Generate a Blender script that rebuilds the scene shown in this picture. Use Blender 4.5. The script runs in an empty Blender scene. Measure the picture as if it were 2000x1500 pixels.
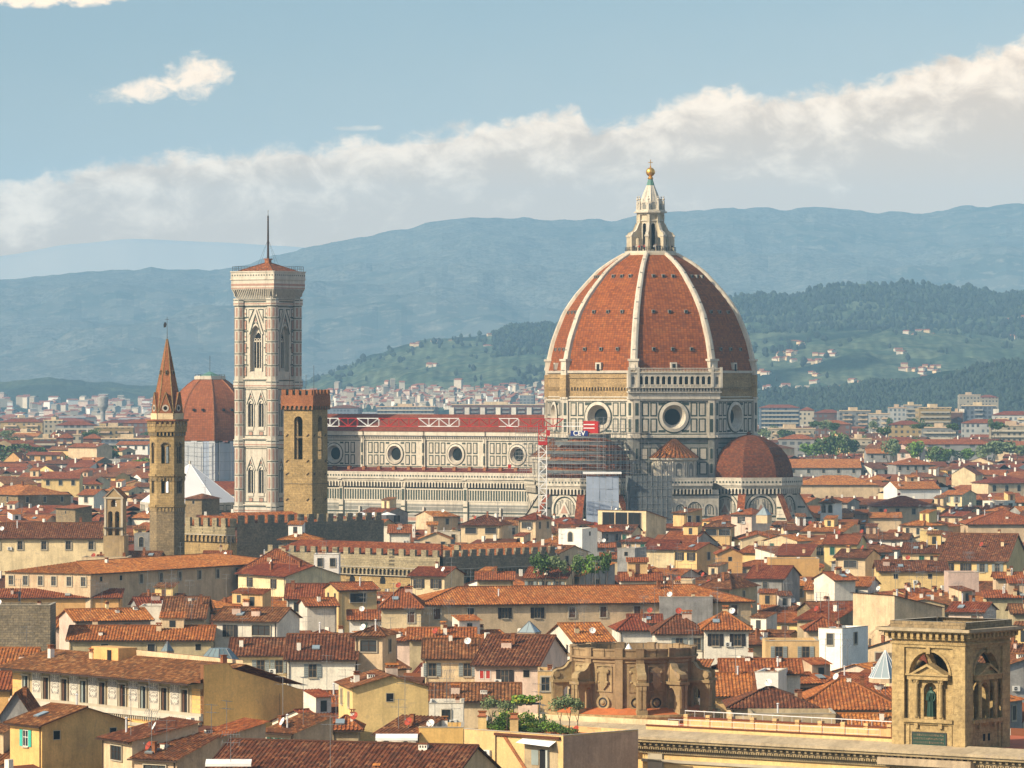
import bpy, math, random
from mathutils import Vector, Matrix
R = math.radians
random.seed(11)
scene = bpy.context.scene
COL = scene.collection
FPX = 9450.0          # focal length in photo pixels (2000 wide)
CAMZ = 54.0
# ------------------------------------------------------------ camera
cam_d = bpy.data.cameras.new('camera'); cam_d.sensor_width = 36; cam_d.lens = 36 * FPX / 2000
cam_d.clip_start = 5; cam_d.clip_end = 90000
cam = bpy.data.objects.new('camera', cam_d); cam.location = (0, 0, CAMZ); cam.rotation_euler = (R(90), 0, 0)
COL.objects.link(cam); scene.camera = cam
# ------------------------------------------------------------ sun and sky
SUN_AZ, SUN_EL = -58.0, 31.0     # azimuth of the sun seen from above, 0 = behind the camera, negative = left
sd = Vector((math.sin(R(SUN_AZ)) * math.cos(R(SUN_EL)), -math.cos(R(SUN_AZ)) * math.cos(R(SUN_EL)), math.sin(R(SUN_EL))))
sun_d = bpy.data.lights.new('sun', 'SUN'); sun_d.energy = 4.9; sun_d.angle = R(0.5); sun_d.color = (1.0, 0.85, 0.62)
sun = bpy.data.objects.new('sun', sun_d); sun.rotation_euler = (-sd).to_track_quat('-Z', 'Y').to_euler(); sun.location = (-500, 200, 600)
COL.objects.link(sun)
scene.view_settings.view_transform = 'Standard'; scene.view_settings.look = 'None'
scene.view_settings.exposure = 0.4; scene.view_settings.gamma = 1
scene.render.engine = 'CYCLES'
cy = scene.cycles
cy.max_bounces = 5; cy.diffuse_bounces = 3; cy.glossy_bounces = 2; cy.volume_bounces = 1; cy.transmission_bounces = 3
cy.use_denoising = True; cy.transparent_max_bounces = 8

def N(nt, t, **kw):
    n = nt.nodes.new(t)
    for k, v in kw.items():
        if k.startswith('i_'):
            n.inputs[int(k[2:]) if k[2:].isdigit() else k[2:].replace('_', ' ')].default_value = v
        else: setattr(n, k, v)
    return n
def MATH(nt, op, a, b=None, c=None, clamp=False):
    n = nt.nodes.new('ShaderNodeMath'); n.operation = op; n.use_clamp = clamp
    for i, x in enumerate((a, b, c)):
        if x is None: continue
        if isinstance(x, (int, float)): n.inputs[i].default_value = x
        else: nt.links.new(x, n.inputs[i])
    return n.outputs[0]
def MIX(nt, f, a, b, blend='MIX'):
    n = nt.nodes.new('ShaderNodeMix'); n.data_type = 'RGBA'; n.blend_type = blend
    for s, x in ((n.inputs[0], f), (n.inputs[6], a), (n.inputs[7], b)):
        if isinstance(x, (int, float)): s.default_value = x
        elif isinstance(x, (tuple, list)): s.default_value = tuple(x) + ((1,) if len(x) == 3 else ())
        else: nt.links.new(x, s)
    return n.outputs[2]
def RAMP(nt, f, stops, interp='LINEAR'):
    n = nt.nodes.new('ShaderNodeValToRGB'); n.color_ramp.interpolation = interp
    e = n.color_ramp.elements
    while len(e) > 1: e.remove(e[-1])
    e[0].position = stops[0][0]; c = stops[0][1]; e[0].color = (c, c, c, 1) if isinstance(c, (int, float)) else tuple(c) + (1,)
    for p, c in stops[1:]:
        x = e.new(p); x.color = (c, c, c, 1) if isinstance(c, (int, float)) else tuple(c) + (1,)
    nt.links.new(f, n.inputs[0]); return n.outputs[0]
def NOISE(nt, vec, scale, detail=4, rough=.55, dist=0):
    n = nt.nodes.new('ShaderNodeTexNoise'); n.inputs['Scale'].default_value = scale; n.inputs['Detail'].default_value = detail
    n.inputs['Roughness'].default_value = rough; n.inputs['Distortion'].default_value = dist
    if vec is not None: nt.links.new(vec, n.inputs['Vector'])
    return n.outputs[0]
def SMOOTH(nt, x, a, b):
    n = nt.nodes.new('ShaderNodeMapRange'); n.interpolation_type = 'SMOOTHSTEP'
    for i, y in enumerate((x, a, b)):
        if isinstance(y, (int, float)): n.inputs[i].default_value = y
        else: nt.links.new(y, n.inputs[i])
    return n.outputs[0]

# world: Nishita sky, with a bank of cloud drawn by direction
w = bpy.data.worlds.new("World"); scene.world = w; w.use_nodes = True
nt = w.node_tree; nt.nodes.clear()
out = N(nt, 'ShaderNodeOutputWorld'); bg = N(nt, 'ShaderNodeBackground'); nt.links.new(bg.outputs[0], out.inputs[0])
sky = N(nt, 'ShaderNodeTexSky', sky_type='NISHITA', sun_disc=False, sun_elevation=R(SUN_EL), sun_rotation=R(180 + SUN_AZ) * 1.0,
        altitude=60, air_density=1.0, dust_density=1.2, ozone_density=1.5)
# sun_rotation: 0 = +Y, clockwise seen from above
sky.sun_rotation = math.atan2(sd.x, sd.y)
bg.inputs[1].default_value = 0.14
tc = N(nt, 'ShaderNodeTexCoord'); sep = N(nt, 'ShaderNodeSeparateXYZ'); nt.links.new(tc.outputs['Generated'], sep.inputs[0])
ys = MATH(nt, 'MAXIMUM', sep.outputs[1], 0.05)
az = MATH(nt, 'DIVIDE', sep.outputs[0], ys)           # tangent of azimuth
el = MATH(nt, 'DIVIDE', sep.outputs[2], ys)           # tangent of elevation
cmb = N(nt, 'ShaderNodeCombineXYZ'); nt.links.new(az, cmb.inputs[0]); nt.links.new(MATH(nt, 'MULTIPLY', el, 1.5), cmb.inputs[1])
V = cmb.outputs[0]
# upper edge of the cloud bank: photo x -> photo y
edge = [(0, 352), (120, 332), (200, 312), (300, 300), (400, 286), (470, 290), (560, 278), (620, 282), (680, 268), (760, 262), (850, 250), (940, 236), (1010, 232), (1080, 208),
        (1130, 205), (1150, 232), (1230, 228), (1300, 192), (1360, 178), (1430, 160), (1480, 180), (1540, 182), (1620, 165), (1700, 160), (1770, 128), (1830, 105), (1900, 98), (2000, 66)]
mx = MATH(nt, 'MULTIPLY_ADD', az, FPX / 2000, 0.5)      # 0..1 across the view
er = nt.nodes.new('ShaderNodeFloatCurve'); cv = er.mapping; c0 = cv.curves[0]
pts = [(x / 2000, 1 - y / 400) for x, y in edge]
c0.points[0].location = pts[0]; c0.points[1].location = pts[-1]
for p in pts[1:-1]: c0.points.new(*p)
cv.update(); nt.links.new(mx, er.inputs['Value'])
e_el = MATH(nt, 'DIVIDE', MATH(nt, 'SUBTRACT', 750.0, MATH(nt, 'MULTIPLY', MATH(nt, 'SUBTRACT', 1.0, er.outputs[0]), 400.0)), FPX)
n1 = NOISE(nt, V, 190, 10, .60, .35); n2 = NOISE(nt, V, 60, 6, .55, .2)
nn = MATH(nt, 'ADD', MATH(nt, 'MULTIPLY', MATH(nt, 'SUBTRACT', n1, .5), .0085), MATH(nt, 'MULTIPLY', MATH(nt, 'SUBTRACT', n2, .5), .0046))
dd = MATH(nt, 'ADD', MATH(nt, 'SUBTRACT', e_el, el), nn)      # >0 inside the bank
m_bank = SMOOTH(nt, dd, -0.0004, 0.0030)
def blob(px, py, rx, ry, amp=.55, soft=.5, skew=0.0):
    dx = MATH(nt, 'DIVIDE', MATH(nt, 'SUBTRACT', az, (px - 1000) / FPX), rx / FPX)
    e2 = MATH(nt, 'SUBTRACT', MATH(nt, 'SUBTRACT', el, (750 - py) / FPX), MATH(nt, 'MULTIPLY', MATH(nt, 'SUBTRACT', az, (px - 1000) / FPX), skew))
    dy = MATH(nt, 'DIVIDE', e2, ry / FPX)
    r2 = MATH(nt, 'ADD', MATH(nt, 'MULTIPLY', dx, dx), MATH(nt, 'MULTIPLY', dy, dy))
    v = MATH(nt, 'ADD', MATH(nt, 'SUBTRACT', 1.0, r2), MATH(nt, 'MULTIPLY', MATH(nt, 'SUBTRACT', n1, .52), 6.5 * amp))
    return SMOOTH(nt, v, 0.0, soft)
m1 = blob(382, 152, 82, 48, .42, 1.0, .12); m2 = blob(300, 172, 118, 30, .42, 1.0, .16); m3 = blob(90, -4, 170, 22, .45, .9)
m4 = blob(700, 250, 60, 7, .4, 1.2)
mm = m_bank
for m_ in (m1, m2, m3, MATH(nt, 'MULTIPLY', m4, .5)): mm = MATH(nt, 'MAXIMUM', mm, m_)
# shading of the bank: bright heads, greyer body lower down
n3 = NOISE(nt, V, 85, 9, .62, .35)
head = SMOOTH(nt, MATH(nt, 'ADD', dd, MATH(nt, 'MULTIPLY', MATH(nt, 'SUBTRACT', n3, .5), -.085)), .020, -.009)
ccol = MIX(nt, head, (6.0, 3.4, 1.4), (10.8, 7.6, 4.7))
lowm = SMOOTH(nt, dd, .005, .030)
ccol = MIX(nt, MATH(nt, 'MULTIPLY', lowm, .42), ccol, (6.0, 3.3, 1.25))
skyc = MIX(nt, 1.0, sky.outputs[0], MIX(nt, SMOOTH(nt, sep.outputs[2], .12, .38), (0.49, 0.485, 0.515), (1.40, 1.22, 1.0)), 'MULTIPLY')  # tint ramps with elevation: upper sky, out of view, brightened as added fill light
hz = SMOOTH(nt, MATH(nt, 'ADD', MATH(nt, 'ADD', el, MATH(nt, 'MULTIPLY', az, -.10)), MATH(nt, 'MULTIPLY', MATH(nt, 'SUBTRACT', n2, .5), .01)), .088, .02)
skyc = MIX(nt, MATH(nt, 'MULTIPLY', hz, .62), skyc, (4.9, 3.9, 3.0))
above = SMOOTH(nt, sep.outputs[2], .35, .12)       # the bank exists only low over the hills ahead
fwd = SMOOTH(nt, sep.outputs[1], .2, .6)
msk = MATH(nt, 'MULTIPLY', MATH(nt, 'MULTIPLY', mm, MATH(nt, 'MULTIPLY', above, fwd)), .93)
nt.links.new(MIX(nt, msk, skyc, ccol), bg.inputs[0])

# ------------------------------------------------------------ materials
MATS = {}
def newmat(name):
    m = bpy.data.materials.new(name); m.use_nodes = True; nt = m.node_tree
    b = nt.nodes['Principled BSDF']; MATS[name] = m
    b.inputs['Specular IOR Level'].default_value = .25
    return m, nt, b
def coords(nt, rnd=True):
    t = N(nt, 'ShaderNodeTexCoord')
    if not rnd: return t.outputs['Object'], None
    oi = N(nt, 'ShaderNodeObjectInfo')
    va = N(nt, 'ShaderNodeVectorMath', operation='ADD'); nt.links.new(t.outputs['Object'], va.inputs[0])
    mu = MATH(nt, 'MULTIPLY', oi.outputs['Random'], 300.0); c = N(nt, 'ShaderNodeCombineXYZ')
    nt.links.new(mu, c.inputs[0]); nt.links.new(mu, c.inputs[2]); nt.links.new(c.outputs[0], va.inputs[1])
    return va.outputs[0], oi.outputs['Random']
def bump(nt, b, h, dist, strength=1.0):
    bn = N(nt, 'ShaderNodeBump'); bn.inputs['Distance'].default_value = dist; bn.inputs['Strength'].default_value = strength
    nt.links.new(h, bn.inputs['Height']); nt.links.new(bn.outputs[0], b.inputs['Normal'])
def plain(name, col, rough=.7, metal=0, var=.15, scale=.6):
    m, nt, b = newmat(name); b.inputs['Roughness'].default_value = rough; b.inputs['Metallic'].default_value = metal
    v, r = coords(nt); n = NOISE(nt, v, scale, 4)
    k = RAMP(nt, n, [(.3, 1 - var), (.7, 1 + var * .6)])
    nt.links.new(MIX(nt, 1.0, col, k, 'MULTIPLY'), b.inputs['Base Color']); return m
def plaster(name, col, dirt=.35, tint=.12):
    "weathered wall plaster: cloudy tone, rain streaks, patches"
    m, nt, b = newmat(name); b.inputs['Roughness'].default_value = .9
    v, r = coords(nt)
    n = NOISE(nt, v, .35, 6, .62, .4)
    mp = N(nt, 'ShaderNodeMapping'); mp.inputs['Scale'].default_value = (1.1, 1.1, .12); nt.links.new(v, mp.inputs[0])
    st = NOISE(nt, mp.outputs[0], 1.3, 5, .7)
    fine = NOISE(nt, v, 4.0, 3, .7); pt = NOISE(nt, v, .8, 5, .6, .8)
    c = MIX(nt, RAMP(nt, n, [(.40, 0), (.66, min(1, dirt * 1.8))]), col, tuple(x * .55 for x in col))
    c = MIX(nt, RAMP(nt, st, [(.48, 0), (.72, min(1, dirt * 1.4))]), c, (col[0] * .42, col[1] * .40, col[2] * .42))
    c = MIX(nt, RAMP(nt, pt, [(.60, 0), (.63, min(1, dirt * 1.5))]), c, (col[0] * .62 + .05, col[1] * .60 + .05, col[2] * .60 + .06))
    c = MIX(nt, 1.0, c, RAMP(nt, fine, [(.3, .84), (.7, 1.08)]), 'MULTIPLY')
    hs = N(nt, 'ShaderNodeHueSaturation'); nt.links.new(c, hs.inputs['Color'])
    nt.links.new(MATH(nt, 'MULTIPLY_ADD', r, tint * 2, 1 - tint), hs.inputs['Value'])
    nt.links.new(MATH(nt, 'MULTIPLY_ADD', r, .02, .49), hs.inputs['Hue'])
    nt.links.new(hs.outputs[0], b.inputs['Base Color']); bump(nt, b, fine, .02); return m
def stone(name, c1, c2, c3, sx=.9, sz=.42, blocks=True, mort=.02):
    "coursed rubble / ashlar"
    m, nt, b = newmat(name); b.inputs['Roughness'].default_value = .92
    t = N(nt, 'ShaderNodeTexCoord'); s = N(nt, 'ShaderNodeSeparateXYZ'); nt.links.new(t.outputs['Object'], s.inputs[0])
    h = MATH(nt, 'ADD', s.outputs[0], MATH(nt, 'MULTIPLY', s.outputs[1], 1.07)); cc = N(nt, 'ShaderNodeCombineXYZ')
    nt.links.new(h, cc.inputs[0]); nt.links.new(s.outputs[2], cc.inputs[1])
    br = N(nt, 'ShaderNodeTexBrick'); nt.links.new(cc.outputs[0], br.inputs['Vector'])
    br.inputs['Scale'].default_value = 1; br.inputs['Brick Width'].default_value = sx; br.inputs['Row Height'].default_value = sz
    br.inputs['Mortar Size'].default_value = mort; br.inputs['Bias'].default_value = 0
    for i, c in enumerate((c1, c2, c3)): br.inputs[1 + i].default_value = tuple(c) + (1,)
    n = NOISE(nt, t.outputs['Object'], .22, 6, .65); n2 = NOISE(nt, t.outputs['Object'], 2.2, 4, .75)
    c = MIX(nt, 1.0, br.outputs[0], RAMP(nt, n, [(.3, .68), (.7, 1.16)]), 'MULTIPLY')
    c = MIX(nt, 1.0, c, RAMP(nt, n2, [(.32, .62), (.68, 1.25)]), 'MULTIPLY')
    nt.links.new(c, b.inputs['Base Color']); bump(nt, b, n2, .12); return m
def tiles(name, pal, pu=.45, pv=.42, lichen=.6, grid=0.0):
    "clay roof tiles: one tone per tile from UV in metres, lichen patches"
    m, nt, b = newmat(name); b.inputs['Roughness'].default_value = .85
    uv = N(nt, 'ShaderNodeUVMap'); s = N(nt, 'ShaderNodeSeparateXYZ'); nt.links.new(uv.outputs[0], s.inputs[0])
    oi = N(nt, 'ShaderNodeObjectInfo'); rnd = oi.outputs['Random']
    fu = MATH(nt, 'FLOOR', MATH(nt, 'DIVIDE', s.outputs[0], pu)); fv = MATH(nt, 'FLOOR', MATH(nt, 'DIVIDE', s.outputs[1], pv))
    c = N(nt, 'ShaderNodeCombineXYZ'); nt.links.new(fu, c.inputs[0]); nt.links.new(fv, c.inputs[1]); nt.links.new(MATH(nt, 'MULTIPLY', rnd, 91.0), c.inputs[2])
    wn = N(nt, 'ShaderNodeTexWhiteNoise', noise_dimensions='3D'); nt.links.new(c.outputs[0], wn.inputs[0])
    c2 = N(nt, 'ShaderNodeCombineXYZ'); nt.links.new(s.outputs[0], c2.inputs[0]); nt.links.new(s.outputs[1], c2.inputs[1]); nt.links.new(MATH(nt, 'MULTIPLY', rnd, 177.0), c2.inputs[2])
    big = NOISE(nt, c2.outputs[0], .28, 5, .65); med = NOISE(nt, c2.outputs[0], 1.2, 4, .7)
    f = MATH(nt, 'ADD', MATH(nt, 'MULTIPLY', wn.outputs[0], .48), MATH(nt, 'MULTIPLY', big, .6))
    col = RAMP(nt, f, [(.12, pal[0]), (.42, pal[1]), (.66, pal[2]), (.92, pal[3])])
    col = MIX(nt, RAMP(nt, med, [(.48, 0), (.7, lichen)]), col, (.075, .055, .035))
    col = MIX(nt, RAMP(nt, big, [(.56, 0), (.74, lichen * .8)]), col, (.05, .036, .024))
    # joint between tile rows
    fr = MATH(nt, 'FRACT', MATH(nt, 'DIVIDE', s.outputs[1], pv)); g = MATH(nt, 'LESS_THAN', fr, .16)
    col = MIX(nt, MATH(nt, 'MULTIPLY', g, .38), col, (.03, .018, .012))
    if grid:
        fr2 = MATH(nt, 'FRACT', MATH(nt, 'DIVIDE', s.outputs[0], pu)); g2 = MATH(nt, 'LESS_THAN', fr2, .16)
        col = MIX(nt, MATH(nt, 'MULTIPLY', g2, grid), col, (.03, .018, .012))
    hs = N(nt, 'ShaderNodeHueSaturation'); nt.links.new(col, hs.inputs['Color'])
    nt.links.new(MATH(nt, 'MULTIPLY_ADD', rnd, .5, .76), hs.inputs['Value']); nt.links.new(MATH(nt, 'MULTIPLY_ADD', rnd, .016, .491), hs.inputs['Hue'])
    hs.inputs['Saturation'].default_value = 1.0
    nt.links.new(hs.outputs[0], b.inputs['Base Color']); bump(nt, b, MATH(nt, 'MULTIPLY', fr, 1.0), .05); return m
def glass(name, col, rough=.15):
    m, nt, b = newmat(name); b.inputs['Base Color'].default_value = tuple(col) + (1,); b.inputs['Roughness'].default_value = rough
    b.inputs['Specular IOR Level'].default_value = .6; return m

OR1 = [(0.1082, 0.0335, 0.0108), (0.2496, 0.0729, 0.018), (0.3827, 0.1228, 0.0288), (0.5616, 0.2595, 0.081)]
BR1 = [(0.0541, 0.0208, 0.0096), (0.1165, 0.0402, 0.015), (0.1997, 0.0684, 0.0228), (0.4118, 0.2093, 0.0878)]
RD1 = [(0.0915, 0.0253, 0.0102), (0.1747, 0.0432, 0.0144), (0.2662, 0.0684, 0.0204), (0.4118, 0.1674, 0.0607)]
tiles('tile_orange', OR1); tiles('tile_brown', BR1); tiles('tile_red', RD1, lichen=.3)
tiles('tile_maroon', [(.09, .022, .016), (.14, .032, .020), (.19, .045, .026), (.25, .08, .045)], lichen=.3)
tiles('tile_dome', [(.17, .048, .012), (.27, .080, .016), (.35, .108, .021), (.43, .15, .03)], .85, .6, .35, .45)
tiles('tile_dome_old', [(.07, .022, .009), (.125, .036, .013), (.18, .052, .017), (.24, .09, .03)], .6, .42, .55, .2)
plaster('wall_cream', (.72, .56, .34)); plaster('wall_white', (.78, .72, .60), .28); plaster('wall_ochre', (.76, .46, .17), .3)
plaster('wall_yellow', (.74, .52, .23), .28); plaster('wall_beige', (.62, .46, .29)); plaster('wall_pink', (.66, .50, .40))
plaster('wall_grey', (.34, .33, .31), .5); plaster('wall_olive', (.52, .42, .25), .45); plaster('wall_bright', (.82, .79, .72), .15)
plaster('wall_orange', (.64, .38, .14), .25); plaster('wall_gold', (.86, .52, .17), .22, .03)
stone('stone_gold', (.42, .29, .13), (.33, .23, .10), (.22, .16, .08), 1.3, .5)
stone('stone_brown', (.30, .22, .12), (.22, .165, .095), (.13, .10, .06), .9, .38)
stone('stone_dark_shaded', (.30, .24, .155), (.20, .165, .115), (.11, .09, .07), .8, .35)
stone('stone_rough', (.40, .33, .20), (.26, .215, .135), (.13, .11, .075), .8, .38)
stone('stone_serena', (.44, .32, .15), (.38, .27, .125), (.28, .20, .10), 1.6, .62, mort=.012)
stone('brick_red', (.36, .135, .05), (.30, .105, .04), (.22, .11, .07), .5, .2)
stone('brick_drum', (.44, .30, .14), (.34, .235, .115), (.21, .15, .085), 1.2, .35)
plaster('terracotta_floor', (.50, .13, .05), .25)
def marble(name, col, var=.3):
    m, nt, b = newmat(name); b.inputs['Roughness'].default_value = .55
    v, r = coords(nt, False); n = NOISE(nt, v, .16, 7, .7, .5); n2 = NOISE(nt, v, 1.2, 4, .7)
    mp = N(nt, 'ShaderNodeMapping'); mp.inputs['Scale'].default_value = (1, 1, .1); nt.links.new(v, mp.inputs[0]); st = NOISE(nt, mp.outputs[0], .9, 5, .7)
    c = MIX(nt, RAMP(nt, n, [(.4, 0), (.75, var)]), col, tuple(x * y for x, y in zip(col, (.62, .56, .46))))
    c = MIX(nt, RAMP(nt, st, [(.48, 0), (.75, var * 1.6)]), c, tuple(x * .34 for x in col))
    c = MIX(nt, 1.0, c, RAMP(nt, n2, [(.3, .84), (.7, 1.08)]), 'MULTIPLY')
    nt.links.new(c, b.inputs['Base Color']); return m
plaster('wall_tan', (.38, .275, .145), .5)
marble('marble_white', (.57, .52, .43)); marble('marble_clean', (.56, .51, .42), .4); marble('marble_panel', (.50, .45, .37), .35)
marble('marble_aisle', (.43, .41, .36), .5); marble('marble_rib', (.58, .52, .42), .4); marble('marble_pink', (.40, .235, .175), .3); marble('marble_green', (.045, .065, .055), .2)
marble('marble_grey', (.22, .22, .20), .4); marble('marble_lantern', (.58, .51, .38), .45)
plain('dark_opening', (.012, .012, .013), .9); plain('dark_wood', (.06, .032, .02)); plain('shutter_brown', (.10, .05, .03)); plain('shutter_grey', (.24, .28, .27))
plain('shutter_green', (.015, .09, .06)); plain('shutter_teal', (.05, .42, .33)); plain('shutter_dark', (.025, .022, .025)); plain('shutter_pale', (.42, .45, .42))
plain('frame_white', (.72, .70, .64)); plain('frame_wood', (.20, .15, .10)); plain('frame_stone', (.42, .37, .28)); glass('window_glass', (.012, .016, .018), .5); glass('glass_pale', (.25, .31, .33), .2)
plain('oculus_glass', (.008, .014, .017), .9); plain('gutter_copper', (.05, .028, .02), .5); plain('metal_dark', (.04, .04, .042), .5); plain('metal_grey', (.20, .205, .21), .5, .2); plain('metal_rail', (.62, .62, .62), .4)
plain('verdigris', (.10, .22, .18), .6); plain('zinc', (.16, .22, .24), .45, .2); plain('bronze_green', (.02, .055, .04), .5, .3)
plain('gold', (.75, .42, .10), .32, .8, .05); plain('crane_red', (.45, .022, .018), .6); plain('crane_white', (.78, .78, .76), .5); plain('sign_blue', (.015, .03, .16), .5)
plain('dish_white', (.75, .74, .70), .5); plain('dish_red', (.34, .055, .03), .7); plain('sheet_white', (.44, .46, .48), .7, 0, .12, .25); plain('sheet_blue', (.34, .40, .50), .7, 0, .2, .3)
plain('net_and_shade_grey', (.12, .135, .145), .9, 0, .3, .5); plain('plank', (.34, .25, .15)); plain('canvas_white', (.82, .81, .78)); plain('chimney_white', (.74, .70, .60)); plain('ac_white', (.60, .60, .57))
plain('pot', (.50, .19, .09)); plain('bark', (.08, .06, .045)); plain('skin', (.45, .26, .18)); plain('cloth_red', (.40, .04, .03)); plain('cloth_dark', (.03, .03, .045)); plain('cloth_pale', (.55, .53, .50))
plain('solar_panel', (.10, .15, .20), .25); plain('roof_white', (.72, .72, .72), .6, 0, .06, .1); plain('asphalt', (.06, .058, .055), .9); plain('teal_awning', (.05, .30, .25))
def leafmat(name, c1, c2):
    m, nt, b = newmat(name); b.inputs['Roughness'].default_value = .8
    v, r = coords(nt); n = NOISE(nt, v, 1.1, 3, .7)
    nt.links.new(MIX(nt, RAMP(nt, n, [(.35, 0), (.65, 1)]), c1, c2), b.inputs['Base Color']); return m
leafmat('far_dark', (.003, .009, .010), (.009, .018, .015)); leafmat('far_mid', (.012, .026, .018), (.028, .046, .026)); leafmat('leaf_dark', (.028, .055, .016), (.065, .11, .03)); leafmat('leaf_bright', (.10, .21, .03), (.24, .38, .05)); leafmat('leaf_olive', (.12, .16, .07), (.21, .26, .12))
leafmat('leaf_mid', (.055, .12, .025), (.13, .21, .05)); leafmat('leaf_gold', (.30, .30, .04), (.45, .40, .06))

# ------------------------------------------------------------ mesh builder
def nrm(a): return Vector((math.sin(R(a)), -math.cos(R(a)), 0))
def tng(a): return Vector((math.cos(R(a)), math.sin(R(a)), 0))
Z = Vector((0, 0, 1))
class MB:
    def __init__(s): s.v = []; s.f = []; s.m = []; s.uv = []; s.mats = []; s.sm = []
    def mi(s, m):
        if m not in s.mats: s.mats.append(m)
        return s.mats.index(m)
    def face(s, pts, m, uvs=None, smooth=False):
        b = len(s.v); s.v += [tuple(p) for p in pts]; s.f.append(tuple(range(b, b + len(pts)))); s.m.append(s.mi(m)); s.sm.append(smooth)
        s.uv += uvs if uvs else [(0, 0)] * len(pts)
    def box(s, x0, y0, z0, x1, y1, z1, m, top=None, X=None):
        p = [Vector((x, y, z)) for z in (z0, z1) for y in (y0, y1) for x in (x0, x1)]
        if X: p = [X @ q for q in p]
        for k in ((0, 1, 5, 4), (1, 3, 7, 5), (3, 2, 6, 7), (2, 0, 4, 6)): s.face([p[i] for i in k], m)
        s.face([p[i] for i in (4, 5, 7, 6)], top or m); s.face([p[i] for i in (0, 2, 3, 1)], m)
    def bar(s, a, b, r, m, n=4):
        a = Vector(a); b = Vector(b); d = (b - a).normalized(); q = d.orthogonal().normalized() if abs(d.z) < .99 else Vector((1, 1, 0)).normalized(); t = d.cross(q)
        ra, rb = (r if isinstance(r, tuple) else (r, r))
        ring = [(q * math.cos(2 * math.pi * i / n) + t * math.sin(2 * math.pi * i / n)) for i in range(n)]
        for i in range(n):
            j = (i + 1) % n; s.face([a + ring[i] * ra, a + ring[j] * ra, b + ring[j] * rb, b + ring[i] * rb], m, smooth=n > 5)
        s.face([b + x * rb for x in ring], m); s.face([a + x * ra for x in reversed(ring)], m)
    def lathe(s, c, prof, m, n=16, a0=0, a1=360, uvk=None, smooth=True):
        "prof: list of (r, z); optional material per segment"
        full = abs(a1 - a0) >= 359.9; c = Vector(c)
        for i in range(n):
            t0 = a0 + (a1 - a0) * i / n; t1 = a0 + (a1 - a0) * (i + 1) / n; vv = 0
            for k in range(len(prof) - 1):
                (r0, z0), (r1, z1) = prof[k], prof[k + 1]; L = math.hypot(r1 - r0, z1 - z0)
                mm = m[k] if isinstance(m, list) else m
                P = [c + nrm(t0) * r0 + Z * z0, c + nrm(t1) * r0 + Z * z0, c + nrm(t1) * r1 + Z * z1, c + nrm(t0) * r1 + Z * z1]
                wd = R(t1 - t0); um = (i + .5) * wd * 8
                uvs = [(um - wd * r0 / 2, vv), (um + wd * r0 / 2, vv), (um + wd * r1 / 2, vv + L), (um - wd * r1 / 2, vv + L)]
                vv += L
                if r0 < 1e-4: P = P[1:] if False else [P[0], P[2], P[3]]; uvs = [uvs[0], uvs[2], uvs[3]]
                elif r1 < 1e-4: P = P[:3]; uvs = uvs[:3]
                s.face(P, mm, uvs, smooth)
    def ball(s, c, r, m, n=10, sq=1.0):
        pr = [(r * math.sin(math.pi * k / n), -r * sq * math.cos(math.pi * k / n)) for k in range(n + 1)]
        pr[0] = (0, pr[0][1]); pr[-1] = (0, pr[-1][1]); s.lathe(c, pr, m, n * 2)
    def prism(s, pts, z0, z1, m, top=None, bottom=True):
        n = len(pts)
        for i in range(n):
            a, b = pts[i], pts[(i + 1) % n]; s.face([(a[0], a[1], z0), (b[0], b[1], z0), (b[0], b[1], z1), (a[0], a[1], z1)], m)
        s.face([(p[0], p[1], z1) for p in pts], top or m)
        if bottom: s.face([(p[0], p[1], z0) for p in reversed(pts)], m)
    def build(s, name, parent=None, **props):
        me = bpy.data.meshes.new(name); me.from_pydata(s.v, [], s.f)
        for m in s.mats: me.materials.append(MATS[m])
        me.polygons.foreach_set('material_index', s.m); me.polygons.foreach_set('use_smooth', s.sm)
        ul = me.uv_layers.new(name='UVMap'); flat = [c for u in s.uv for c in u]; ul.data.foreach_set('uv', flat)
        me.update(); o = bpy.data.objects.new(name, me); COL.objects.link(o)
        if parent: o.parent = parent
        for k, v in props.items(): o[k] = v
        return o
def empty(name, loc, rz=0, **props):
    o = bpy.data.objects.new(name, None); o.location = loc; o.rotation_euler = (0, 0, R(rz)); COL.objects.link(o); o.empty_display_size = 1
    for k, v in props.items(): o[k] = v
    return o
def archpts(cu, w, vs, pointed=False, n=10):
    if not pointed: return [(cu - w / 2 * math.cos(math.pi * k / n), vs + w / 2 * math.sin(math.pi * k / n)) for k in range(n + 1)]
    h = n // 2; L = [(cu + w / 2 - w * math.cos(math.pi / 3 * k / h), vs + w * math.sin(math.pi / 3 * k / h)) for k in range(h + 1)]
    return L + [(2 * cu - x, y) for x, y in reversed(L[:-1])]
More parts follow.
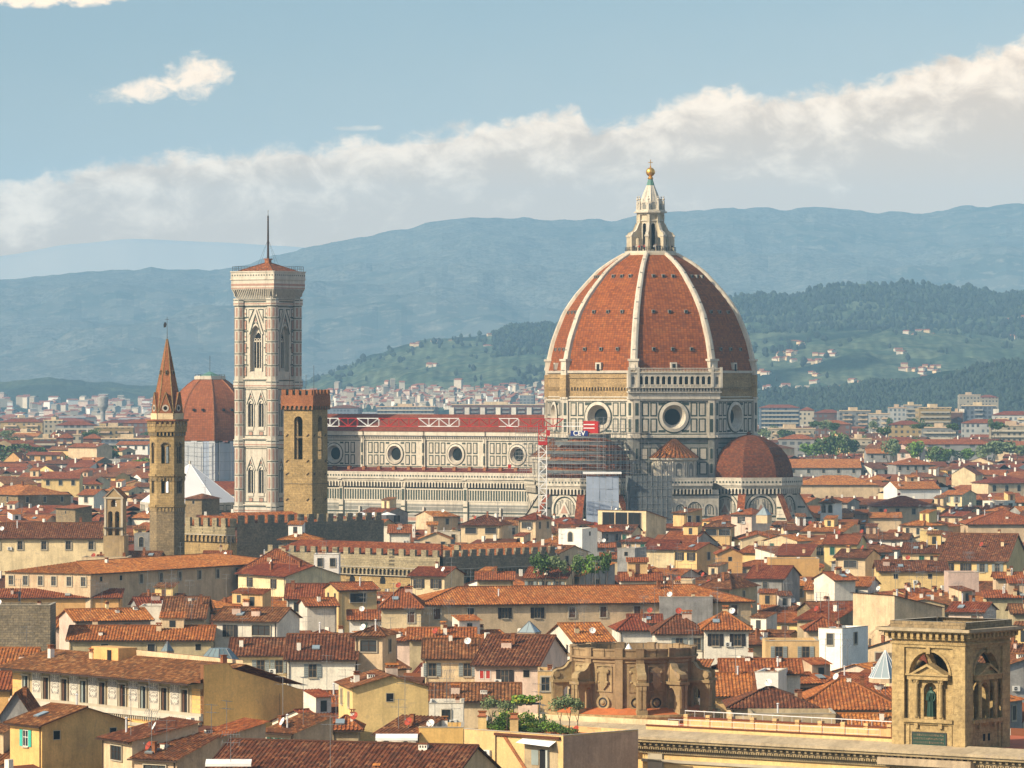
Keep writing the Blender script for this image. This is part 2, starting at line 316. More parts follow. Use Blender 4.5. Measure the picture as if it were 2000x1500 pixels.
class PL:
    "a wall plane: origin, facing angle; u to the right, v up, o outwards"
    def __init__(s, mb, org, a): s.mb = mb; s.o = Vector(org); s.U = tng(a); s.N = nrm(a)
    def pt(s, u, v, o=0): return s.o + s.U * u + Z * v + s.N * o
    def rect(s, u0, v0, u1, v1, m, o=.06): s.mb.face([s.pt(u0, v0, o), s.pt(u1, v0, o), s.pt(u1, v1, o), s.pt(u0, v1, o)], m)
    def poly(s, pts, m, o=.06): s.mb.face([s.pt(u, v, o) for u, v in pts], m)
    def slab(s, u0, v0, u1, v1, d, m, o=0, top=None):
        q = [(u0, v0), (u1, v0), (u1, v1), (u0, v1)]; s.poly(q, m, o + d)
        for i in range(4):
            a, b = q[i], q[(i + 1) % 4]; s.mb.face([s.pt(*a, o), s.pt(*b, o), s.pt(*b, o + d), s.pt(*a, o + d)], (top or m) if i == 2 else m)
    def frame(s, u0, v0, u1, v1, t, m, o=.06):
        s.rect(u0, v0, u1, v0 + t, m, o); s.rect(u0, v1 - t, u1, v1, m, o); s.rect(u0, v0 + t, u0 + t, v1 - t, m, o); s.rect(u1 - t, v0 + t, u1, v1 - t, m, o)
    def panel(s, u0, v0, u1, v1, t=.28, mf='marble_green', mp='marble_panel', o=.06):
        s.rect(u0, v0, u1, v1, mf, o); s.rect(u0 + t, v0 + t, u1 - t, v1 - t, mp, o + .05)
    def ring(s, cu, cv, r0, r1, m, o0=.1, o1=None, n=28):
        o1 = o0 if o1 is None else o1
        for k in range(n):
            a, b = 2 * math.pi * k / n, 2 * math.pi * (k + 1) / n
            s.mb.face([s.pt(cu + r0 * math.cos(a), cv + r0 * math.sin(a), o0), s.pt(cu + r1 * math.cos(a), cv + r1 * math.sin(a), o1),
                       s.pt(cu + r1 * math.cos(b), cv + r1 * math.sin(b), o1), s.pt(cu + r0 * math.cos(b), cv + r0 * math.sin(b), o0)], m, smooth=True)
    def disc(s, cu, cv, r, m, o=.1, n=28): s.mb.face([s.pt(cu + r * math.cos(2 * math.pi * k / n), cv + r * math.sin(2 * math.pi * k / n), o) for k in range(n)], m)
    def holewall(s, u0, v0, u1, v1, cu, cv, r, m, o=0, n=32):
        "rectangle with a round hole"
        angs = sorted(set([2 * math.pi * k / n for k in range(n)] + [math.atan2(y - cv, x - cu) % (2 * math.pi) for x in (u0, u1) for y in (v0, v1)]))
        def ext(a):
            c, d = math.cos(a), math.sin(a); t = 1e9
            if c > 1e-9: t = min(t, (u1 - cu) / c)
            if c < -1e-9: t = min(t, (u0 - cu) / c)
            if d > 1e-9: t = min(t, (v1 - cv) / d)
            if d < -1e-9: t = min(t, (v0 - cv) / d)
            return (cu + c * t, cv + d * t)
        for i, a in enumerate(angs):
            b = angs[(i + 1) % len(angs)]
            if i == len(angs) - 1: b += 2 * math.pi
            if b - a < 1e-5: continue
            s.poly([(cu + r * math.cos(a), cv + r * math.sin(a)), ext(a), ext(b), (cu + r * math.cos(b), cv + r * math.sin(b))], m, o)
    def arch(s, cu, v0, w, vs, m, o=.06, pointed=False): s.poly([(cu + w / 2, v0), *reversed(archpts(cu, w, vs, pointed)), (cu - w / 2, v0)][::1], m, o)
    def archring(s, cu, w0, w1, vs, m, o=.1, pointed=False, v0=None, n=12):
        A, B = archpts(cu, w0, vs, pointed, n), archpts(cu, w1, vs, pointed, n)
        for k in range(len(A) - 1): s.poly([A[k], A[k + 1], B[k + 1], B[k]], m, o)
        if v0 is not None:
            s.rect(cu - w1 / 2, v0, cu - w0 / 2, vs, m, o); s.rect(cu + w0 / 2, v0, cu + w1 / 2, vs, m, o)
    def archwall(s, u0, v0, u1, v1, cu, w, vb, vs, m, d=.8, mr=None, back=None, pointed=False, o=0):
        "rectangle pierced by an arched opening, with reveals d deep and an optional back pane"
        A = archpts(cu, w, vs, pointed, 12); mr = mr or m
        s.rect(u0, v0, cu - w / 2, v1, m, o); s.rect(cu + w / 2, v0, u1, v1, m, o)
        if vb > v0: s.rect(cu - w / 2, v0, cu + w / 2, vb, m, o)
        for k in range(len(A) - 1): s.poly([A[k], A[k + 1], (A[k + 1][0], v1), (A[k][0], v1)], m, o)
        L = [(cu - w / 2, vb)] + A + [(cu + w / 2, vb)]
        for k in range(len(L)):
            a, b = L[k], L[(k + 1) % len(L)]; s.mb.face([s.pt(*a, o), s.pt(*b, o), s.pt(*b, o - d), s.pt(*a, o - d)], mr)
        if back: s.poly(L, back, o - d)
def P3(px, py, D): return Vector(((px - 1000) / FPX * D, D, CAMZ - (py - 750) / FPX * D))
# ============================================================ ground, hills, haze
def noise2(x, y, s=0):
    from mathutils import noise
    return noise.fractal(Vector((x, y, s)), .9, 2.1, 5)
def interp(T, x):
    if x <= T[0][0]: return T[0][1]
    for (a, ya), (b, yb) in zip(T, T[1:]):
        if x <= b:
            t = (x - a) / (b - a); t = t * t * (3 - 2 * t) * .5 + t * .5; return ya + (yb - ya) * t
    return T[-1][1]
def ground_mat():
    m, nt, b = newmat('ground'); t = N(nt, 'ShaderNodeTexCoord'); n = NOISE(nt, t.outputs['Object'], .004, 8, .6)
    nt.links.new(RAMP(nt, n, [(.35, (.055, .06, .045)), (.5, (.10, .10, .075)), (.62, (.045, .075, .03))]), b.inputs['Base Color'])
ground_mat()
g = MB(); g.face([(-14000, -300, 0), (14000, -300, 0), (14000, 26000, 0), (-14000, 26000, 0)], 'ground'); g.build('ground', kind='structure')

def hillmat(name, forest, field, fs, thr, rock=None, patch=None, rows=None):
    m, nt, b = newmat(name); b.inputs['Roughness'].default_value = 1; b.inputs['Specular IOR Level'].default_value = 0
    t = N(nt, 'ShaderNodeTexCoord'); v = t.outputs['Object']
    n = NOISE(nt, v, fs, 6, .6, .4); f = NOISE(nt, v, fs * 22, 5, .75)
    k = RAMP(nt, n, [(thr - .03, 0), (thr + .03, 1)])
    ff = NOISE(nt, v, fs * 70, 3, .8)
    fo = MIX(nt, RAMP(nt, ff, [(.4, 0), (.6, 1)]), tuple(x * .42 for x in forest), tuple(x * 1.7 for x in forest))
    vo = N(nt, 'ShaderNodeTexVoronoi'); vo.inputs['Scale'].default_value = fs * 9; nt.links.new(v, vo.inputs['Vector'])
    sv = N(nt, 'ShaderNodeSeparateColor'); nt.links.new(vo.outputs['Color'], sv.inputs[0])
    fi = MIX(nt, sv.outputs[0], field, tuple(x * y for x, y in zip(field, (.40, .55, .6)))); fi = MIX(nt, RAMP(nt, f, [(.45, 0), (.7, .8)]), fi, tuple(x * .4 for x in forest))
    if rows:
        wv = N(nt, 'ShaderNodeTexWave'); wv.inputs['Scale'].default_value = rows; wv.inputs['Distortion'].default_value = 3; nt.links.new(v, wv.inputs['Vector'])
        fi = MIX(nt, MATH(nt, 'MULTIPLY', wv.outputs[1], .35), fi, tuple(x * .5 for x in forest))
    c = MIX(nt, k, fi, fo)
    if rock:
        c = MIX(nt, RAMP(nt, f, [(.52, 0), (.64, 1)]), c, rock) if rock else c
    nt.links.new(c, b.inputs['Base Color'])
hillmat('hill_near', (.010, .022, .018), (.125, .155, .095), .0028, .56, rows=.02)
hillmat('hill_wood', (.010, .022, .016), (.04, .06, .035), .0028, .35)
hillmat('hill_left', (.03, .045, .035), (.10, .12, .07), .0032, .52, rows=.02)
hillmat('hill_far', (.52, .46, .38), (.54, .48, .40), .0003, .42)
hillmat('hill_stony', (.085, .095, .09), (.11, .12, .11), .0013, .47, rock=(.17, .17, .145))
def ridge(name, sky, D0, D1, D2, mat, px0, px1, nx, ny, rough=0, z0=0, bumps=0, seed=0, foot=None):
    "terrain from its foot at depth D0 (height z0) to a crest at depth D1 whose height gives the skyline, falling away to D2"
    mb = MB(); rows = []
    for j in range(ny + 1):
        t = j / ny; row = []
        for i in range(nx + 1):
            px = px0 + (px1 - px0) * i / nx
            if t <= .8: q = t / .8; D = D0 + (D1 - D0) * q; k = q ** 1.15 * (1.0 if not foot else 1) 
            else: q = (t - .8) / .2; D = D1 + (D2 - D1) * q; k = 1 - q * q
            H = CAMZ + (750 - interp(sky, px)) / FPX * D1
            x = (px - 1000) / FPX * D
            nz = noise2(x * .0011 + seed, D * .0011, seed) * rough * math.sin(math.pi * min(1, t / .8)) if t < .8 else 0
            b = noise2(x * .012, D * .012, seed + 3) * bumps * min(1, k * 3) 
            row.append(Vector((x, D, z0 + (H - z0) * k + nz + b)))
        rows.append(row)
    for j in range(ny):
        for i in range(nx): mb.face([rows[j][i], rows[j][i + 1], rows[j + 1][i + 1], rows[j + 1][i]], mat, smooth=True)
    return mb.build(name, kind='structure'), rows
S_far = [(-300, 500), (0, 490), (140, 466), (260, 455), (420, 462), (560, 470), (800, 500), (2300, 520)]
S_main = [(-300, 545), (0, 545), (60, 543), (140, 532), (240, 527), (330, 525), (430, 526), (470, 520), (540, 498), (620, 478), (720, 462), (790, 446), (860, 430), (930, 425), (1000, 427), (1090, 431), (1200, 428), (1310, 414), (1400, 407),
          (1500, 407), (1610, 406), (1680, 412), (1780, 416), (1830, 413), (1900, 403), (1960, 399), (2060, 398), (2300, 410)]
S_left = [(-300, 735), (0, 745), (100, 740), (200, 748), (300, 755), (420, 765), (600, 790), (2300, 800)]
S_mid = [(300, 795), (560, 765), (600, 745), (660, 722), (720, 700), (790, 676), (860, 664), (900, 660), (960, 652), (1000, 642), (1080, 636), (1200, 622), (1300, 604), (1400, 588), (1440, 580), (1500, 577), (1560, 574), (1610, 564), (1680, 558), (1740, 558), (1800, 562), (1880, 570), (1950, 575), (2000, 569), (2300, 560)]
S_low = [(1150, 790), (1400, 770), (1480, 768), (1560, 762), (1640, 758), (1720, 752), (1800, 742), (1850, 733), (1900, 722), (1960, 716), (2010, 714), (2300, 700)]
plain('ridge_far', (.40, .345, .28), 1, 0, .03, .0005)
ridge('far_mountains', S_far, 17500, 20500, 21500, 'ridge_far', -250, 900, 60, 12, rough=30, seed=5)
ridge('mountains', S_main, 9500, 14000, 15500, 'hill_stony', -250, 2250, 220, 60, rough=90, bumps=9, seed=2, z0=20)
ridge('foothills', S_left, 6800, 8200, 9200, 'hill_left', -250, 700, 130, 30, rough=20, bumps=7, seed=9)
_, MID = ridge('hills', S_mid, 5200, 7600, 8600, 'hill_near', 350, 2250, 330, 90, rough=34, bumps=9, seed=4)
_, LOW = ridge('wooded_rise', S_low, 4300, 5200, 5700, 'hill_wood', 1150, 2250, 200, 40, rough=6, bumps=9, seed=7)
def treemass(name, n, pick, label, mats=('leaf_dark', 'leaf_mid'), hs=(5, 11)):
    "a wood far away: many small pointed and rounded crowns on the slope"
    mb = MB(); rr = random.Random(hash(len(name)) % 97 + n)
    for _ in range(n):
        p = pick(rr)
        if p is None: continue
        h = rr.uniform(*hs); r = h * rr.uniform(.25, .62); m = rr.choice(mats); a = rr.uniform(0, 90)
        mid = [p + Vector((math.cos(R(a + 72 * k)) * r * rr.uniform(.7, 1.2), math.sin(R(a + 72 * k)) * r, h * rr.uniform(.3, .5))) for k in range(5)]
        top = p + Vector((rr.uniform(-1, 1), 0, h))
        up_ = [p + (q - p) * .62 + Vector((0, 0, h * rr.uniform(.45, .6))) for q in mid]
        for k in range(5): j = (k + 1) % 5; mb.face([mid[k], mid[j], up_[j], up_[k]], m, smooth=True); mb.face([up_[k], up_[j], top], m, smooth=True); mb.face([p - Vector((0, 0, 3)), mid[j], mid[k]], m)
    o = mb.build(name, kind='stuff', label=label, category='woods'); return o
def surf(rows, i, j):
    i0, j0 = int(i), int(j); a = rows[j0][i0]; b = rows[min(j0 + 1, len(rows) - 1)][min(i0 + 1, len(rows[0]) - 1)]; t = i - i0
    c = rows[j0][min(i0 + 1, len(rows[0]) - 1)]; d = rows[min(j0 + 1, len(rows) - 1)][i0]; s = j - j0
    return (a * (1 - t) + c * t) * (1 - s) + (d * (1 - t) + b * t) * s
def pick_mid(rr):
    nx, ny = len(MID[0]) - 1, len(MID) - 1; i = rr.uniform(0, nx - .01); px = 350 + 1900 * i / nx
    if px > 2060: return None
    if rr.random() < .33: j = rr.uniform(.70, .80) * ny
    else: j = rr.uniform(.05, .8) * ny
    p = surf(MID, i, j); den = noise2(p.x * .0021, p.y * .0021, 12)
    if 1430 < px < 2000 and .50 < j / ny < .79: den += .42
    if 960 < px < 1130 and j / ny > .55: den += .3
    if j / ny < .5 or px < 960: den -= .26
    return p if den > .06 or rr.random() < .05 else None
def pick_low(rr):
    nx, ny = len(LOW[0]) - 1, len(LOW) - 1; i = rr.uniform(60, nx - 5); j = rr.uniform(.1, .8) * ny; return surf(LOW, i, j)
treemass('hillside_woods', 17000, pick_mid, 'dark woods and scattered trees covering the near hills', ('far_dark', 'far_dark', 'far_mid'))
treemass('valley_woods', 9500, pick_low, 'belt of green trees at the foot of the right hills', ('far_dark', 'far_mid', 'far_mid'), (3.5, 7))

def pick_flat(rr):
    D = rr.uniform(2600, 6500); px = rr.uniform(-60, 2060); return Vector(((px - 1000) / FPX * D, D, 0)) if noise2(px * .01, D * .002, 3) > .0 else None
treemass('plain_trees', 4200, pick_flat, 'scattered trees between the distant city blocks on the plain', ('leaf_dark', 'far_mid', 'leaf_mid'), (3.5, 7.5))

# haze: one closed box of even air
hm = bpy.data.materials.new('haze'); hm.use_nodes = True; hn = hm.node_tree; hn.nodes.clear(); MATS['haze'] = hm
ho = N(hn, 'ShaderNodeOutputMaterial'); pv = N(hn, 'ShaderNodeVolumePrincipled'); hn.links.new(pv.outputs[0], ho.inputs['Volume'])
pv.inputs['Color'].default_value = (.38, .69, 1.0, 1); pv.inputs['Density'].default_value = 0.000061; pv.inputs['Anisotropy'].default_value = -0.3
hb = MB(); hb.box(-6000, -60, -1, 6000, 21800, 930, 'haze'); hz_o = hb.build('haze', kind='stuff', label='pale blue haze filling the air over city and hills', category='haze')

# ============================================================ cathedral
CC = Vector((270.5 / FPX * 1350, 1350, 0)); A0 = -33.2
def U(x): return Vector(x)
cath = empty('cathedral', CC, 0, label='great cathedral with ribbed red brick dome, white lantern and striped marble walls', category='cathedral')
prof = [(725, 206.5), (706, 202), (667, 193), (628, 178), (610, 170), (583, 152), (568, 140), (548, 122), (530, 104.5), (512, 80), (497, 54)]
DP = [(r / 7 / .988 - .65, CAMZ + (750 - y) / 7) for y, r in prof]      # circumradius, height
ribs = [A0 + 22.5 + 45 * k for k in range(8)]; faces = [A0 + 45 * k for k in range(8)]
def oct_ring(r): return [nrm(a) * r for a in ribs]
# shell
def smoothprof(P, n=4):
    o = []
    for k in range(len(P) - 1):
        a = P[max(0, k - 1)]; b = P[k]; c = P[k + 1]; d = P[min(len(P) - 1, k + 2)]
        for i in range(n):
            t = i / n; o.append(tuple(.5 * (2 * b[q] + (c[q] - a[q]) * t + (2 * a[q] - 5 * b[q] + 4 * c[q] - d[q]) * t * t + (3 * b[q] - a[q] - 3 * c[q] + d[q]) * t ** 3) for q in (0, 1)))
    return o + [P[-1]]
SP = smoothprof(DP, 2)
dome = MB(); vv = 0
for k in range(len(SP) - 1):
    (r0, z0), (r1, z1) = SP[k], SP[k + 1]; L = math.hypot((r1 - r0) * .92, z1 - z0)
    for a in faces:
        w0, w1 = r0 * math.sin(R(22.5)), r1 * math.sin(R(22.5))
        A, B = nrm(a - 22.5) * r0 + Z * z0, nrm(a + 22.5) * r0 + Z * z0; Cc, Dd = nrm(a + 22.5) * r1 + Z * z1, nrm(a - 22.5) * r1 + Z * z1
        dome.face([A, B, Cc, Dd], 'tile_dome', [(-w0 + a, vv), (w0 + a, vv), (w1 + a, vv + L), (-w1 + a, vv + L)])
    vv += L
def prof_at(z):
    for (r0, z0), (r1, z1) in zip(SP, SP[1:]):
        if z0 <= z <= z1: return r0 + (r1 - r0) * (z - z0) / (z1 - z0), (r1 - r0) / (z1 - z0)
    return SP[-1][0], -1
dome_o = dome.build('dome', cath)
ho_ = MB()
for a in faces:
    for zz, fr in ((63.6, .5), (73.9, .5), (83.8, .45)):
        r, sl = prof_at(zz); ap = r * math.cos(R(22.5)); hw = r * math.sin(R(22.5))
        for u in (-1, 0, 1):
            p = nrm(a) * (ap + .05) + tng(a) * (u * hw * fr) + Z * zz; X = Matrix.Translation(p) @ Matrix.Rotation(R(a), 4, 'Z')
            ho_.box(-.42, -.5, -.45, .42, .5, .5, 'marble_grey', X=X); ho_.box(-.28, -.56, -.35, .28, -.5, .35, 'dark_opening', X=X)
    r, sl = prof_at(59.3); p = nrm(a) * (r * math.cos(R(22.5))) + Z * 59; X = Matrix.Translation(p) @ Matrix.Rotation(R(a), 4, 'Z')
    ho_.box(-.9, -.9, -1, .9, 1, .9, 'marble_white', X=X); ho_.box(-.45, -.96, -1.4, .45, -.9, .5, 'dark_opening', X=X)
ho_.build('dome_windows', dome_o).name = 'dome_window'
for a in ribs:      # white marble ribs
    rb = MB(); wd = 1.0; prev = None; Rm = Matrix.Rotation(R(a), 4, 'Z')
    for k, (r, z) in enumerate(SP):
        w_ = 1.0 - .4 * k / len(SP); d = .95 - .3 * k / len(SP); dn = Vector((0, -1, .35 + .5 * k / len(SP))).normalized()
        c = Vector((0, -r, z)); q = [Rm @ (c + Vector((-w_, 0, 0)) - dn * .4), Rm @ (c + Vector((-w_, 0, 0)) + dn * d * .6), Rm @ (c + Vector((-w_ * .45, 0, 0)) + dn * d), Rm @ (c + Vector((w_ * .45, 0, 0)) + dn * d), Rm @ (c + Vector((w_, 0, 0)) + dn * d * .6), Rm @ (c + Vector((w_, 0, 0)) - dn * .4)]
        if prev:
            for i in range(5): rb.face([prev[i], prev[i + 1], q[i + 1], q[i]], 'marble_rib')
            if k % 3 == 0: rb.face([q[2] + Rm @ dn * .03, q[3] + Rm @ dn * .03, q[3] + Rm @ (dn * .03 + Vector((0, 0, .3))), q[2] + Rm @ (dn * .03 + Vector((0, 0, .3)))], 'marble_grey')
        prev = q
    X = Matrix.Rotation(R(a), 4, 'Z') @ Matrix.Translation((0, -29.35, 0))
    rb.box(-1.5, -.5, 49.9, 1.5, 1.6, 56.5, 'brick_drum' if abs(a - 11.8) > 30 else 'marble_white', X=X); rb.box(-1.25, -.3, 56.5, 1.25, 1.9, 60.3, 'marble_rib', X=X); rb.box(-1.55, -.6, 60.3, 1.55, 2.2, 60.9, 'marble_white', X=X)
    rb.build('rib', dome_o)
# lantern
lan = MB(); LZ = 90.3
lan.prism([tuple(nrm(a) * 7.7)[:2] for a in ribs], 89.6, 90.5, 'marble_lantern'); lan.prism([tuple(nrm(a) * 7.3)[:2] for a in ribs], 90.5, 91.0, 'marble_white')
for a in faces:
    P = PL(lan, nrm(a) * 3.15, a); P.archwall(-1.32, 91, 1.32, 101.4, 0, 1.05, 91.6, 98.2, 'marble_lantern', .6, 'marble_grey', 'dark_opening')
    P.archring(0, 1.15, 1.7, 98.2, 'marble_white', .12, v0=91.6)
for z0, z1, r in ((101.2, 101.7, 3.9), (101.7, 102.1, 4.7), (102.1, 102.5, 4.2), (99.4, 99.7, 3.75)): lan.prism([tuple(nrm(a) * r)[:2] for a in ribs], z0, z1, 'marble_white')
lan_o = lan.build('lantern', cath)
for a in ribs:
    bt = MB(); X = Matrix.Rotation(R(a), 4, 'Z')
    bt.box(-.45, -6.7, 90.9, .45, -5.3, 95.0, 'marble_lantern', X=X); bt.box(-.6, -6.9, 95.0, .6, -5.1, 95.5, 'marble_white', X=X); bt.box(-.35, -3.9, 90.9, .35, -3.1, 101.2, 'marble_lantern', X=X)
    sc = [(-6.6, 95.5), (-6.3, 96.2), (-5.6, 96.4), (-5.0, 96.9), (-4.5, 98.0), (-4.1, 98.8), (-3.8, 98.9), (-3.8, 94.6), (-4.6, 94.9), (-5.3, 94.4), (-5.3, 95.5)]
    for sx in (-.35, .35): bt.face([X @ Vector((sx, y, z)) for y, z in sc], 'marble_lantern')
    for i in range(len(sc)): 
        (y0, z0), (y1, z1) = sc[i], sc[(i + 1) % len(sc)]; bt.face([X @ Vector((-.4, y0, z0)), X @ Vector((.4, y0, z0)), X @ Vector((.4, y1, z1)), X @ Vector((-.4, y1, z1))], 'marble_white')
    bt.build('buttress', lan_o)
    pn = MB(); p = nrm(a) * 3.7; pn.bar(p + Z * 102.5, p + Z * 105.1, (.4, .28), 'marble_white', 6); pn.ball(p + Z * 105.5, .36, 'marble_white', 6); pn.ball(p + Z * 106.15, .22, 'marble_white', 5); pn.build('pinnacle', lan_o)
cr = MB()
for a in faces:
    P = PL(cr, nrm(a) * 3.3, a); P.rect(-1.35, 102.5, 1.35, 104.2, 'marble_white', 0); P.arch(0, 102.7, 1.2, 103.6, 'marble_grey', .05); P.archring(0, 1.3, 1.9, 104.1, 'marble_white', .15)
cr.build('niche_ring', lan_o)
cone = MB(); pr = []
for t in range(32):
    a = 360 * t / 32; rr_ = 1.0 if t % 4 else 1.12; pr.append((a, rr_))
for t in range(32):
    a0, k0 = pr[t]; a1, k1 = pr[(t + 1) % 32]; a1 = a1 if t < 31 else 360
    zs = [(3.05, 103.6), (2.5, 105.2), (1.75, 107.4), (1.0, 109.4), (.55, 111.2)]
    for (r0, z0), (r1, z1) in zip(zs, zs[1:]): cone.face([nrm(a0) * r0 * k0 + Z * z0, nrm(a1) * r0 * k1 + Z * z0, nrm(a1) * r1 * k1 + Z * z1, nrm(a0) * r1 * k0 + Z * z1], 'verdigris' if z0 > 109 else 'marble_white')
cone.build('cone_roof', lan_o)
gb = MB(); gb.ball((0, 0, 113.15), 1.28, 'gold', 14); gb.lathe((0, 0, 0), [(.55, 111.0), (.85, 111.4), (.5, 111.9), (.5, 112.2)], 'gold', 12); gb.build('gilded_ball', lan_o)
gc = MB(); gc.bar((0, 0, 114.3), (0, 0, 116.6), .13, 'gold'); gc.bar((-.62, 0, 115.8), (.62, 0, 115.8), .13, 'gold'); gc.ball((0, 0, 114.6), .25, 'gold', 5); gc.build('cross', lan_o)
rl = MB()
for a in faces:
    s_ = 7.3 * math.sin(R(22.5)); c = nrm(a) * 7.15 * math.cos(R(22.5)); 
    for z in (91.5, 92.1): rl.bar(c - tng(a) * s_ + Z * z, c + tng(a) * s_ + Z * z, .05, 'metal_dark')
    for k in range(13): u = -s_ + 2 * s_ * k / 12; rl.bar(c + tng(a) * u + Z * 91, c + tng(a) * u + Z * 92.1, .04, 'metal_dark')
rl.build('railing', lan_o)
# drum
dr = MB(); HW = 29.6 * math.sin(R(22.5)); AP = 29.6 * math.cos(R(22.5)); OZ = 45.0
for a in faces:
    P = PL(dr, nrm(a) * AP, a)
    P.holewall(-HW, 39.7, HW, 49.8, 0, OZ, 3.3, 'marble_clean')
    P.ring(0, OZ, 3.3, 2.25, 'marble_panel', 0, -1.7); P.ring(0, OZ, 3.3, 4.15, 'marble_white', .45, .3); P.ring(0, OZ, 3.3, 3.0, 'marble_clean', .45, -.6)
    P.ring(0, OZ, 4.15, 4.5, 'marble_green', .12)
    P.disc(0, OZ, 2.3, 'oculus_glass', -1.7)
    for z0, z1 in ((45.15, 49.0), (40.75, 44.6)):
        for u0, u1 in ((-9.0, -7.0), (-6.6, -4.7), (4.7, 6.6), (7.0, 9.0)): P.panel(u0, z0, u1, z1, .36)
        for sx in (-1, 1):
            u0, u1 = sorted((sx * 4.3, sx * 2.3)); 
            zz0, zz1 = (48.15, 49.0) if z0 > 45 else (40.75, 41.4)
            P.rect(u0, zz0, u1, zz1, 'marble_green', .03)
    P.rect(-HW, 49.15, HW, 49.35, 'marble_green', .05); P.rect(-9.3, 40.15, 9.3, 40.4, 'marble_green', .05)
    P.slab(-HW - .1, 49.35, HW + .1, 49.85, .35, 'marble_white'); P.slab(-HW - .3, 39.3, HW + .3, 39.9, .8, 'marble_clean')
    P.slab(-HW - .3, 38.9, HW + .3, 39.3, .55, 'marble_green')
    # lower dark walls beneath the drum
    P.rect(-HW, 0, HW, 39.3, 'marble_grey', 0); P.rect(-HW, 37.6, HW, 37.9, 'marble_green', .05)
    for z0, z1 in ((33.2, 36.6), (29.2, 32.7)):
        for u0, u1 in ((-9.4, -7.2), (-6.8, -4.6), (4.6, 6.8), (7.2, 9.4)): P.panel(u0, z0, u1, z1, .3)
    for zz in (28.2, 27.2, 31.9): P.rect(-HW, zz, HW, zz + .35, 'marble_green' if zz > 28.5 else 'marble_white', .03)
    if abs(a - (A0 + 45)) > 1:       # the unfinished brick band
        P.rect(-HW, 49.85, HW, 57.7, 'brick_drum', -.35); P.slab(-HW, 50.3, HW, 50.6, .2, 'marble_white', -.35); P.slab(-HW, 57.0, HW, 57.7, .45, 'marble_panel', -.35)
        P.slab(-HW, 55.6, HW, 55.9, .25, 'brick_drum', -.35)
        rr = random.Random(int(a)); u = -HW + 1.2
        while u < HW - 1.2: P.slab(u, 52.4, u + .45, 53.0 + rr.random() * .2, .5, 'brick_drum', -.35); P.rect(u + .45, 52.5, u + .95, 53.1, 'dark_opening', -.3); u += .95
dr_o = dr.build('drum', cath)
for a in ribs:
    pl = MB(); P = PL(pl, nrm(a) * 29.9, a)
    for sg in (-1, 1):
        Q = PL(pl, nrm(a) * 29.75, a + sg * 22.5); uu = sorted((0, sg * 1.75)); Q.slab(uu[0], 39.9, uu[1], 49.85, .35, 'marble_clean'); Q.slab(uu[0], 39.2, uu[1], 39.9, 1.0, 'marble_white'); Q.slab(uu[0], 49.85, uu[1], 50.4, .6, 'marble_white')
        m0, m1 = sorted((sg * .45, sg * 1.35))
        for z0, z1 in ((45.4, 48.8), (40.8, 44.4)): Q.panel(m0, z0, m1, z1, .12, 'marble_green', 'marble_green', .40)
        Q.slab(uu[0], 26, uu[1], 39.2, .3, 'marble_grey')
        for z0, z1 in ((33.4, 36.5), (29.4, 32.4)): Q.panel(m0 - .05, z0, m1 + .05, z1, .12, 'marble_white', 'marble_green', .34)
        for z0 in (26.3, 27.1, 27.9): Q.rect(uu[0], z0, uu[1], z0 + .4, 'marble_green', .34)
    pl.build('corner_pilaster', dr_o)
# Baccio's white gallery on the south-east face
gl = MB(); a = A0 + 45; P = PL(gl, nrm(a) * AP, a); GW = HW + 1.6
P.slab(-GW, 49.85, GW, 51.6, .7, 'marble_white'); P.slab(-GW - .3, 51.6, GW + .3, 52.1, 1.3, 'marble_clean'); P.slab(-GW - .5, 52.9, GW + .5, 53.2, 1.9, 'marble_clean')
for k in range(30): u = -GW + .4 + k * (2 * GW - .8) / 29; P.slab(u - .2, 52.1, u + .2, 52.9, 1.5, 'marble_white')
P.rect(-GW, 53.2, GW, 57.6, 'brick_drum', .2)
for k in range(13):
    u = -9.6 + k * 1.6; wd = 1.6
    PP = PL(gl, nrm(a) * (AP + 1.7), a); PP.archwall(u - wd / 2, 53.2, u + wd / 2, 57.0, u, 1.05, 53.9, 55.6, 'marble_clean', .5, 'marble_white', 'dark_opening')
    PP.archring(u, 1.1, 1.3, 55.6, 'marble_white', .06)
    for q in range(5): PP.slab(u - .5 + q * .25 - .04, 53.2, u - .5 + q * .25 + .04, 53.9, .1, 'marble_white')
for sg in (-1, 1):
    PP = PL(gl, nrm(a) * (AP + 1.7), a); u0, u1 = sorted((sg * 10.4, sg * (GW + .2))); PP.archwall(u0, 53.2, u1, 57.0, (u0 + u1) / 2, .9, 53.9, 55.6, 'marble_clean', .5, 'marble_white', 'marble_grey')
    gl.box(u0 if sg < 0 else u1 - .4, -1.6, 53.2, u0 + .4 if sg < 0 else u1, .4, 57.0, 'marble_clean', X=Matrix.Rotation(R(a), 4, 'Z') @ Matrix.Translation((0, -AP, 0)))
P.slab(-GW - .3, 57.0, GW + .3, 57.3, 2.0, 'marble_white')
for k in range(64): u = -GW + k * 2 * GW / 63; P.slab(u - .07, 57.3, u + .07, 58.2, .15, 'marble_white', 1.7)
P.slab(-GW - .3, 58.2, GW + .3, 58.4, .4, 'marble_clean', 1.6)
for u in (-GW, -10.4, 10.4, GW): P.slab(u - .35, 53.2, u + .35, 58.6, .35, 'marble_clean', 1.7)
gl.build('gallery', dr_o)

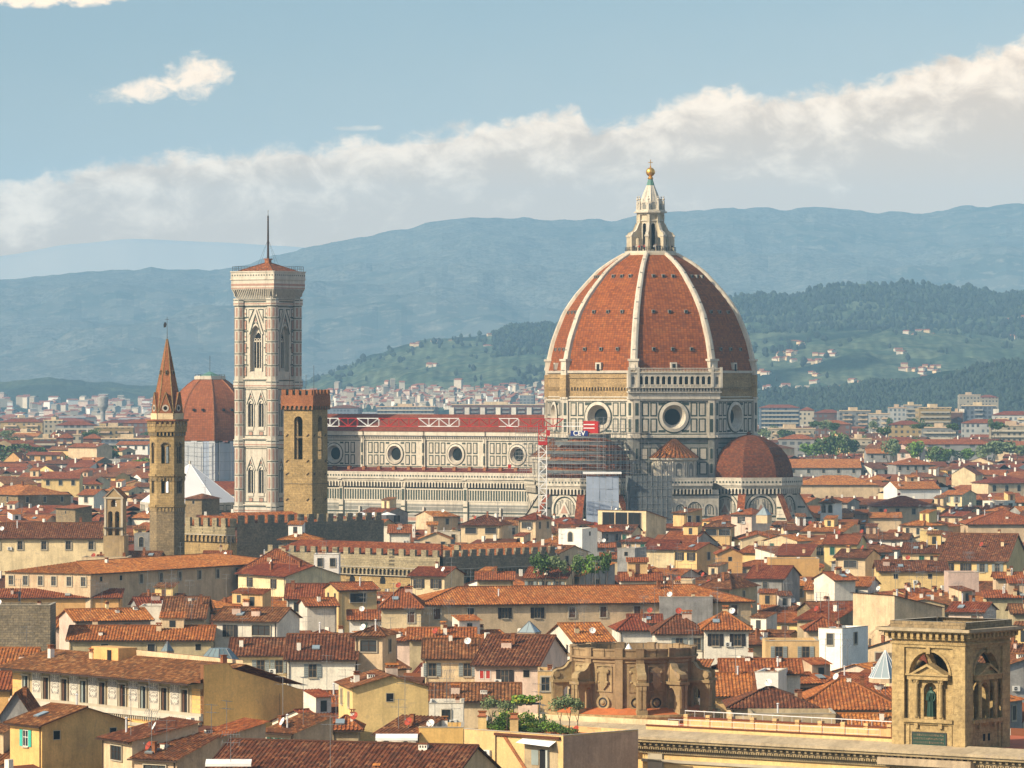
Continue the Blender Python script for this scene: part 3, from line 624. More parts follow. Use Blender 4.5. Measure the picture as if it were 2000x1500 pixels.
def arcade(P, u0, u1, v0, v1, n, m='marble_clean', arch='dark_opening', o=.6, w=.62):
    "projecting corbel table with small arches"
    P.slab(u0, v1, u1, v1 + .35, o + .2, m); dx = (u1 - u0) / n
    for k in range(n):
        c = u0 + (k + .5) * dx; P.archwall(c - dx / 2, v0, c + dx / 2, v1, c, dx * w, v0, v0 + (v1 - v0) * .5, m, .35, 'marble_panel', arch, True, o)
def parapet(P, u0, u1, v0, v1, n, o=.8, m='marble_clean', dot='marble_green'):
    P.slab(u0, v0, u1, v1, .25, m, o); P.slab(u0, v1, u1, v1 + .25, .4, 'marble_white', o - .08)
    for k in range(n): c = u0 + (k + .5) * (u1 - u0) / n; P.disc(c, (v0 + v1) / 2, .3, dot, o + .3, 6)
def stripes(P, u0, u1, zs, o=.04):
    for z0, z1, m in zs: P.rect(u0, z0, u1, z1, m, o)
def apse_face(P, W, scaff=False):
    "one side of an apse or chapel wall, W half width, 0..25 high plus gallery to 28.3"
    P.rect(-W, 0, W, 25.2, 'marble_clean', 0)
    arcade(P, -W - .3, W + .3, 24.0, 25.9, max(3, int(W * 2 / 1.0)), o=.7); parapet(P, -W - .5, W + .5, 26.3, 28.2, max(4, int(W * 2 / .9)), .95)
    P.rect(-W, 23.6, W, 23.9, 'marble_green', .05)
    P.archring(0, 6.2, 7.0, 20.0, 'marble_green', .06, v0=18.4); P.archring(0, 7.0, 8.2, 20.0, 'marble_white', .3, v0=18.4); P.archring(0, 8.2, 8.6, 20, 'marble_green', .08, v0=18.4)
    for k in range(7):
        if abs(k - 3) < 1: continue
        u = (k - 3) * .85; hh = 20 + math.sqrt(max(0, 3.0 ** 2 - u * u)); P.panel(u - .3, 18.6, u + .3, hh - .3, .12)
    P.archring(0, 1.6, 3.0, 17.4, 'marble_white', .35, True, v0=9); P.arch(0, 9, 1.6, 17.4, 'dark_opening', .1, True); P.rect(-.1, 9, .1, 18, 'marble_white', .16)
    P.poly([(-2.0, 18.6), (2.0, 18.6), (.0, 22.3)], 'marble_white', .4); P.poly([(-1.2, 18.9), (1.2, 18.9), (.0, 21.2)], 'marble_pink', .46)
    for sg in (-1, 1):
        u0, u1 = sorted((sg * 1.6, sg * W)); 
        stripes(P, u0, u1, [(17.6, 18.1, 'marble_green'), (16.2, 16.6, 'marble_green'), (14.8, 15.9, 'marble_pink'), (13.8, 14.2, 'marble_green'), (12.0, 13.0, 'marble_pink'), (11.2, 11.6, 'marble_green')])
        for q in range(5): uu = u0 + .5 + q * (u1 - u0 - .9) / 4; P.panel(uu - .3, 4, uu + .3, 10.4, .14)
def tribune(ang, name, tm='tile_dome_old'):
    c = nrm(ang) * 31.8; RR = 13.6; W = RR * math.sin(R(22.5)); ap = RR * math.cos(R(22.5)); tb = MB()
    for k in (-90, -45, 0, 45, 90): apse_face(PL(tb, c + nrm(ang + k) * ap, ang + k), W)
    tb.prism([tuple((c + nrm(ang - 112.5 + 45 * k) * RR))[:2] for k in range(6)] + [tuple((c - nrm(ang) * 6 + tng(ang) * 12.5))[:2], tuple((c - nrm(ang) * 6 - tng(ang) * 12.5))[:2]], 25.2, 28.2, 'marble_panel')
    t_o = tb.build(name, cath)
    hd = MB(); pr = [(12.3, 28.2), (12.25, 29.4), (11.7, 32.0), (10.6, 34.4), (8.8, 36.6), (6.4, 38.3), (3.6, 39.5), (1.0, 40.0)]; vv = 0
    for (r0, z0), (r1, z1) in zip(pr, pr[1:]):
        L = math.hypot(r1 - r0, z1 - z0)
        for k in range(-2, 3):
            aa = ang + 45 * k; w0, w1 = r0 * math.sin(R(22.5)), r1 * math.sin(R(22.5))
            hd.face([c + nrm(aa - 22.5) * r0 + Z * z0, c + nrm(aa + 22.5) * r0 + Z * z0, c + nrm(aa + 22.5) * r1 + Z * z1, c + nrm(aa - 22.5) * r1 + Z * z1], tm, [(-w0, vv), (w0, vv), (w1, vv + L), (-w1, vv + L)])
        vv += L
    hd.ball(c + Z * 40.2, .7, 'tile_dome_old', 6); hd.build('half_dome', t_o)
    for k in (-67.5, -22.5, 22.5, 67.5):
        f = MB(); X = Matrix.Translation(c) @ Matrix.Rotation(R(ang + k), 4, 'Z'); r0, r1 = RR - .3, RR + 7.5; w_ = .75
        for sx in (-w_, w_): f.face([X @ Vector(q) for q in ((sx, -r0, 0), (sx, -r1, 0), (sx, -r1, 12.2), (sx, -r0, 24.6))], 'marble_clean'); 
        for q in range(7):
            for sx in (-w_ - .05, w_ + .05): zz = 2 + q * 3; rr1 = min(r1, r0 + (24 - zz) / 12.4 * 7.8) - .1; f.face([X @ Vector(t) for t in ((sx, -r0 - .3, zz), (sx, -rr1, zz), (sx, -rr1, zz + .5), (sx, -r0 - .3, zz + .5))], 'marble_green')
        f.face([X @ Vector(q) for q in ((-w_, -r1, 0), (w_, -r1, 0), (w_, -r1, 12.2), (-w_, -r1, 12.2))], 'marble_panel')
        f.face([X @ Vector(q) for q in ((-w_ - .3, -r1 - .3, 12.3), (w_ + .3, -r1 - .3, 12.3), (w_ + .3, -r0, 25.0), (-w_ - .3, -r0, 25.0))], 'tile_red' , [(0, 0), (2, 0), (2, 14), (0, 14)])
        f.build('flying_buttress', t_o)
    return t_o
tribune(A0, 'south_tribune', 'tile_orange'); tribune(A0 + 90, 'east_tribune')
def exedra(ang, name):
    e = MB(); P = PL(e, nrm(ang) * 34.0, ang)
    P.rect(-11, 0, 11, 25.2, 'marble_clean', 0); arcade(P, -9, 9, 24.0, 25.9, 18, o=.7); parapet(P, -9, 9, 26.3, 28.2, 20, .95)
    for cu, w_ in ((-5.4, 6.0), (0.2, 2.6), (4.2, 4.0), (8.3, 2.6)):
        P.archring(cu, w_ - .6, w_ - .1, 20, 'marble_green', .06, v0=18.4); P.archring(cu, w_ - .1, w_ + .9, 20, 'marble_white', .25, v0=18.4)
        n_ = max(1, int((w_ - 1) / .9))
        for q in range(n_): uu = cu + (q - (n_ - 1) / 2) * .85; P.panel(uu - .3, 18.6, uu + .3, 20 + math.sqrt(max(.1, (w_ / 2 - .5) ** 2 - (uu - cu) ** 2)), .12)
    stripes(P, -11, 11, [(23.6, 23.9, 'marble_green'), (17.6, 18.0, 'marble_green'), (16.3, 16.7, 'marble_green'), (14.8, 15.9, 'marble_pink'), (13.8, 14.2, 'marble_green'), (12, 13, 'marble_pink'), (11.2, 11.6, 'marble_green')])
    for q in range(14): uu = -9.5 + q * 1.45; P.panel(uu - .4, 4, uu + .4, 10.4, .15)
    e.face([nrm(ang) * 24 + tng(ang) * 11 + Z * 27, nrm(ang) * 24 - tng(ang) * 11 + Z * 27, nrm(ang) * 34.9 - tng(ang) * 11 + Z * 27, nrm(ang) * 34.9 + tng(ang) * 11 + Z * 27], 'marble_panel')
    eo = e.build(name, cath)
    c = nrm(ang) * 27.2; r = MB()
    r.lathe(c, [(6.0, 27), (6.0, 33.3)], 'marble_clean', 24, ang - 100, ang + 100); r.lathe(c, [(6.5, 28.2), (6.5, 28.7), (6.0, 28.7)], 'marble_white', 24, ang - 100, ang + 100); r.lathe(c, [(6.1, 33.0), (6.7, 33.3), (6.8, 33.8), (5.8, 33.9)], 'marble_white', 24, ang - 100, ang + 100)
    for k in range(-2, 3):
        aa = ang + 36 * k; Q = PL(r, c + nrm(aa) * 6.05, aa); Q.arch(0, 28.8, 1.9, 31.5, 'marble_grey', .08); Q.archring(0, 1.9, 2.5, 31.5, 'marble_white', .25, v0=28.8); Q.arch(0, 28.9, 1.0, 30.4, 'marble_panel', .12)
        for sg in (-1, 1): aa2 = aa + 18 + sg * 2.6; r.bar(c + nrm(aa2) * 6.15 + Z * 28.7, c + nrm(aa2) * 6.15 + Z * 33, .22, 'marble_white', 6)
    r.build('niche_drum', eo)
    cr_ = MB(); n = 20
    for k in range(n):
        a0_, a1_ = ang - 110 + 220 * k / n, ang - 110 + 220 * (k + 1) / n; pr = [(6.9, 33.9), (4.6, 35.4), (2.2, 37.4), (0.3, 39.2)]; vv = 0
        for (r0, z0), (r1, z1) in zip(pr, pr[1:]):
            L = math.hypot(r1 - r0, z1 - z0); w0 = R(11) * r0 / 2; w1 = R(11) * r1 / 2
            cr_.face([c + nrm(a0_) * r0 + Z * z0, c + nrm(a1_) * r0 + Z * z0, c + nrm(a1_) * r1 + Z * z1, c + nrm(a0_) * r1 + Z * z1], 'tile_orange', [(k - w0, vv), (k + w0, vv), (k + w1, vv + L), (k - w1, vv + L)]); vv += L
        cr_.bar(c + nrm(a0_) * 6.95 + Z * 33.95, c + nrm(a0_) * .4 + Z * 39.2, .11, 'tile_brown')
    cr_.build('cone_roof', eo)
exedra(A0 + 45, 'southeast_exedra'); exedra(A0 - 45, 'southwest_exedra')
# nave
nv = MB(); S_ = nrm(A0); P = PL(nv, S_ * 11, A0); OC = [-37.1, -57.9, -79.0, -100.2]
U0, U1 = -111.5, -26.0
bays = [(-111.5, -89.6), (-89.6, -68.4), (-68.4, -47.5), (-47.5, -26)]
for (b0, b1), oc in zip(bays[::-1], OC):
    P.holewall(b0, 30.0, b1, 38.4, oc, 34.0, 2.35, 'marble_clean'); P.ring(oc, 34, 2.35, 1.78, 'marble_panel', 0, -.8); P.ring(oc, 34, 2.35, 2.9, 'marble_white', .4, .25); P.ring(oc, 34, 2.9, 3.15, 'marble_green', .1); P.disc(oc, 34, 1.8, 'oculus_glass', -.8); P.ring(oc, 34, 2.35, 2.2, 'marble_white', .4, -.5)
    lc = b0 + 1.2
    xs = []; u = oc - 3.6
    while u - 1.7 > b0 + .6: xs.append(u - .85); u -= 2.05
    u = oc + 3.6
    while u + 1.7 < b1 - 1.6: xs.append(u + .85); u += 2.05
    for c_ in xs:
        for z0, z1 in ((34.2, 37.4), (30.9, 33.8)): P.panel(c_ - .78, z0, c_ + .78, z1, .32)
    for sg in (-1, 1):
        for zz in (36.9, 30.9): P.rect(oc + sg * 2.6 - .6, zz, oc + sg * 2.6 + .6, zz + .5, 'marble_green', .04)
    P.slab(b1 - 1.2, 29.8, b1 + .0, 38.4, .3, 'marble_clean')
    for z0, z1 in ((34.4, 37.2), (31, 33.6)): P.panel(b1 - 1.0, z0, b1 - .3, z1, .1, 'marble_green', 'marble_green', .32)
    P.rect(b1 + .1, 29.8, b1 + .3, 40.3, 'marble_green', .02)
stripes(P, U0, U1, [(30.35, 30.6, 'marble_green'), (37.7, 37.9, 'marble_green'), (38.4, 39.1, 'net_and_shade_grey')])
P.slab(U0, 38.0, U1, 38.4, .15, 'marble_white'); P.slab(U0, 39.0, U1, 39.3, .5, 'net_and_shade_grey'); P.slab(U0, 39.3, U1, 40.5, .75, 'marble_white')
for k in range(140): u = U0 + .3 + k * (U1 - U0) / 140; P.slab(u, 38.45, u + .3, 39.0, .4, 'marble_panel')
P.rect(U0, 30, U0 + .1, 38, 'marble_green', .1)
# west front slab and the north side, closing the volume
W_ = -tng(A0)
nv.face([S_ * 11 + W_ * 111.5 + Z * 0, -S_ * 11 + W_ * 111.5, -S_ * 11 + W_ * 111.5 + Z * 40.5, W_ * 111.5 + Z * 45.5, S_ * 11 + W_ * 111.5 + Z * 40.5], 'marble_clean')
nv.face([-S_ * 11 + W_ * 111.5, -S_ * 11 + W_ * 26, -S_ * 11 + W_ * 26 + Z * 40.5, -S_ * 11 + W_ * 111.5 + Z * 40.5], 'marble_clean')
nave_o = nv.build('nave', cath)
rf = MB()
for sg in (1, -1):
    a_, b_ = S_ * sg * 12 + Z * 40.5, Z * 45.3; L = 13
    rf.face([a_ + W_ * 112, a_ + W_ * 25, b_ + W_ * 25, b_ + W_ * 112], 'tile_maroon', [(0, 0), (87, 0), (87, L), (0, L)])
for k in range(3): rf.bar(S_ * 12 + Z * 40.6 + W_ * (47.5 + 21 * k), S_ * 12 + Z * 30 + W_ * (47.5 + 21 * k), .12, 'gutter_copper')
rf.build('nave_roof', nave_o)
al = MB(); P = PL(al, S_ * 21, A0); V0, V1 = -112, -24.5
P.rect(V0, 0, V1, 29, 'marble_aisle', 0)
arcade(P, V0, V1, 24.9, 26.7, 84, o=.8); parapet(P, V0, V1, 27.2, 28.9, 92, 1.1)
stripes(P, V0, V1, [(24.6, 24.9, 'marble_green'), (21.0, 24.4, 'marble_green'), (20.2, 20.9, 'marble_white'), (19.6, 20.0, 'marble_grey'), (18.4, 19.3, 'marble_grey'), (17.6, 18.0, 'marble_green'), (16.6, 17.1, 'marble_grey'), (15.4, 16.3, 'marble_pink'), (14.4, 15.0, 'marble_green'), (13.2, 14.0, 'marble_pink'), (12.6, 13.0, 'marble_green')])
for k in range(100): u = V0 + .4 + k * (V1 - V0) / 100; P.slab(u, 21.2, u + .28, 24.2, .12, 'marble_white')
P.slab(V0, 24.1, V1, 24.45, .2, 'marble_white'); P.slab(V0, 20.9, V1, 21.25, .2, 'marble_white')
for k in range(64): u = V0 + .7 + k * (V1 - V0) / 64; P.panel(u, 3, u + 1.0, 12.2, .22)
for u in (-90.5, -69.0, -47.8):
    P.slab(u - .7, 0, u + .7, 26.9, .5, 'marble_clean'); P.slab(u - .7, 26.9, u + .7, 29, 1.3, 'marble_clean'); P.rect(u - .45, 21.2, u + .45, 24.3, 'marble_green', .55); P.rect(u + .72, 0, u + 1.0, 28, 'marble_green', .1)
    for z in (12.7, 14.4, 17.6, 19.2): P.rect(u - .7, z, u + .7, z + .4, 'marble_green', .53)
for u in (-100, -84, -62, -36):
    P.poly([(u - 2.6, 11.5), (u + 2.6, 11.5), (u, 17.6)], 'marble_white', .6); P.poly([(u - 1.7, 11.9), (u + 1.7, 11.9), (u, 15.9)], 'marble_green', .65); P.slab(u - .25, 16.5, u + .25, 19.3, .4, 'marble_white', .3); P.arch(u, 3, 2.2, 9, 'dark_opening', .62, True)
    for sg in (-1, 1): P.slab(u + sg * 2.9 - .3, 3, u + sg * 2.9 + .3, 14.5, .7, 'marble_white')
a_, b_ = S_ * 22 + Z * 28.2, S_ * 11 + Z * 30.2
al.face([a_ + W_ * 112, a_ + W_ * 24, b_ + W_ * 24, b_ + W_ * 112], 'tile_maroon', [(0, 0), (88, 0), (88, 11), (0, 11)])
for k in range(17): u = V0 + 4 + k * 5.2; X = Matrix.Rotation(R(A0), 4, 'Z') @ Matrix.Translation((u, -14.5, 29.5)); al.box(-.5, -.5, 0, .5, .5, 1.0, 'brick_red', X=X)
al.face([S_ * 21 + W_ * 112, S_ * 11 + W_ * 112, S_ * 11 + W_ * 112 + Z * 29.8, S_ * 21 + W_ * 112 + Z * 28.5], 'marble_clean')
al.build('side_aisle', nave_o)

# ============================================================ bell tower of the cathedral
bt_c = CC + (-tng(A0)) * 110 + S_ * 30
bt = empty('marble_bell_tower', bt_c, A0, label='tall square bell tower of white, green and pink marble with pole on low red roof', category='bell tower')
BH = 5.75
def striped_band(P, W, z0, z1):
    P.slab(-W, z0, W, z1, .35, 'marble_white'); P.rect(-W, z0 + .35, W, z0 + .65, 'marble_pink', .4); P.rect(-W, z1 - .5, W, z1 - .2, 'marble_green', .4); P.slab(-W - .1, z1, W + .1, z1 + .3, .6, 'marble_clean')
shaft = MB()
for k in range(4):
    a = 90 * k; P = PL(shaft, nrm(a) * BH, a); W = BH
    P.rect(-W, 0, W, 17.4, 'marble_clean', 0)
    for z in (4, 9.5):
        for q in range(5): P.panel(-4.0 + q * 1.7, z, -4.0 + q * 1.7 + 1.2, z + 4.6, .22, 'marble_green', 'marble_panel')
    stripes(P, -W, W, [(14.6, 14.9, 'marble_green'), (15.3, 15.8, 'marble_pink'), (16.2, 16.5, 'marble_green'), (18.6, 18.9, 'marble_pink')])
    striped_band(P, W, 17.4, 19.4)
    for (z0, z1) in ((19.7, 36.2), (38.6, 53.0)):     # two storeys of paired windows
        zm = z0 + 3.2; vs = z0 + 9.0
        for sg in (-1, 1):
            cu = sg * 1.85; u0, u1 = sorted((0, sg * W)); P.archwall(u0, z0, u1, z1, cu, 1.9, zm, vs, 'marble_clean', .7, 'marble_panel', 'dark_opening', True)
            P.archring(cu, 1.9, 2.5, vs, 'marble_white', .2, True, v0=zm); P.archring(cu, 2.5, 2.75, vs, 'marble_green', .1, True, v0=zm)
            shaft.bar(P.pt(cu, zm, -.15), P.pt(cu, vs + .4, -.15), .13, 'marble_white', 6); P.disc(cu, vs + 1.1, .45, 'marble_white', -.1, 8)
            P.poly([(cu - 1.7, vs + .9), (cu + 1.7, vs + .9), (cu, vs + 4.9)], 'marble_green', .12) if False else None
            for d, m_, o in ((.0, 'marble_white', .3), (.35, 'marble_green', .26)):
                for s2 in (-1, 1): P.poly([(cu + s2 * (1.75 - d), vs + .6), (cu + s2 * (1.4 - d), vs + .6), (cu, vs + 4.1 - d), (cu, vs + 4.9 - d)], m_, o)
            P.disc(cu, vs + 2.9, .35, 'marble_pink', .15, 10); P.slab(cu - 1.0, zm - .9, cu + 1.0, zm, .25, 'marble_white'); P.panel(cu - .8, zm - 2.6, cu + .8, zm - 1.3, .2, 'marble_green', 'marble_pink')
        P.frame(-3.9, z0 + .6, 3.9, z1 - .5, .22, 'marble_green', .05)
        for sg in (-1, 1):
            for q in range(3): zz = z0 + 1 + q * (z1 - z0 - 2) / 3; u0, u1 = sorted((sg * 4.15, sg * 3.05 + sg * .0)); P.panel(sg * 4.55 - .35, zz, sg * 4.55 + .35, zz + (z1 - z0 - 2) / 3 - .5, .16, 'marble_green', 'marble_pink')
    striped_band(P, W, 36.2, 38.3); striped_band(P, W, 53.0, 55.3)
    # the high top storey with its triple window
    P.archwall(-W, 55.6, W, 76.3, 0, 3.9, 57.6, 67.4, 'marble_clean', 1.1, 'marble_panel', None, True)
    P.archwall(-2.0, 57.6, 2.0, 72, 0, 2.9, 58.6, 66.2, 'marble_white', .3, 'marble_white', 'dark_opening', True, -1.1)
    for u in (-.5, .5): shaft.bar(P.pt(u, 58.6, -.95), P.pt(u, 66.5, -.95), .12, 'marble_white', 6)
    P.slab(-1.5, 66.0, 1.5, 66.4, .15, 'marble_white', -1.1)
    for u in (-.95, 0, .95): P.ring(u, 66.6, .3, .48, 'marble_white', -.98, n=10)
    P.archring(0, 3.9, 4.6, 67.4, 'marble_white', .3, True, v0=57.6); P.archring(0, 4.6, 4.9, 67.4, 'marble_green', .12, True, v0=57.6)
    for d, m_, o in ((0, 'marble_white', .42), (.45, 'marble_green', .36)):
        for s2 in (-1, 1): P.poly([(s2 * (2.75 - d), 68.2), (s2 * (2.15 - d), 68.2), (0, 74.2 - d * 2), (0, 75.6 - d * 2)], m_, o)
    P.disc(0, 72.2, .5, 'marble_pink', .2, 10); P.ring(0, 72.2, .5, .7, 'marble_white', .25, n=12)
    for s2 in (-1, 1):
        P.poly([(s2 * 2.6, 75.4), (s2 * .6, 75.4), (s2 * 2.6, 71.2)], 'marble_green', .08); P.poly([(s2 * 2.35, 75.1), (s2 * 1.1, 75.1), (s2 * 2.35, 72.4)], 'marble_white', .14)
        z = 56.2
        for q in range(6): h = 2.8; P.panel(s2 * 3.75 - .5, z, s2 * 3.75 + .5, z + h, .2, 'marble_green' if q % 2 else 'marble_green', 'marble_white' if q % 2 else 'marble_pink'); P.disc(s2 * 3.75, z + h / 2, .28, 'marble_pink', .2, 8); z += 3.3
    for z in (59.3, 64.2, 69.0, 72.9): 
        for s2 in (-1, 1): u0, u1 = sorted((s2 * 2.75, s2 * W)); P.rect(u0, z, u1, z + .28, 'marble_green', .12)
    P.rect(-W, 75.9, W, 76.2, 'marble_green', .1)
    striped_band(P, W, 76.4, 77.8)
bs_o = shaft.build('shaft', bt)
for sx in (-1, 1):
    for sy in (-1, 1):       # octagonal corner buttresses
        cb = MB(); c = Vector((sx * BH, sy * BH, 0)); r = 1.62
        cb.prism([tuple(c + nrm(22.5 + 45 * k) * r)[:2] for k in range(8)], 0, 78.0, 'marble_clean')
        for k in range(8):
            P = PL(cb, c + nrm(45 * k) * r * math.cos(R(22.5)), 45 * k); w_ = r * math.sin(R(22.5))
            for z0 in list(range(2, 17, 5)): P.panel(-w_ + .16, z0, w_ - .16, z0 + 4.2, .14, 'marble_green', 'marble_panel', .03)
            for z0, z1, n_ in ((19.9, 36, 4), (38.8, 52.8, 4), (55.8, 76.2, 6)):
                h = (z1 - z0) / n_
                for q in range(n_): P.panel(-w_ + .2, z0 + q * h + .3, w_ - .2, z0 + (q + 1) * h - .3, .15, 'marble_white', 'marble_pink', .03); P.rect(-w_, z0 + (q + 1) * h - .12, w_, z0 + (q + 1) * h + .12, 'marble_green', .05)
            for z in (17.4, 36.2, 53.0, 76.4): P.slab(-w_ - .1, z, w_ + .1, z + 2.0, .3, 'marble_white'); P.rect(-w_, z + .4, w_, z + .7, 'marble_pink', .34); P.rect(-w_, z + 1.4, w_, z + 1.65, 'marble_green', .34)
        cb.build('corner_buttress', bt)
top = MB(); TW = 7.55
for k in range(4):
    a = 90 * k; n = 22
    Q0, Q1 = PL(top, nrm(a) * 6.6, a), PL(top, nrm(a) * TW, a)
    Q1.rect(-TW, 81.2, TW, 83.7, 'marble_white', 0); Q1.rect(-TW, 82.0, TW, 82.6, 'marble_pink', .04); Q1.rect(-TW, 81.2, TW, 81.5, 'marble_pink', .04)
    top.face([nrm(a) * 6.5 - tng(a) * 6.5 + Z * 78, nrm(a) * 6.5 + tng(a) * 6.5 + Z * 78, nrm(a) * (TW - .5) + tng(a) * (TW - .5) + Z * 81.2, nrm(a) * (TW - .5) - tng(a) * (TW - .5) + Z * 81.2], 'marble_grey')
    for q in range(n):
        u = -TW + (q + .5) * 2 * TW / n
        for s2 in (0,):
            f = 6.5 / TW; b0 = nrm(a) * 6.5 + tng(a) * u * f + Z * 78.1; e0 = nrm(a) * TW + tng(a) * u + Z * 81.0; d = tng(a) * .14
            top.face([b0 - d, b0 + d, e0 + d, e0 - d], 'marble_white'); top.face([b0 - d, e0 - d, e0 - d - Z * 0 - nrm(a) * .8, b0 - d], 'marble_panel')
            top.face([b0 + d, e0 + d, e0 + d - nrm(a) * .8], 'marble_panel')
        Q1.poly(archpts(u, 2 * TW / n * .8, 81.0, True, 6), 'marble_white', .02)
    Q1.slab(-TW - .15, 83.7, TW + .15, 84.0, .25, 'marble_clean'); Q1.slab(-TW, 84.0, TW, 85.9, .12, 'marble_clean'); Q1.slab(-TW - .1, 85.9, TW + .1, 86.2, .3, 'marble_white')
    for q in range(16): u = -TW + .5 + q * (2 * TW - 1) / 15; Q1.rect(u - .18, 84.8, u + .18, 85.2, 'marble_green', .16)
    Q1.rect(-TW, 79.0, TW, 81.2, 'marble_panel', -1.3)
top.prism([(-TW, -TW), (TW, -TW), (TW, TW), (-TW, TW)], 83.6, 84.9, 'marble_panel')
tp_o = top.build('crowning_gallery', bt)
br = MB()
for k in range(4):
    a = 90 * k; s_ = 6.6; br.face([nrm(a) * s_ - tng(a) * s_ + Z * 86.0, nrm(a) * s_ + tng(a) * s_ + Z * 86.0, Z * 88.9 + Vector((0, 0, 0))], 'tile_red', [(-s_, 0), (s_, 0), (0, 7)])
    br.bar(nrm(a + 45) * s_ * 1.414 + Z * 86.05, Z * 88.95, .16, 'tile_orange')
    br.face([nrm(a) * s_ - tng(a) * s_ + Z * 85.2, nrm(a) * s_ + tng(a) * s_ + Z * 85.2, nrm(a) * s_ + tng(a) * s_ + Z * 86, nrm(a) * s_ - tng(a) * s_ + Z * 86], 'marble_panel')
br.box(-.7, -.7, 88.2, .7, .7, 89.6, 'brick_red'); br.box(-.95, -.95, 89.6, .95, .95, 89.9, 'brick_red'); br.build('roof', bt)
po = MB(); po.bar((0, 0, 89.6), (0, 0, 102.2), (.34, .22), 'gutter_copper', 6); po.bar((0, 0, 102.2), (0, 0, 103.8), .06, 'metal_dark')
for k in range(4): po.bar((0, 0, 95.5), nrm(90 * k) * 4.2 + Z * 87.0, .025, 'metal_dark')
po.build('flagpole', bt)
rl = MB()
for k in range(4):
    a = 90 * k; c = nrm(a) * (TW - .1)
    for z in (87.6, 86.9): rl.bar(c - tng(a) * 7 + Z * z, c + tng(a) * 7 + Z * z, .045, 'metal_dark')
    for q in range(15): u = -7 + q; rl.bar(c + tng(a) * u + Z * 86.2, c + tng(a) * u + Z * 87.6, .04, 'metal_dark')
rl.build('railing', bt)
# ============================================================ other landmarks
def crenels(mb, P, u0, u1, z, n, mw, h, d, m, gap_first=False):
    "square merlons along a wall top"
    st = (u1 - u0) / n
    for k in range(n):
        u = u0 + k * st + (st - mw) / 2; X = Matrix.Identity(4); o = P.pt(u, 0); a = math.degrees(math.atan2(P.N.x, -P.N.y))
        X = Matrix.Translation(o) @ Matrix.Rotation(R(a), 4, 'Z'); mb.box(0, 0, z, mw, d, z + h, m, X=X)
# --- Bargello tower: slim square tower of golden stone
D = 1075; s8 = FPX / D; zt = lambda py, D=D: CAMZ - (py - 750) / FPX * D
c = P3(597, 750, D); yaw = -26
bg_t = empty('battlemented_tower', (c.x, D, 0), yaw, label='slim square golden stone tower with brick battlements and tall arched openings', category='tower')
sh = MB(); H = 3.58
for k in range(4):
    a = 90 * k; P = PL(sh, nrm(a) * H, a); zb, zs, ztop = zt(897), zt(822), zt(796)
    P.rect(-H, 0, H, zb - 1.5, 'stone_gold', 0); P.archwall(-H, zb - 1.5, H, ztop, .1, 2.1, zb, zs, 'stone_gold', 1.2, 'stone_brown', None)
    if k in (1, 2, 3): pass
    P.rect(-1.0, zt(855), 1.1, zt(855) + .35, 'stone_brown', -.5); P.slab(-H, zt(945), H, zt(945) + .18, .1, 'stone_brown')
    for z in (zt(850), zt(900), zt(925), zt(975)):
        for u in (-2.7, 2.5): P.mb.bar(P.pt(u - .3, z - .25, .12), P.pt(u + .3, z + .25, .12), .1, 'dark_wood')
    sh.face([P.pt(-H, zt(897) - 1.6, -.9), P.pt(H, zt(897) - 1.6, -.9), P.pt(H, zt(897) - 1.6, -6), P.pt(-H, zt(897) - 1.6, -6)], 'stone_brown')
sh.build('shaft', bg_t)
tp = MB(); T = 3.98
for k in range(4):
    a = 90 * k; P = PL(tp, nrm(a) * (T + .1), a); n = 7; z0, z1 = zt(800), zt(790)
    for q in range(n):
        dx = 2 * T / n; cu = -T + (q + .5) * dx; P.archwall(cu - dx / 2, z0, cu + dx / 2, z1, cu, dx * .66, z0, z0 + .5, 'brick_red', .45, 'stone_brown', 'stone_brown')
    P.rect(-T - .1, z1, T + .1, zt(772), 'brick_red', 0); crenels(tp, P, -T - .1, T + .1, zt(772), 5, .95, zt(761) - zt(772), .45, 'brick_red')
    P.rect(-T, zt(770), T, zt(763), 'verdigris', -.75)
tp.prism([(-T, -T), (T, -T), (T, T), (-T, T)], zt(775) - .1, zt(775), 'stone_brown'); tp.build('battlement', bg_t)
an = MB(); an.bar((2.6, -1, zt(775)), (2.6, -1, zt(714)), .045, 'metal_dark'); an.bar((-1, 2, zt(775)), (-1, 2, zt(732)), .045, 'metal_dark'); an.bar((-3, -2, zt(775)), (-3, -2, zt(728)), .05, 'gutter_copper'); an.build('antenna', bg_t)
# --- the palace below it: long battlemented walls
pal = empty('battlemented_palace', Vector((P3(463, 750, 1050).x, 1050, 0)), 0, label='long battlemented palace with golden left wall and dark right wall below the slim tower', category='palace')
pw = MB(); zt = lambda py, D=1050: CAMZ - (py - 750) / FPX * D
PA = PL(pw, (0, 0, 0), 43); PA.rect(0, 0, 42.5, zt(1032), 'stone_dark_shaded', 0); PA.rect(0, zt(1032), 42.5, zt(1023), 'stone_dark_shaded', 0); crenels(pw, PA, 0, 42.5, zt(1023), 15, 1.5, 1.75, .6, 'stone_dark_shaded')  # right wall faces away from the sun: its shade is put into darker stone
PB = PL(pw, (0, 0, 0), -47); L = 27.0
PB.rect(-L, 0, 0, zt(1060), 'stone_gold', 0); n = 19; dx = L / n
for q in range(n): cu = -L + (q + .5) * dx; PB.archwall(cu - dx / 2, zt(1060), cu + dx / 2, zt(1046), cu, dx * .7, zt(1060), zt(1052), 'stone_gold', .45, 'stone_brown', 'stone_brown', False, .5)
PB.slab(-L, zt(1047), 0, zt(1046) + .1, .2, 'frame_stone', .5)
PB.rect(-L, zt(1045), 0, zt(1030), 'stone_rough', .5); crenels(pw, PL(pw, nrm(-47) * .5, -47), -L, .5, zt(1030), 9, 1.6, 1.9, .6, 'stone_rough')
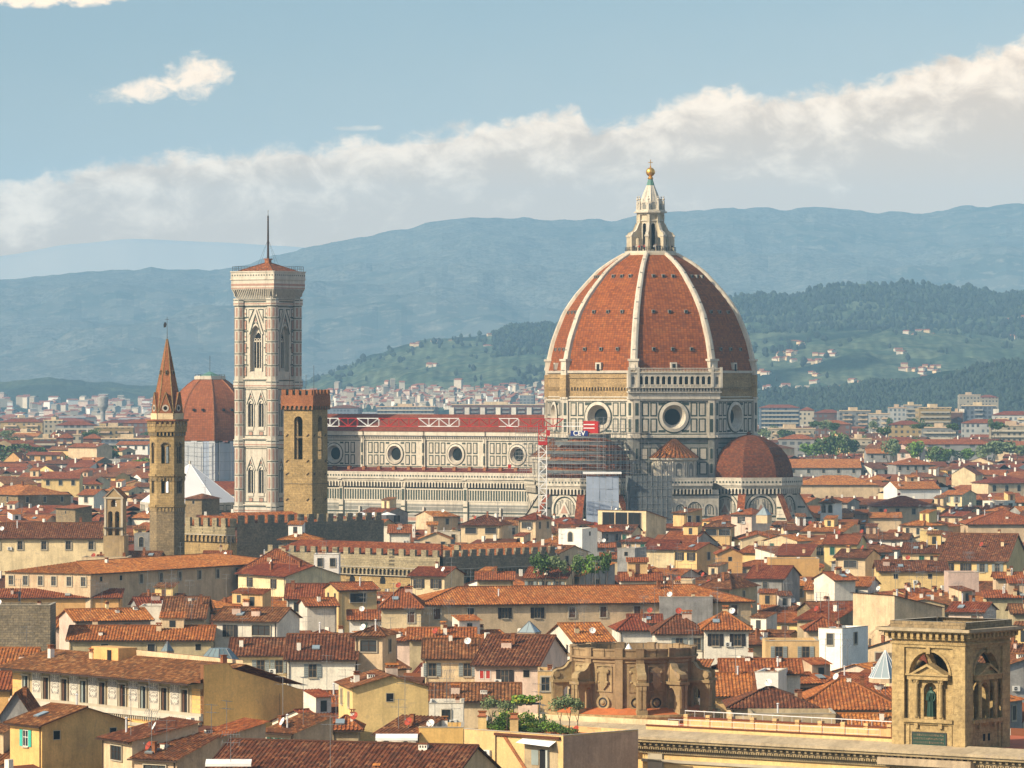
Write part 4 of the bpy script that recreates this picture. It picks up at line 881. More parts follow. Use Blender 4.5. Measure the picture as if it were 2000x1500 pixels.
for k, (u0, u1) in enumerate(((0, 42.5),)):      # inner walls closing the court, and its tiled roof
    PC = PL(pw, tng(43) * 42.5, 133); PC.rect(0, 0, 27, zt(1023), 'stone_dark_shaded', 0)
pw.build('wall', pal)
def roofquad(mb, a, b, d, c, m, corr=True, amp=.075, per=.45):
    """tiled slope: eave a->b, ridge c (above b) and d (above a); pantile waves run up the slope.
    a,b eave ends left to right seen from outside, d above a, c above b"""
    a, b, c, d = map(Vector, (a, b, c, d)); e = (b - a); L = e.length; e.normalize()
    n = e.cross((c + d) / 2 - (a + b) / 2).normalized(); up = n.cross(e)
    pts = [(0, 0), ((d - a).dot(e), (d - a).dot(up)), ((c - a).dot(e), (c - a).dot(up)), (L, 0)]
    def vtop(u):
        for (x0, y0), (x1, y1) in zip(pts, pts[1:]):
            if x0 - 1e-6 <= u <= x1 + 1e-6: return y0 + (y1 - y0) * (u - x0) / (x1 - x0) if x1 - x0 > 1e-6 else max(y0, y1)
        return 0
    if not corr:
        mb.face([a, b, c, d] if (c - d).length > .01 else [a, b, c], m, [(0, 0), (L, 0), (pts[2][0], pts[2][1]), (pts[1][0], pts[1][1])][:4 if (c - d).length > .01 else 3]); return
    prof4 = ((0, 0), (.18, .05), (.40, 1), (.60, 1), (.82, .05))
    us = []; k = 0
    while k * per < L:
        for f, h in prof4:
            u = (k + f) * per
            if u < L: us.append((u, h * amp))
        k += 1
    for x in (0, pts[1][0], pts[2][0], L):
        if 0 <= x <= L and all(abs(x - u) > .01 for u, _ in us): us.append((x, .02))
    us.sort(); P_ = [a + e * u + n * h for u, h in us]; Q_ = [a + e * u + n * h + up * max(0, vtop(u)) for u, h in us]
    for i in range(len(us) - 1):
        u0, u1 = us[i][0], us[i + 1][0]; t0, t1 = vtop(u0), vtop(u1)
        if t0 < .02 and t1 < .02: continue
        if t0 < .02: mb.face([P_[i], P_[i + 1], Q_[i + 1]], m, [(u0, 0), (u1, 0), (u1, t1)])
        elif t1 < .02: mb.face([P_[i], P_[i + 1], Q_[i]], m, [(u0, 0), (u1, 0), (u0, t0)])
        else: mb.face([P_[i], P_[i + 1], Q_[i + 1], Q_[i]], m, [(u0, 0), (u1, 0), (u1, t1), (u0, t0)])
pr_ = MB(); t43, n43 = tng(43), -nrm(43)
roofquad(pr_, t43 * .5 + n43 * 1 + Z * zt(1030), t43 * 28 + n43 * 1 + Z * zt(1030), t43 * 3 + n43 * 9 + Z * zt(1004), t43 * 25 + n43 * 9 + Z * zt(1004), 'tile_orange')
roofquad(pr_, -tng(-47) * 22 - nrm(-47) * 1.5 + Z * zt(1035), - nrm(-47) * 1.5 - tng(-47) * 1 + Z * zt(1035), -tng(-47) * 22 - nrm(-47) * 8 + Z * zt(1012), -nrm(-47) * 8 - tng(-47) * 2 + Z * zt(1012), 'tile_orange')
pr_.build('roof', pal)
# second wing nearer
p2_ = empty('battlemented_wing', Vector((P3(862, 750, 985).x, 985, 0)), 0, label='lower battlemented wing with arched corbels, corner in the middle, in front of the palace', category='palace')
q = MB(); zt = lambda py, D=985: CAMZ - (py - 750) / FPX * D
for (a, u0, u1, nn, mm) in ((-44, -52, 0, 16, 'stone_rough'), (47, 0, 34, 13, 'stone_dark_shaded')):  # right side takes a darker stone that carries its shade in the colour
    P = PL(q, (0, 0, 0), a); P.rect(u0, 0, u1, zt(1127), 'stone_gold' if a < 0 else mm, 0); P.rect(u0, zt(1112), u1, zt(1088), mm, .5)
    n = int((u1 - u0) / 1.18); dx = (u1 - u0) / n
    for k in range(n): cu = u0 + (k + .5) * dx; P.archwall(cu - dx / 2, zt(1127), cu + dx / 2, zt(1112), cu, dx * .7, zt(1127), zt(1119), mm, .5, 'stone_dark_shaded', 'stone_dark_shaded', False, .5)
    P.slab(u0, zt(1113), u1, zt(1111.5), .15, 'frame_stone', .5); P.slab(u0, zt(1128.5), u1, zt(1127), .15, 'frame_stone', .4)
    crenels(q, PL(q, nrm(a) * .5, a), u0, u1 + .3, zt(1088), nn, 1.45, zt(1077) - zt(1088) + .2, .6, mm)
    crenels(q, PL(q, nrm(a) * -9, a), u0 + 8, u1 - 3, zt(1079), nn - 3, 1.45, 1.2, .6, mm); PL(q, nrm(a) * -9, a).rect(u0 + 8, 0, u1 - 3, zt(1079), mm, 0)
    for k in range(4): P.arch(u0 + 8 + k * 9, zt(1145), 1.6, zt(1138), 'dark_opening', .03)
q.build('wall', p2_)
r2 = MB()
roofquad(r2, -tng(-44) * 51 - nrm(-44) * 1 + Z * zt(1088), -nrm(-44) * 1 + Z * zt(1088) - tng(-44), -tng(-44) * 50 - nrm(-44) * 8 + Z * zt(1066), -nrm(-44) * 8 + Z * zt(1066) - tng(-44) * 8, 'tile_red')
roofquad(r2, tng(47) * 1 - nrm(47) * 1 + Z * zt(1090), tng(47) * 33 - nrm(47) * 1 + Z * zt(1090), tng(47) * 8 - nrm(47) * 8 + Z * zt(1068), tng(47) * 32 - nrm(47) * 8 + Z * zt(1068), 'tile_orange')
r2.build('roof', p2_)
# --- Badia tower: hexagonal, brick spire
D = 1040; c = P3(326.5, 750, D); zt = lambda py: CAMZ - (py - 750) / FPX * 1040
bd = empty('hexagonal_tower', (c.x, D, 0), 4, label='slender hexagonal stone tower with a pointed brick spire and weathervane', category='tower')
sh = MB(); RH = 3.78; AP6 = RH * math.cos(R(30)); HW6 = RH / 2
for k in range(6):
    a = -7 + 60 * k; P = PL(sh, nrm(a) * AP6, a)
    P.rect(-HW6, 0, HW6, zt(985), 'stone_brown', 0)
    for (pb, ps, pt_, pbase) in ((963, 940, 925, 985), (905, 872, 851, 925)):
        P.archwall(-HW6, zt(pbase), HW6, zt(pt_), 0, 1.75, zt(pb), zt(ps), 'stone_gold', .7, 'stone_brown', None if k in (0, 3) else 'dark_opening', False)
        sh.bar(P.pt(0, zt(pb), -.35), P.pt(0, zt(ps) + .4, -.35), .12, 'stone_gold', 6); P.ring(0, zt(ps) + .35, .28, .5, 'stone_gold', -.3, n=10); P.poly([(-.85, zt(ps) + .2), (-.55, zt(ps) + .5), (.55, zt(ps) + .5), (.85, zt(ps) + .2), (0, zt(ps) + .95)], 'stone_gold', -.32)
        P.archring(0, 1.8, 2.25, zt(ps), 'stone_brown', .12)
    for z in (zt(985), zt(925)): P.slab(-HW6 - .1, z - .25, HW6 + .1, z, .3, 'stone_gold'); arcade(P, -HW6, HW6, z - 1.5, z - .5, 5, 'stone_gold', 'stone_brown', .12)
    arcade(P, -HW6 - .1, HW6 + .1, zt(851), zt(843), 5, 'stone_gold', 'dark_opening', .25); P.rect(-HW6 - .25, zt(842), HW6 + .25, zt(828), 'stone_gold', .4); arcade(P, -HW6 - .3, HW6 + .3, zt(833), zt(822), 4, 'stone_gold', 'brick_red', .5)
    P.slab(-HW6 - .4, zt(822), HW6 + .4, zt(819), .8, 'brick_red')
    P.rect(-HW6 + .2, zt(819), HW6 - .2, zt(807), 'wall_cream', -.15)
sh.build('shaft', bd)
spi = MB(); zb, za = zt(807), zt(662)
for k in range(6):
    a = -7 + 60 * k; r = 3.3; b0, b1 = nrm(a - 30) * r + Z * zb, nrm(a + 30) * r + Z * zb; ap = Z * za
    spi.face([b0, b1, nrm(a + 30) * .18 + ap, nrm(a - 30) * .18 + ap], 'brick_red'); spi.bar(b0, nrm(a - 30) * .18 + ap, (.16, .07), 'stone_gold')
    P = PL(spi, nrm(a) * 2.85, a); g = 1.3; zg = zt(766)
    P.poly([(-g, zb - .2), (g, zb - .2), (g, zb + .6), (0, zg), (-g, zb + .6)], 'brick_red', .15); spi.face([P.pt(-g, zb + .6, .15), P.pt(0, zg, .15), P.pt(0, zg, -1.5)], 'brick_red'); spi.face([P.pt(g, zb + .6, .15), P.pt(0, zg, .15), P.pt(0, zg, -1.5)], 'brick_red')
    P.ring(0, zb + 1.1, .45, .75, 'marble_panel', .22, n=12)
    for dx_, dz_ in ((0, .22), (0, -.22), (.22, 0), (-.22, 0)): P.disc(dx_, zb + 1.1 + dz_, .24, 'dark_opening', .2, 8)
    spi.bar(P.pt(-g, zb + .6, .2), P.pt(0, zg, .2), .09, 'stone_gold'); spi.bar(P.pt(g, zb + .6, .2), P.pt(0, zg, .2), .09, 'stone_gold')
for a in (-7, 53, -67): X = Matrix.Rotation(R(a), 4, 'Z') @ Matrix.Translation((0, -1.55, zt(732))); spi.box(-.22, -.12, 0, .22, .5, 1.0, 'stone_brown', X=X); spi.box(-.12, -.16, .15, .12, 0, .8, 'dark_opening', X=X)
spi.build('spire', bd)
vn = MB(); vn.bar((0, 0, za - .3), (0, 0, zt(641)), (.12, .05), 'metal_dark'); vn.bar((0, 0, zt(641)), (0, 0, zt(619)), .05, 'metal_dark'); vn.bar((-.4, 0, zt(624)), (.4, 0, zt(624)), .05, 'metal_dark')
for xz in ([(-.75, 640), (-.25, 639), (-.1, 634), (-.2, 630), (-.55, 629), (-.8, 634)],): 
    for y in (-.06, .06): vn.face([(x, y, zt(z)) for x, z in xz], 'metal_dark')
vn.build('weathervane', bd)
# --- San Lorenzo chapel dome, wrapped drum
D = 1640; c = P3(410, 750, D); zt = lambda py: CAMZ - (py - 750) / FPX * 1640
md = empty('domed_chapel', (c.x, D, 0), 0, label='broad red tiled dome with a flat green glazed top, its drum wrapped in pale sheets', category='chapel')
tiles('tile_chapel', [(.15, .040, .018), (.20, .053, .022), (.235, .064, .026), (.28, .085, .035)], .85, .6, .25, .3); dm = MB(); pr = [(15.6, zt(860)), (15.2, zt(835)), (14.0, zt(806)), (11.9, zt(779)), (9.6, zt(763)), (7.2, zt(750)), (5.0, zt(741))]; pr = smoothprof(pr, 3); vv = 0
for (r0, z0), (r1, z1) in zip(pr, pr[1:]):
    L = math.hypot(r1 - r0, z1 - z0)
    for k in range(8):
        a = -14 + 45 * k; w0, w1 = r0 * math.sin(R(22.5)), r1 * math.sin(R(22.5)); dm.face([nrm(a - 22.5) * r0 + Z * z0, nrm(a + 22.5) * r0 + Z * z0, nrm(a + 22.5) * r1 + Z * z1, nrm(a - 22.5) * r1 + Z * z1], 'tile_chapel', [(-w0 + k * 40, vv), (w0 + k * 40, vv), (w1 + k * 40, vv + L), (-w1 + k * 40, vv + L)])
        dm.bar(nrm(a - 22.5) * r0 + Z * z0, nrm(a - 22.5) * r1 + Z * z1, .3, 'brick_red')
    vv += L
for k in range(8):
    a = -14 + 45 * k
    for (r, z, us) in ((12.9, zt(800), (-1.6, 1.6)), (9.6, zt(775), (-1.3, 1.3))):
        for u in us: X = Matrix.Rotation(R(a), 4, 'Z') @ Matrix.Translation((u, -r, z)); dm.box(-.35, -.5, -.4, .35, 1, .4, 'dark_opening', X=X)
dm.build('dome', md)
ln = MB(); ln.prism([tuple(nrm(-36.5 + 45 * k) * 5.3)[:2] for k in range(8)], zt(741), zt(735), 'marble_clean'); ln.prism([tuple(nrm(-36.5 + 45 * k) * 4.9)[:2] for k in range(8)], zt(735), zt(734), 'marble_clean')
for k in range(8): ln.face([nrm(-36.5 + 45 * k) * 3.4 + Z * zt(734), nrm(8.5 + 45 * k) * 3.4 + Z * zt(734), Z * zt(725)], 'verdigris'); ln.bar(nrm(-36.5 + 45 * k) * 5 + Z * zt(732), nrm(8.5 + 45 * k) * 5 + Z * zt(732), .08, 'metal_dark'); ln.bar(nrm(-36.5 + 45 * k) * 5 + Z * zt(735), nrm(-36.5 + 45 * k) * 5 + Z * zt(731), .1, 'metal_dark')
ln.bar((0, 0, zt(727)), (0, 0, zt(695)), .09, 'metal_dark'); ln.build('glazed_top', md)
wr = MB(); rr = random.Random(3)
for k in range(8):
    a = -14 + 45 * k; r = 15.4
    for q in range(6):
        u0, u1 = -6.3 + q * 2.1, -6.3 + (q + 1) * 2.1; P = PL(wr, nrm(a) * (r * .93 + rr.uniform(-.3, .3)), a); P.rect(u0, 0, u1, zt(862) + rr.uniform(-.6, .6), rr.choice(['sheet_white', 'sheet_white', 'net_and_shade_grey', 'sheet_blue']) if q in (1, 4) else 'sheet_white', 0)
for k in range(24):
    p = nrm(15 * k) * 16.2; wr.bar(p, p + Z * zt(862), .09, 'metal_grey')
for z in [10 + 3 * i for i in range(9)]: 
    for k in range(24): wr.bar(nrm(15 * k) * 16.2 + Z * z, nrm(15 * k + 15) * 16.2 + Z * z, .07, 'metal_grey')
wr.build('wrapping_sheets', md)
cl = MB(); X = Matrix.Translation((6, -14, 0)); cl.box(-9, -10, 0, 9, 3, zt(958), 'wall_grey', X=X); roofquad(cl, (-4, -25, zt(958)), (16, -25, zt(958)), (-4, -16, zt(938)), (16, -16, zt(938)), 'tile_red', False); cl.build('side_chapel', md)
# --- Baptistery: white pyramid roof
D = 1420; c = P3(371, 750, D); zt = lambda py: CAMZ - (py - 750) / FPX * 1420
bp = empty('baptistery', (c.x, D, 0), A0 + 22.5, label='octagonal baptistery with smooth white pyramid roof behind the hexagonal tower', category='baptistery')
b1 = MB(); b1.prism([tuple(nrm(45 * k) * 15.1)[:2] for k in range(8)], 0, zt(980), 'marble_clean'); b1.prism([tuple(nrm(45 * k) * 15.3)[:2] for k in range(8)], zt(1000), zt(997), 'marble_green')
for k in range(8):
    P = PL(b1, nrm(45 * k + 22.5) * 15.1 * math.cos(R(22.5)), 45 * k + 22.5)
    for u in (-3.4, 0, 3.4): P.panel(u - 1.2, zt(996), u + 1.2, zt(985), .2)
b1.build('wall', bp); b2 = MB()
for k in range(8): b2.face([nrm(45 * k) * 14.9 + Z * zt(980), nrm(45 * k + 45) * 14.9 + Z * zt(980), nrm(45 * k + 45) * .5 + Z * zt(907), nrm(45 * k) * .5 + Z * zt(907)], 'roof_white'); b2.bar(nrm(45 * k) * 14.9 + Z * zt(980), nrm(45 * k) * .4 + Z * zt(907), .12, 'roof_white')
b2.bar(Z * zt(908), Z * zt(900), .4, 'marble_clean', 6); b2.build('roof', bp)
# ============================================================ crane and scaffolding
D = 1268; zt = lambda py, D=1268: CAMZ - (py - 750) / FPX * D
c = P3(1060, 750, D); ck = empty('tower_crane', (c.x, D, 0), 0, label='red and white tower crane with long lattice jib in front of the nave', category='crane')
def lattice(mb, a, b, w, h, m, step, r=.07, r2=.05):
    a, b = Vector(a), Vector(b); d = (b - a); L = d.length; d.normalize(); sx = Vector((-d.y, d.x, 0)).normalized() if abs(d.z) < .9 else Vector((1, 0, 0)); up = d.cross(sx).normalized() if abs(d.z) > .9 else Z
    cs = [sx * w / 2, -sx * w / 2, sx * w / 2 + up * h, -sx * w / 2 + up * h]
    for o in cs: mb.bar(a + o, b + o, r, m)
    n = max(1, round(L / step))
    for k in range(n):
        p, q_ = a + d * L * k / n, a + d * L * (k + 1) / n
        for i, j in ((0, 2), (1, 3), (0, 1), (2, 3)):
            u, v = (cs[i], cs[j]) if k % 2 else (cs[j], cs[i]); mb.bar(p + u, q_ + v, r2, m); mb.bar(p + cs[i], p + cs[j], r2, m)
m1_ = MB(); lattice(m1_, (0, -1, 0), (0, -1, zt(869)), 2.0, 2.0, 'crane_white', 1.9, .17, .11); m1_.build('mast', ck)
m2_ = MB(); lattice(m2_, (0, -1, zt(869)), (0, -1, zt(826)), 2.1, 2.1, 'crane_red', 1.5, .15, .1); m2_.box(-1.2, -1.2, zt(869), 1.2, 1.2, zt(862), 'crane_red'); m2_.box(.9, -2.3, zt(851), 1.9, -1.3, zt(840), 'crane_red'); m2_.build('slewing_turret', ck)
jd = Vector((-.985, .17, 0)); JL = (1060 - 590) * D / FPX * 1.05; jz = zt(833); segs = [(0, 13, 1), (13, 85, 0)]
xs_ = [(1060, 1013, 'crane_red'), (1013, 975, 'crane_white'), (975, 897, 'crane_red'), (897, 818, 'crane_white'), (818, 740, 'crane_red'), (740, 698, 'crane_white'), (698, 662, 'crane_red'), (662, 610, 'crane_white'), (610, 580, 'crane_red')]
jb = MB()
def jp(px):      # distance along the jib whose picture position is px
    t = (px - 1000) / FPX; return (t * D - c.x) / (jd.x - t * jd.y)
for a_, b_, m in xs_: p, q_ = jd * jp(a_), jd * jp(b_); lattice(jb, p + Z * jz, q_ + Z * jz, 1.2, 2.1, m, 2.6, .12, .085)
jb.build('jib', ck)
cj = MB(); lattice(cj, Z * jz, -jd * 5.5 + Z * jz, 1.2, 2.0, 'crane_red', 2.2, .12, .08)
for s_ in (-.6, .6): cj.bar(-jd * 5 + Z * (jz + .1) + Vector((0, s_, 0)), -jd * 15.5 + Z * (jz + .1) + Vector((0, s_, 0)), .16, 'crane_white'); cj.bar(-jd * 5 + Z * (jz + 1) + Vector((0, s_, 0)), -jd * 15 + Z * (jz + 1) + Vector((0, s_, 0)), .05, 'crane_white')
cj.build('counter_jib', ck)
cw = MB(); X = Matrix.Rotation(math.atan2(-jd.y, -jd.x), 4, 'Z')
cw.box(10.9, -1.0, zt(846), 14.0, 1.0, zt(822), 'crane_red', X=X); cw.box(14.0, -1.3, zt(846), 14.9, 1.3, zt(823), 'crane_red', X=X); cw.box(11.0, -1.08, zt(830), 13.9, 1.08, zt(828), 'crane_white', X=X); cw.box(11.0, -1.08, zt(837), 13.9, 1.08, zt(835), 'crane_white', X=X); cw.box(11.2, -.6, zt(852), 12.2, .6, zt(846), 'crane_red', X=X); cw.build('counterweight', ck)
sg = MB(); sg.box(7.6, -1.5, zt(851.5), 12.2, -1.35, zt(841), 'sign_blue', X=X); sb_o = sg.build('sign_board', ck)
tcv = bpy.data.curves.new('lettering', 'FONT'); tcv.body = 'CEV'; tcv.size = 1.75; tcv.extrude = .03; tcv.offset = .035; tcv.align_x = 'CENTER'; tcv.materials.append(MATS['crane_white'])
to_ = bpy.data.objects.new('lettering', tcv); COL.objects.link(to_); bpy.context.view_layer.update()
tme = bpy.data.meshes.new_from_object(to_.evaluated_get(bpy.context.evaluated_depsgraph_get())); bpy.data.objects.remove(to_); to = bpy.data.objects.new('lettering', tme); COL.objects.link(to); to.parent = sb_o; to.matrix_local = X @ Matrix.Translation((9.9, -1.54, zt(850.2))) @ Matrix.Rotation(R(90), 4, 'X')
tr = MB(); tr.box(-.9, -.7, -.5, .9, .7, 0, 'crane_red'); t_o = tr.build('trolley', ck); t_o.location = jd * jp(995) + Z * jz
hk = MB(); hk.bar((0, 0, 0), (0, 0, -9), .05, 'metal_dark'); hk.box(-.4, -.25, -10.0, .4, .25, -9, 'crane_red'); h_o = hk.build('hook', ck); h_o.location = jd * jp(995) + Z * (jz - 1)
# scaffold round the south tribune
Sc = CC + nrm(A0) * 31.8
def scaffold(name, org, az_, w, d, z0, z1, label, du=1.8, dz=2.0, faces_=('front', 'left', 'right'), r=.055, m='metal_grey', decks=()):
    sc_ = MB(); X = Matrix.Rotation(R(az_), 4, 'Z')
    nx = int(w / du); ny = max(1, int(d / du)); lv = []
    z = z0
    while z <= z1: lv.append(z); z += dz
    P_ = lambda i, j: X @ Vector((-w / 2 + w * i / nx, -d / 2 + d * j / ny, 0))
    edge = [(i, 0) for i in range(nx + 1)] + [(0, j) for j in range(1, ny + 1)] + [(nx, j) for j in range(1, ny + 1)] + ([(i, 1) for i in range(1, nx)] if ny > 1 else [])
    for i, j in edge: sc_.bar(P_(i, j) + Z * z0, P_(i, j) + Z * (z1 + .6), r, m)
    for z in lv:
        sc_.bar(P_(0, 0) + Z * z, P_(nx, 0) + Z * z, r, m); sc_.bar(P_(0, 0) + Z * z, P_(0, ny) + Z * z, r, m); sc_.bar(P_(nx, 0) + Z * z, P_(nx, ny) + Z * z, r, m); sc_.bar(P_(0, 0) + Z * (z + 1), P_(nx, 0) + Z * (z + 1), r * .8, m)
    for z in decks:
        for (x0, y0, x1, y1) in ((-w / 2, -d / 2, w / 2, -d / 2 + .9), (-w / 2, -d / 2, -w / 2 + .9, d / 2), (w / 2 - .9, -d / 2, w / 2, d / 2)): sc_.box(x0, y0, z, x1, y1, z + .08, 'plank', X=X)
    for i in range(0, nx - 1, 3):
        for k in range(0, len(lv) - 1, 2): sc_.bar(P_(i, 0) + Z * lv[k], P_(i + 1, 0) + Z * lv[k + 1], r * .8, m)
    o = sc_.build(name, None, label=label, category='scaffold'); o.location = org; return o
scaffold('scaffold', Sc + nrm(A0) * 3 + Z * 0, A0, 29, 24, 28.5, 42.4, 'steel tube scaffold wrapped round the red half dome behind the crane sign', decks=(40.6,))
for (z, r), nm in zip(((30.6, 13.6), (33.2, 12.6), (35.8, 11.3), (38.3, 9.0), (40.2, 5.4)), ('lowest and widest', 'second lowest', 'middle', 'second highest', 'small topmost')):
    td = MB(); td.lathe((0, 0, 0), [(r + .45, z - .95), (r + .45, z), (r + .6, z), (r + .6, z + .1), (r, z + .1), (r, z)], ['net_and_shade_grey', 'plank', 'plank', 'plank', 'plank'], 20, A0 - 115, A0 + 115, smooth=False)  # dark band under each platform is the shadow gap, painted as a strip
    o = td.build('scaffold_platform', None, label=nm + ' curved work platform on the half dome behind the hung sheets', category='platform', group='scaffold platforms round the half dome'); o.location = Sc
p = P3(1200, 750, 1310); scaffold('scaffold', (p.x, 1310, 0), 6, 9.5, 5, 26, 44.5, 'tall narrow scaffold bay beside the drum corner, right of the crane counterweight', 1.5, 2.0, decks=(30, 34, 38, 42))
p = P3(1178, 750, 1292); sh_ = MB(); rr = random.Random(8)
zt = lambda py, D=1290: CAMZ - (py - 750) / FPX * D
for q in range(5):
    for z_ in range(6): PL(sh_, (0, 0, 0), 3).rect(-4.4 + q * 1.72, 9 + z_ * 3.4, -4.4 + (q + 1) * 1.72 - .04, 9 + (z_ + 1) * 3.4 - .05, 'sheet_blue', rr.uniform(-.12, .12))
for u_ in (-4.4, 4.2): sh_.face([(u_, .1, 6), (u_, 6, 6), (u_, 6, zt(925)), (u_, .1, zt(925))], 'sheet_blue')
sh_.box(-4.7, -.3, 0, 4.5, 6, 9, 'sheet_blue'); sh_.box(-5.3, -.8, zt(926), 4.9, 5.5, zt(922.5), 'canvas_white'); sh_.build('cover', None)
o = bpy.data.objects['cover']; o.name = 'scaffold_sheeting'; o.location = (p.x, 1292, 0); o['label'] = 'pale blue sheets hung over a scaffold under a white board roof'; o['category'] = 'sheeting'
p = P3(1272, 750, 1296); zt = lambda py, D=1296: CAMZ - (py - 750) / FPX * D
nt_ = MB(); P = PL(nt_, (0, 0, 0), 8); rr = random.Random(4)
for q in range(8):
    for z_ in range(10): P.rect(-5.6 + q * 1.4, z_ * 2.95, -5.6 + (q + 1) * 1.4 - .06, (z_ + 1) * 2.95 - .07, 'net_and_shade_grey', rr.uniform(-.05, .1))
for u_ in (-5.6, 5.6): nt_.face([P.pt(u_, 0, 0), P.pt(u_, 0, -8), P.pt(u_, 29.4, -8), P.pt(u_, 29.4, 0)], 'net_and_shade_grey')
for q in range(9):
    for o_ in (.2, -4): nt_.bar(P.pt(-5.6 + q * 1.4, 0, o_), P.pt(-5.6 + q * 1.4, 33.5, o_), .05, 'metal_grey')
for z_ in range(17): nt_.bar(P.pt(-5.6, z_ * 2, .2), P.pt(5.6, z_ * 2, .2), .05, 'metal_grey')
o = nt_.build('netted_scaffold', None, label='scaffold hung with dark grey netting below the small conical roof', category='scaffold'); o.location = (p.x, 1296, 0)
# visitors on the lantern terrace
def tiny_person(i, pos, yaw, m):
    b = MB(); L = .5 + .06 * math.sin(i * 2.1)
    b.lathe((0, 0, 0), [(.0, .0), (.13, .02), (.15, .8), (.2, .95), (.21, 1.3), (.23, 1.42), (.08, 1.5), (.07, 1.55), (.12, 1.62), (.12, 1.75), (.0, 1.84)], [('cloth_dark'), 'cloth_dark', 'cloth_dark', m, m, m, 'skin', 'skin', 'skin', 'dark_wood'], 8)
    for s_ in (-1, 1): b.bar((s_ * .22, 0, 1.4), (s_ * (.3 + .1 * (i % 2)), -.25, 1.0 + .15 * (i % 3)), (.07, .05), m, 5); b.bar((s_ * .09, 0, .85), (s_ * .12, .05 * s_, 0), (.1, .06), 'cloth_dark', 5)
    o = b.build('person', None, category='person', group='visitors on the lantern terrace'); o.location = pos; o.rotation_euler.z = yaw; return o
ppl = [(-54, 'cloth_red', 'red top'), (-47, 'cloth_dark', 'black coat'), (-40, 'cloth_pale', 'pale jacket'), (-31, 'cloth_red', 'red jacket'), (-24, 'cloth_dark', 'dark shirt'), (-17, 'cloth_red', 'red jersey'), (-10, 'cloth_dark', 'navy coat'),
       (8, 'cloth_pale', 'light shirt'), (15, 'cloth_dark', 'dark coat'), (23, 'cloth_dark', 'dark jumper'), (42, 'cloth_pale', 'cream top'), (66, 'cloth_dark', 'black jacket')]
for i, (a, m, d) in enumerate(ppl):
    o = tiny_person(i, CC + nrm(a) * (6.45 if i % 2 else 6.3) + Z * 91.0, R(a), m)
    o['label'] = f"visitor in {d} at the dome terrace railing, {('leftmost', 'second', 'third', 'fourth', 'fifth', 'sixth', 'seventh', 'eighth', 'ninth', 'tenth', 'eleventh', 'rightmost')[i]} of the twelve"
# ============================================================ houses
WALLN = dict(c='wall_cream', w='wall_white', o='wall_ochre', y='wall_yellow', b='wall_beige', p='wall_pink', g='wall_grey', l='wall_olive', W='wall_bright', O='wall_orange', G='wall_gold', s='stone_brown', S='stone_rough', d='stone_dark_shaded')
WALLW = dict(c='cream', w='off-white', o='ochre', y='yellow', b='beige', p='pale pink', g='grey', l='olive', W='bright white', O='orange', G='golden', s='brown stone', S='rubble stone', d='dark stone')
TONE = dict(o='tile_orange', b='tile_brown', r='tile_red'); TONEW = dict(o='orange', b='brown', r='dark red')
CACHE = {}
def cached(key, fn):
    if key not in CACHE:
        mb = MB(); fn(mb); o = mb.build(key[0]); CACHE[key] = o.data; bpy.data.objects.remove(o)
    return CACHE[key]
def put(name, me, parent, loc, rz=0, **props):
    o = bpy.data.objects.new(name, me); COL.objects.link(o); o.parent = parent; o.location = loc; o.rotation_euler = (0, 0, R(rz))
    for k, v in props.items(): o[k] = v
    return o
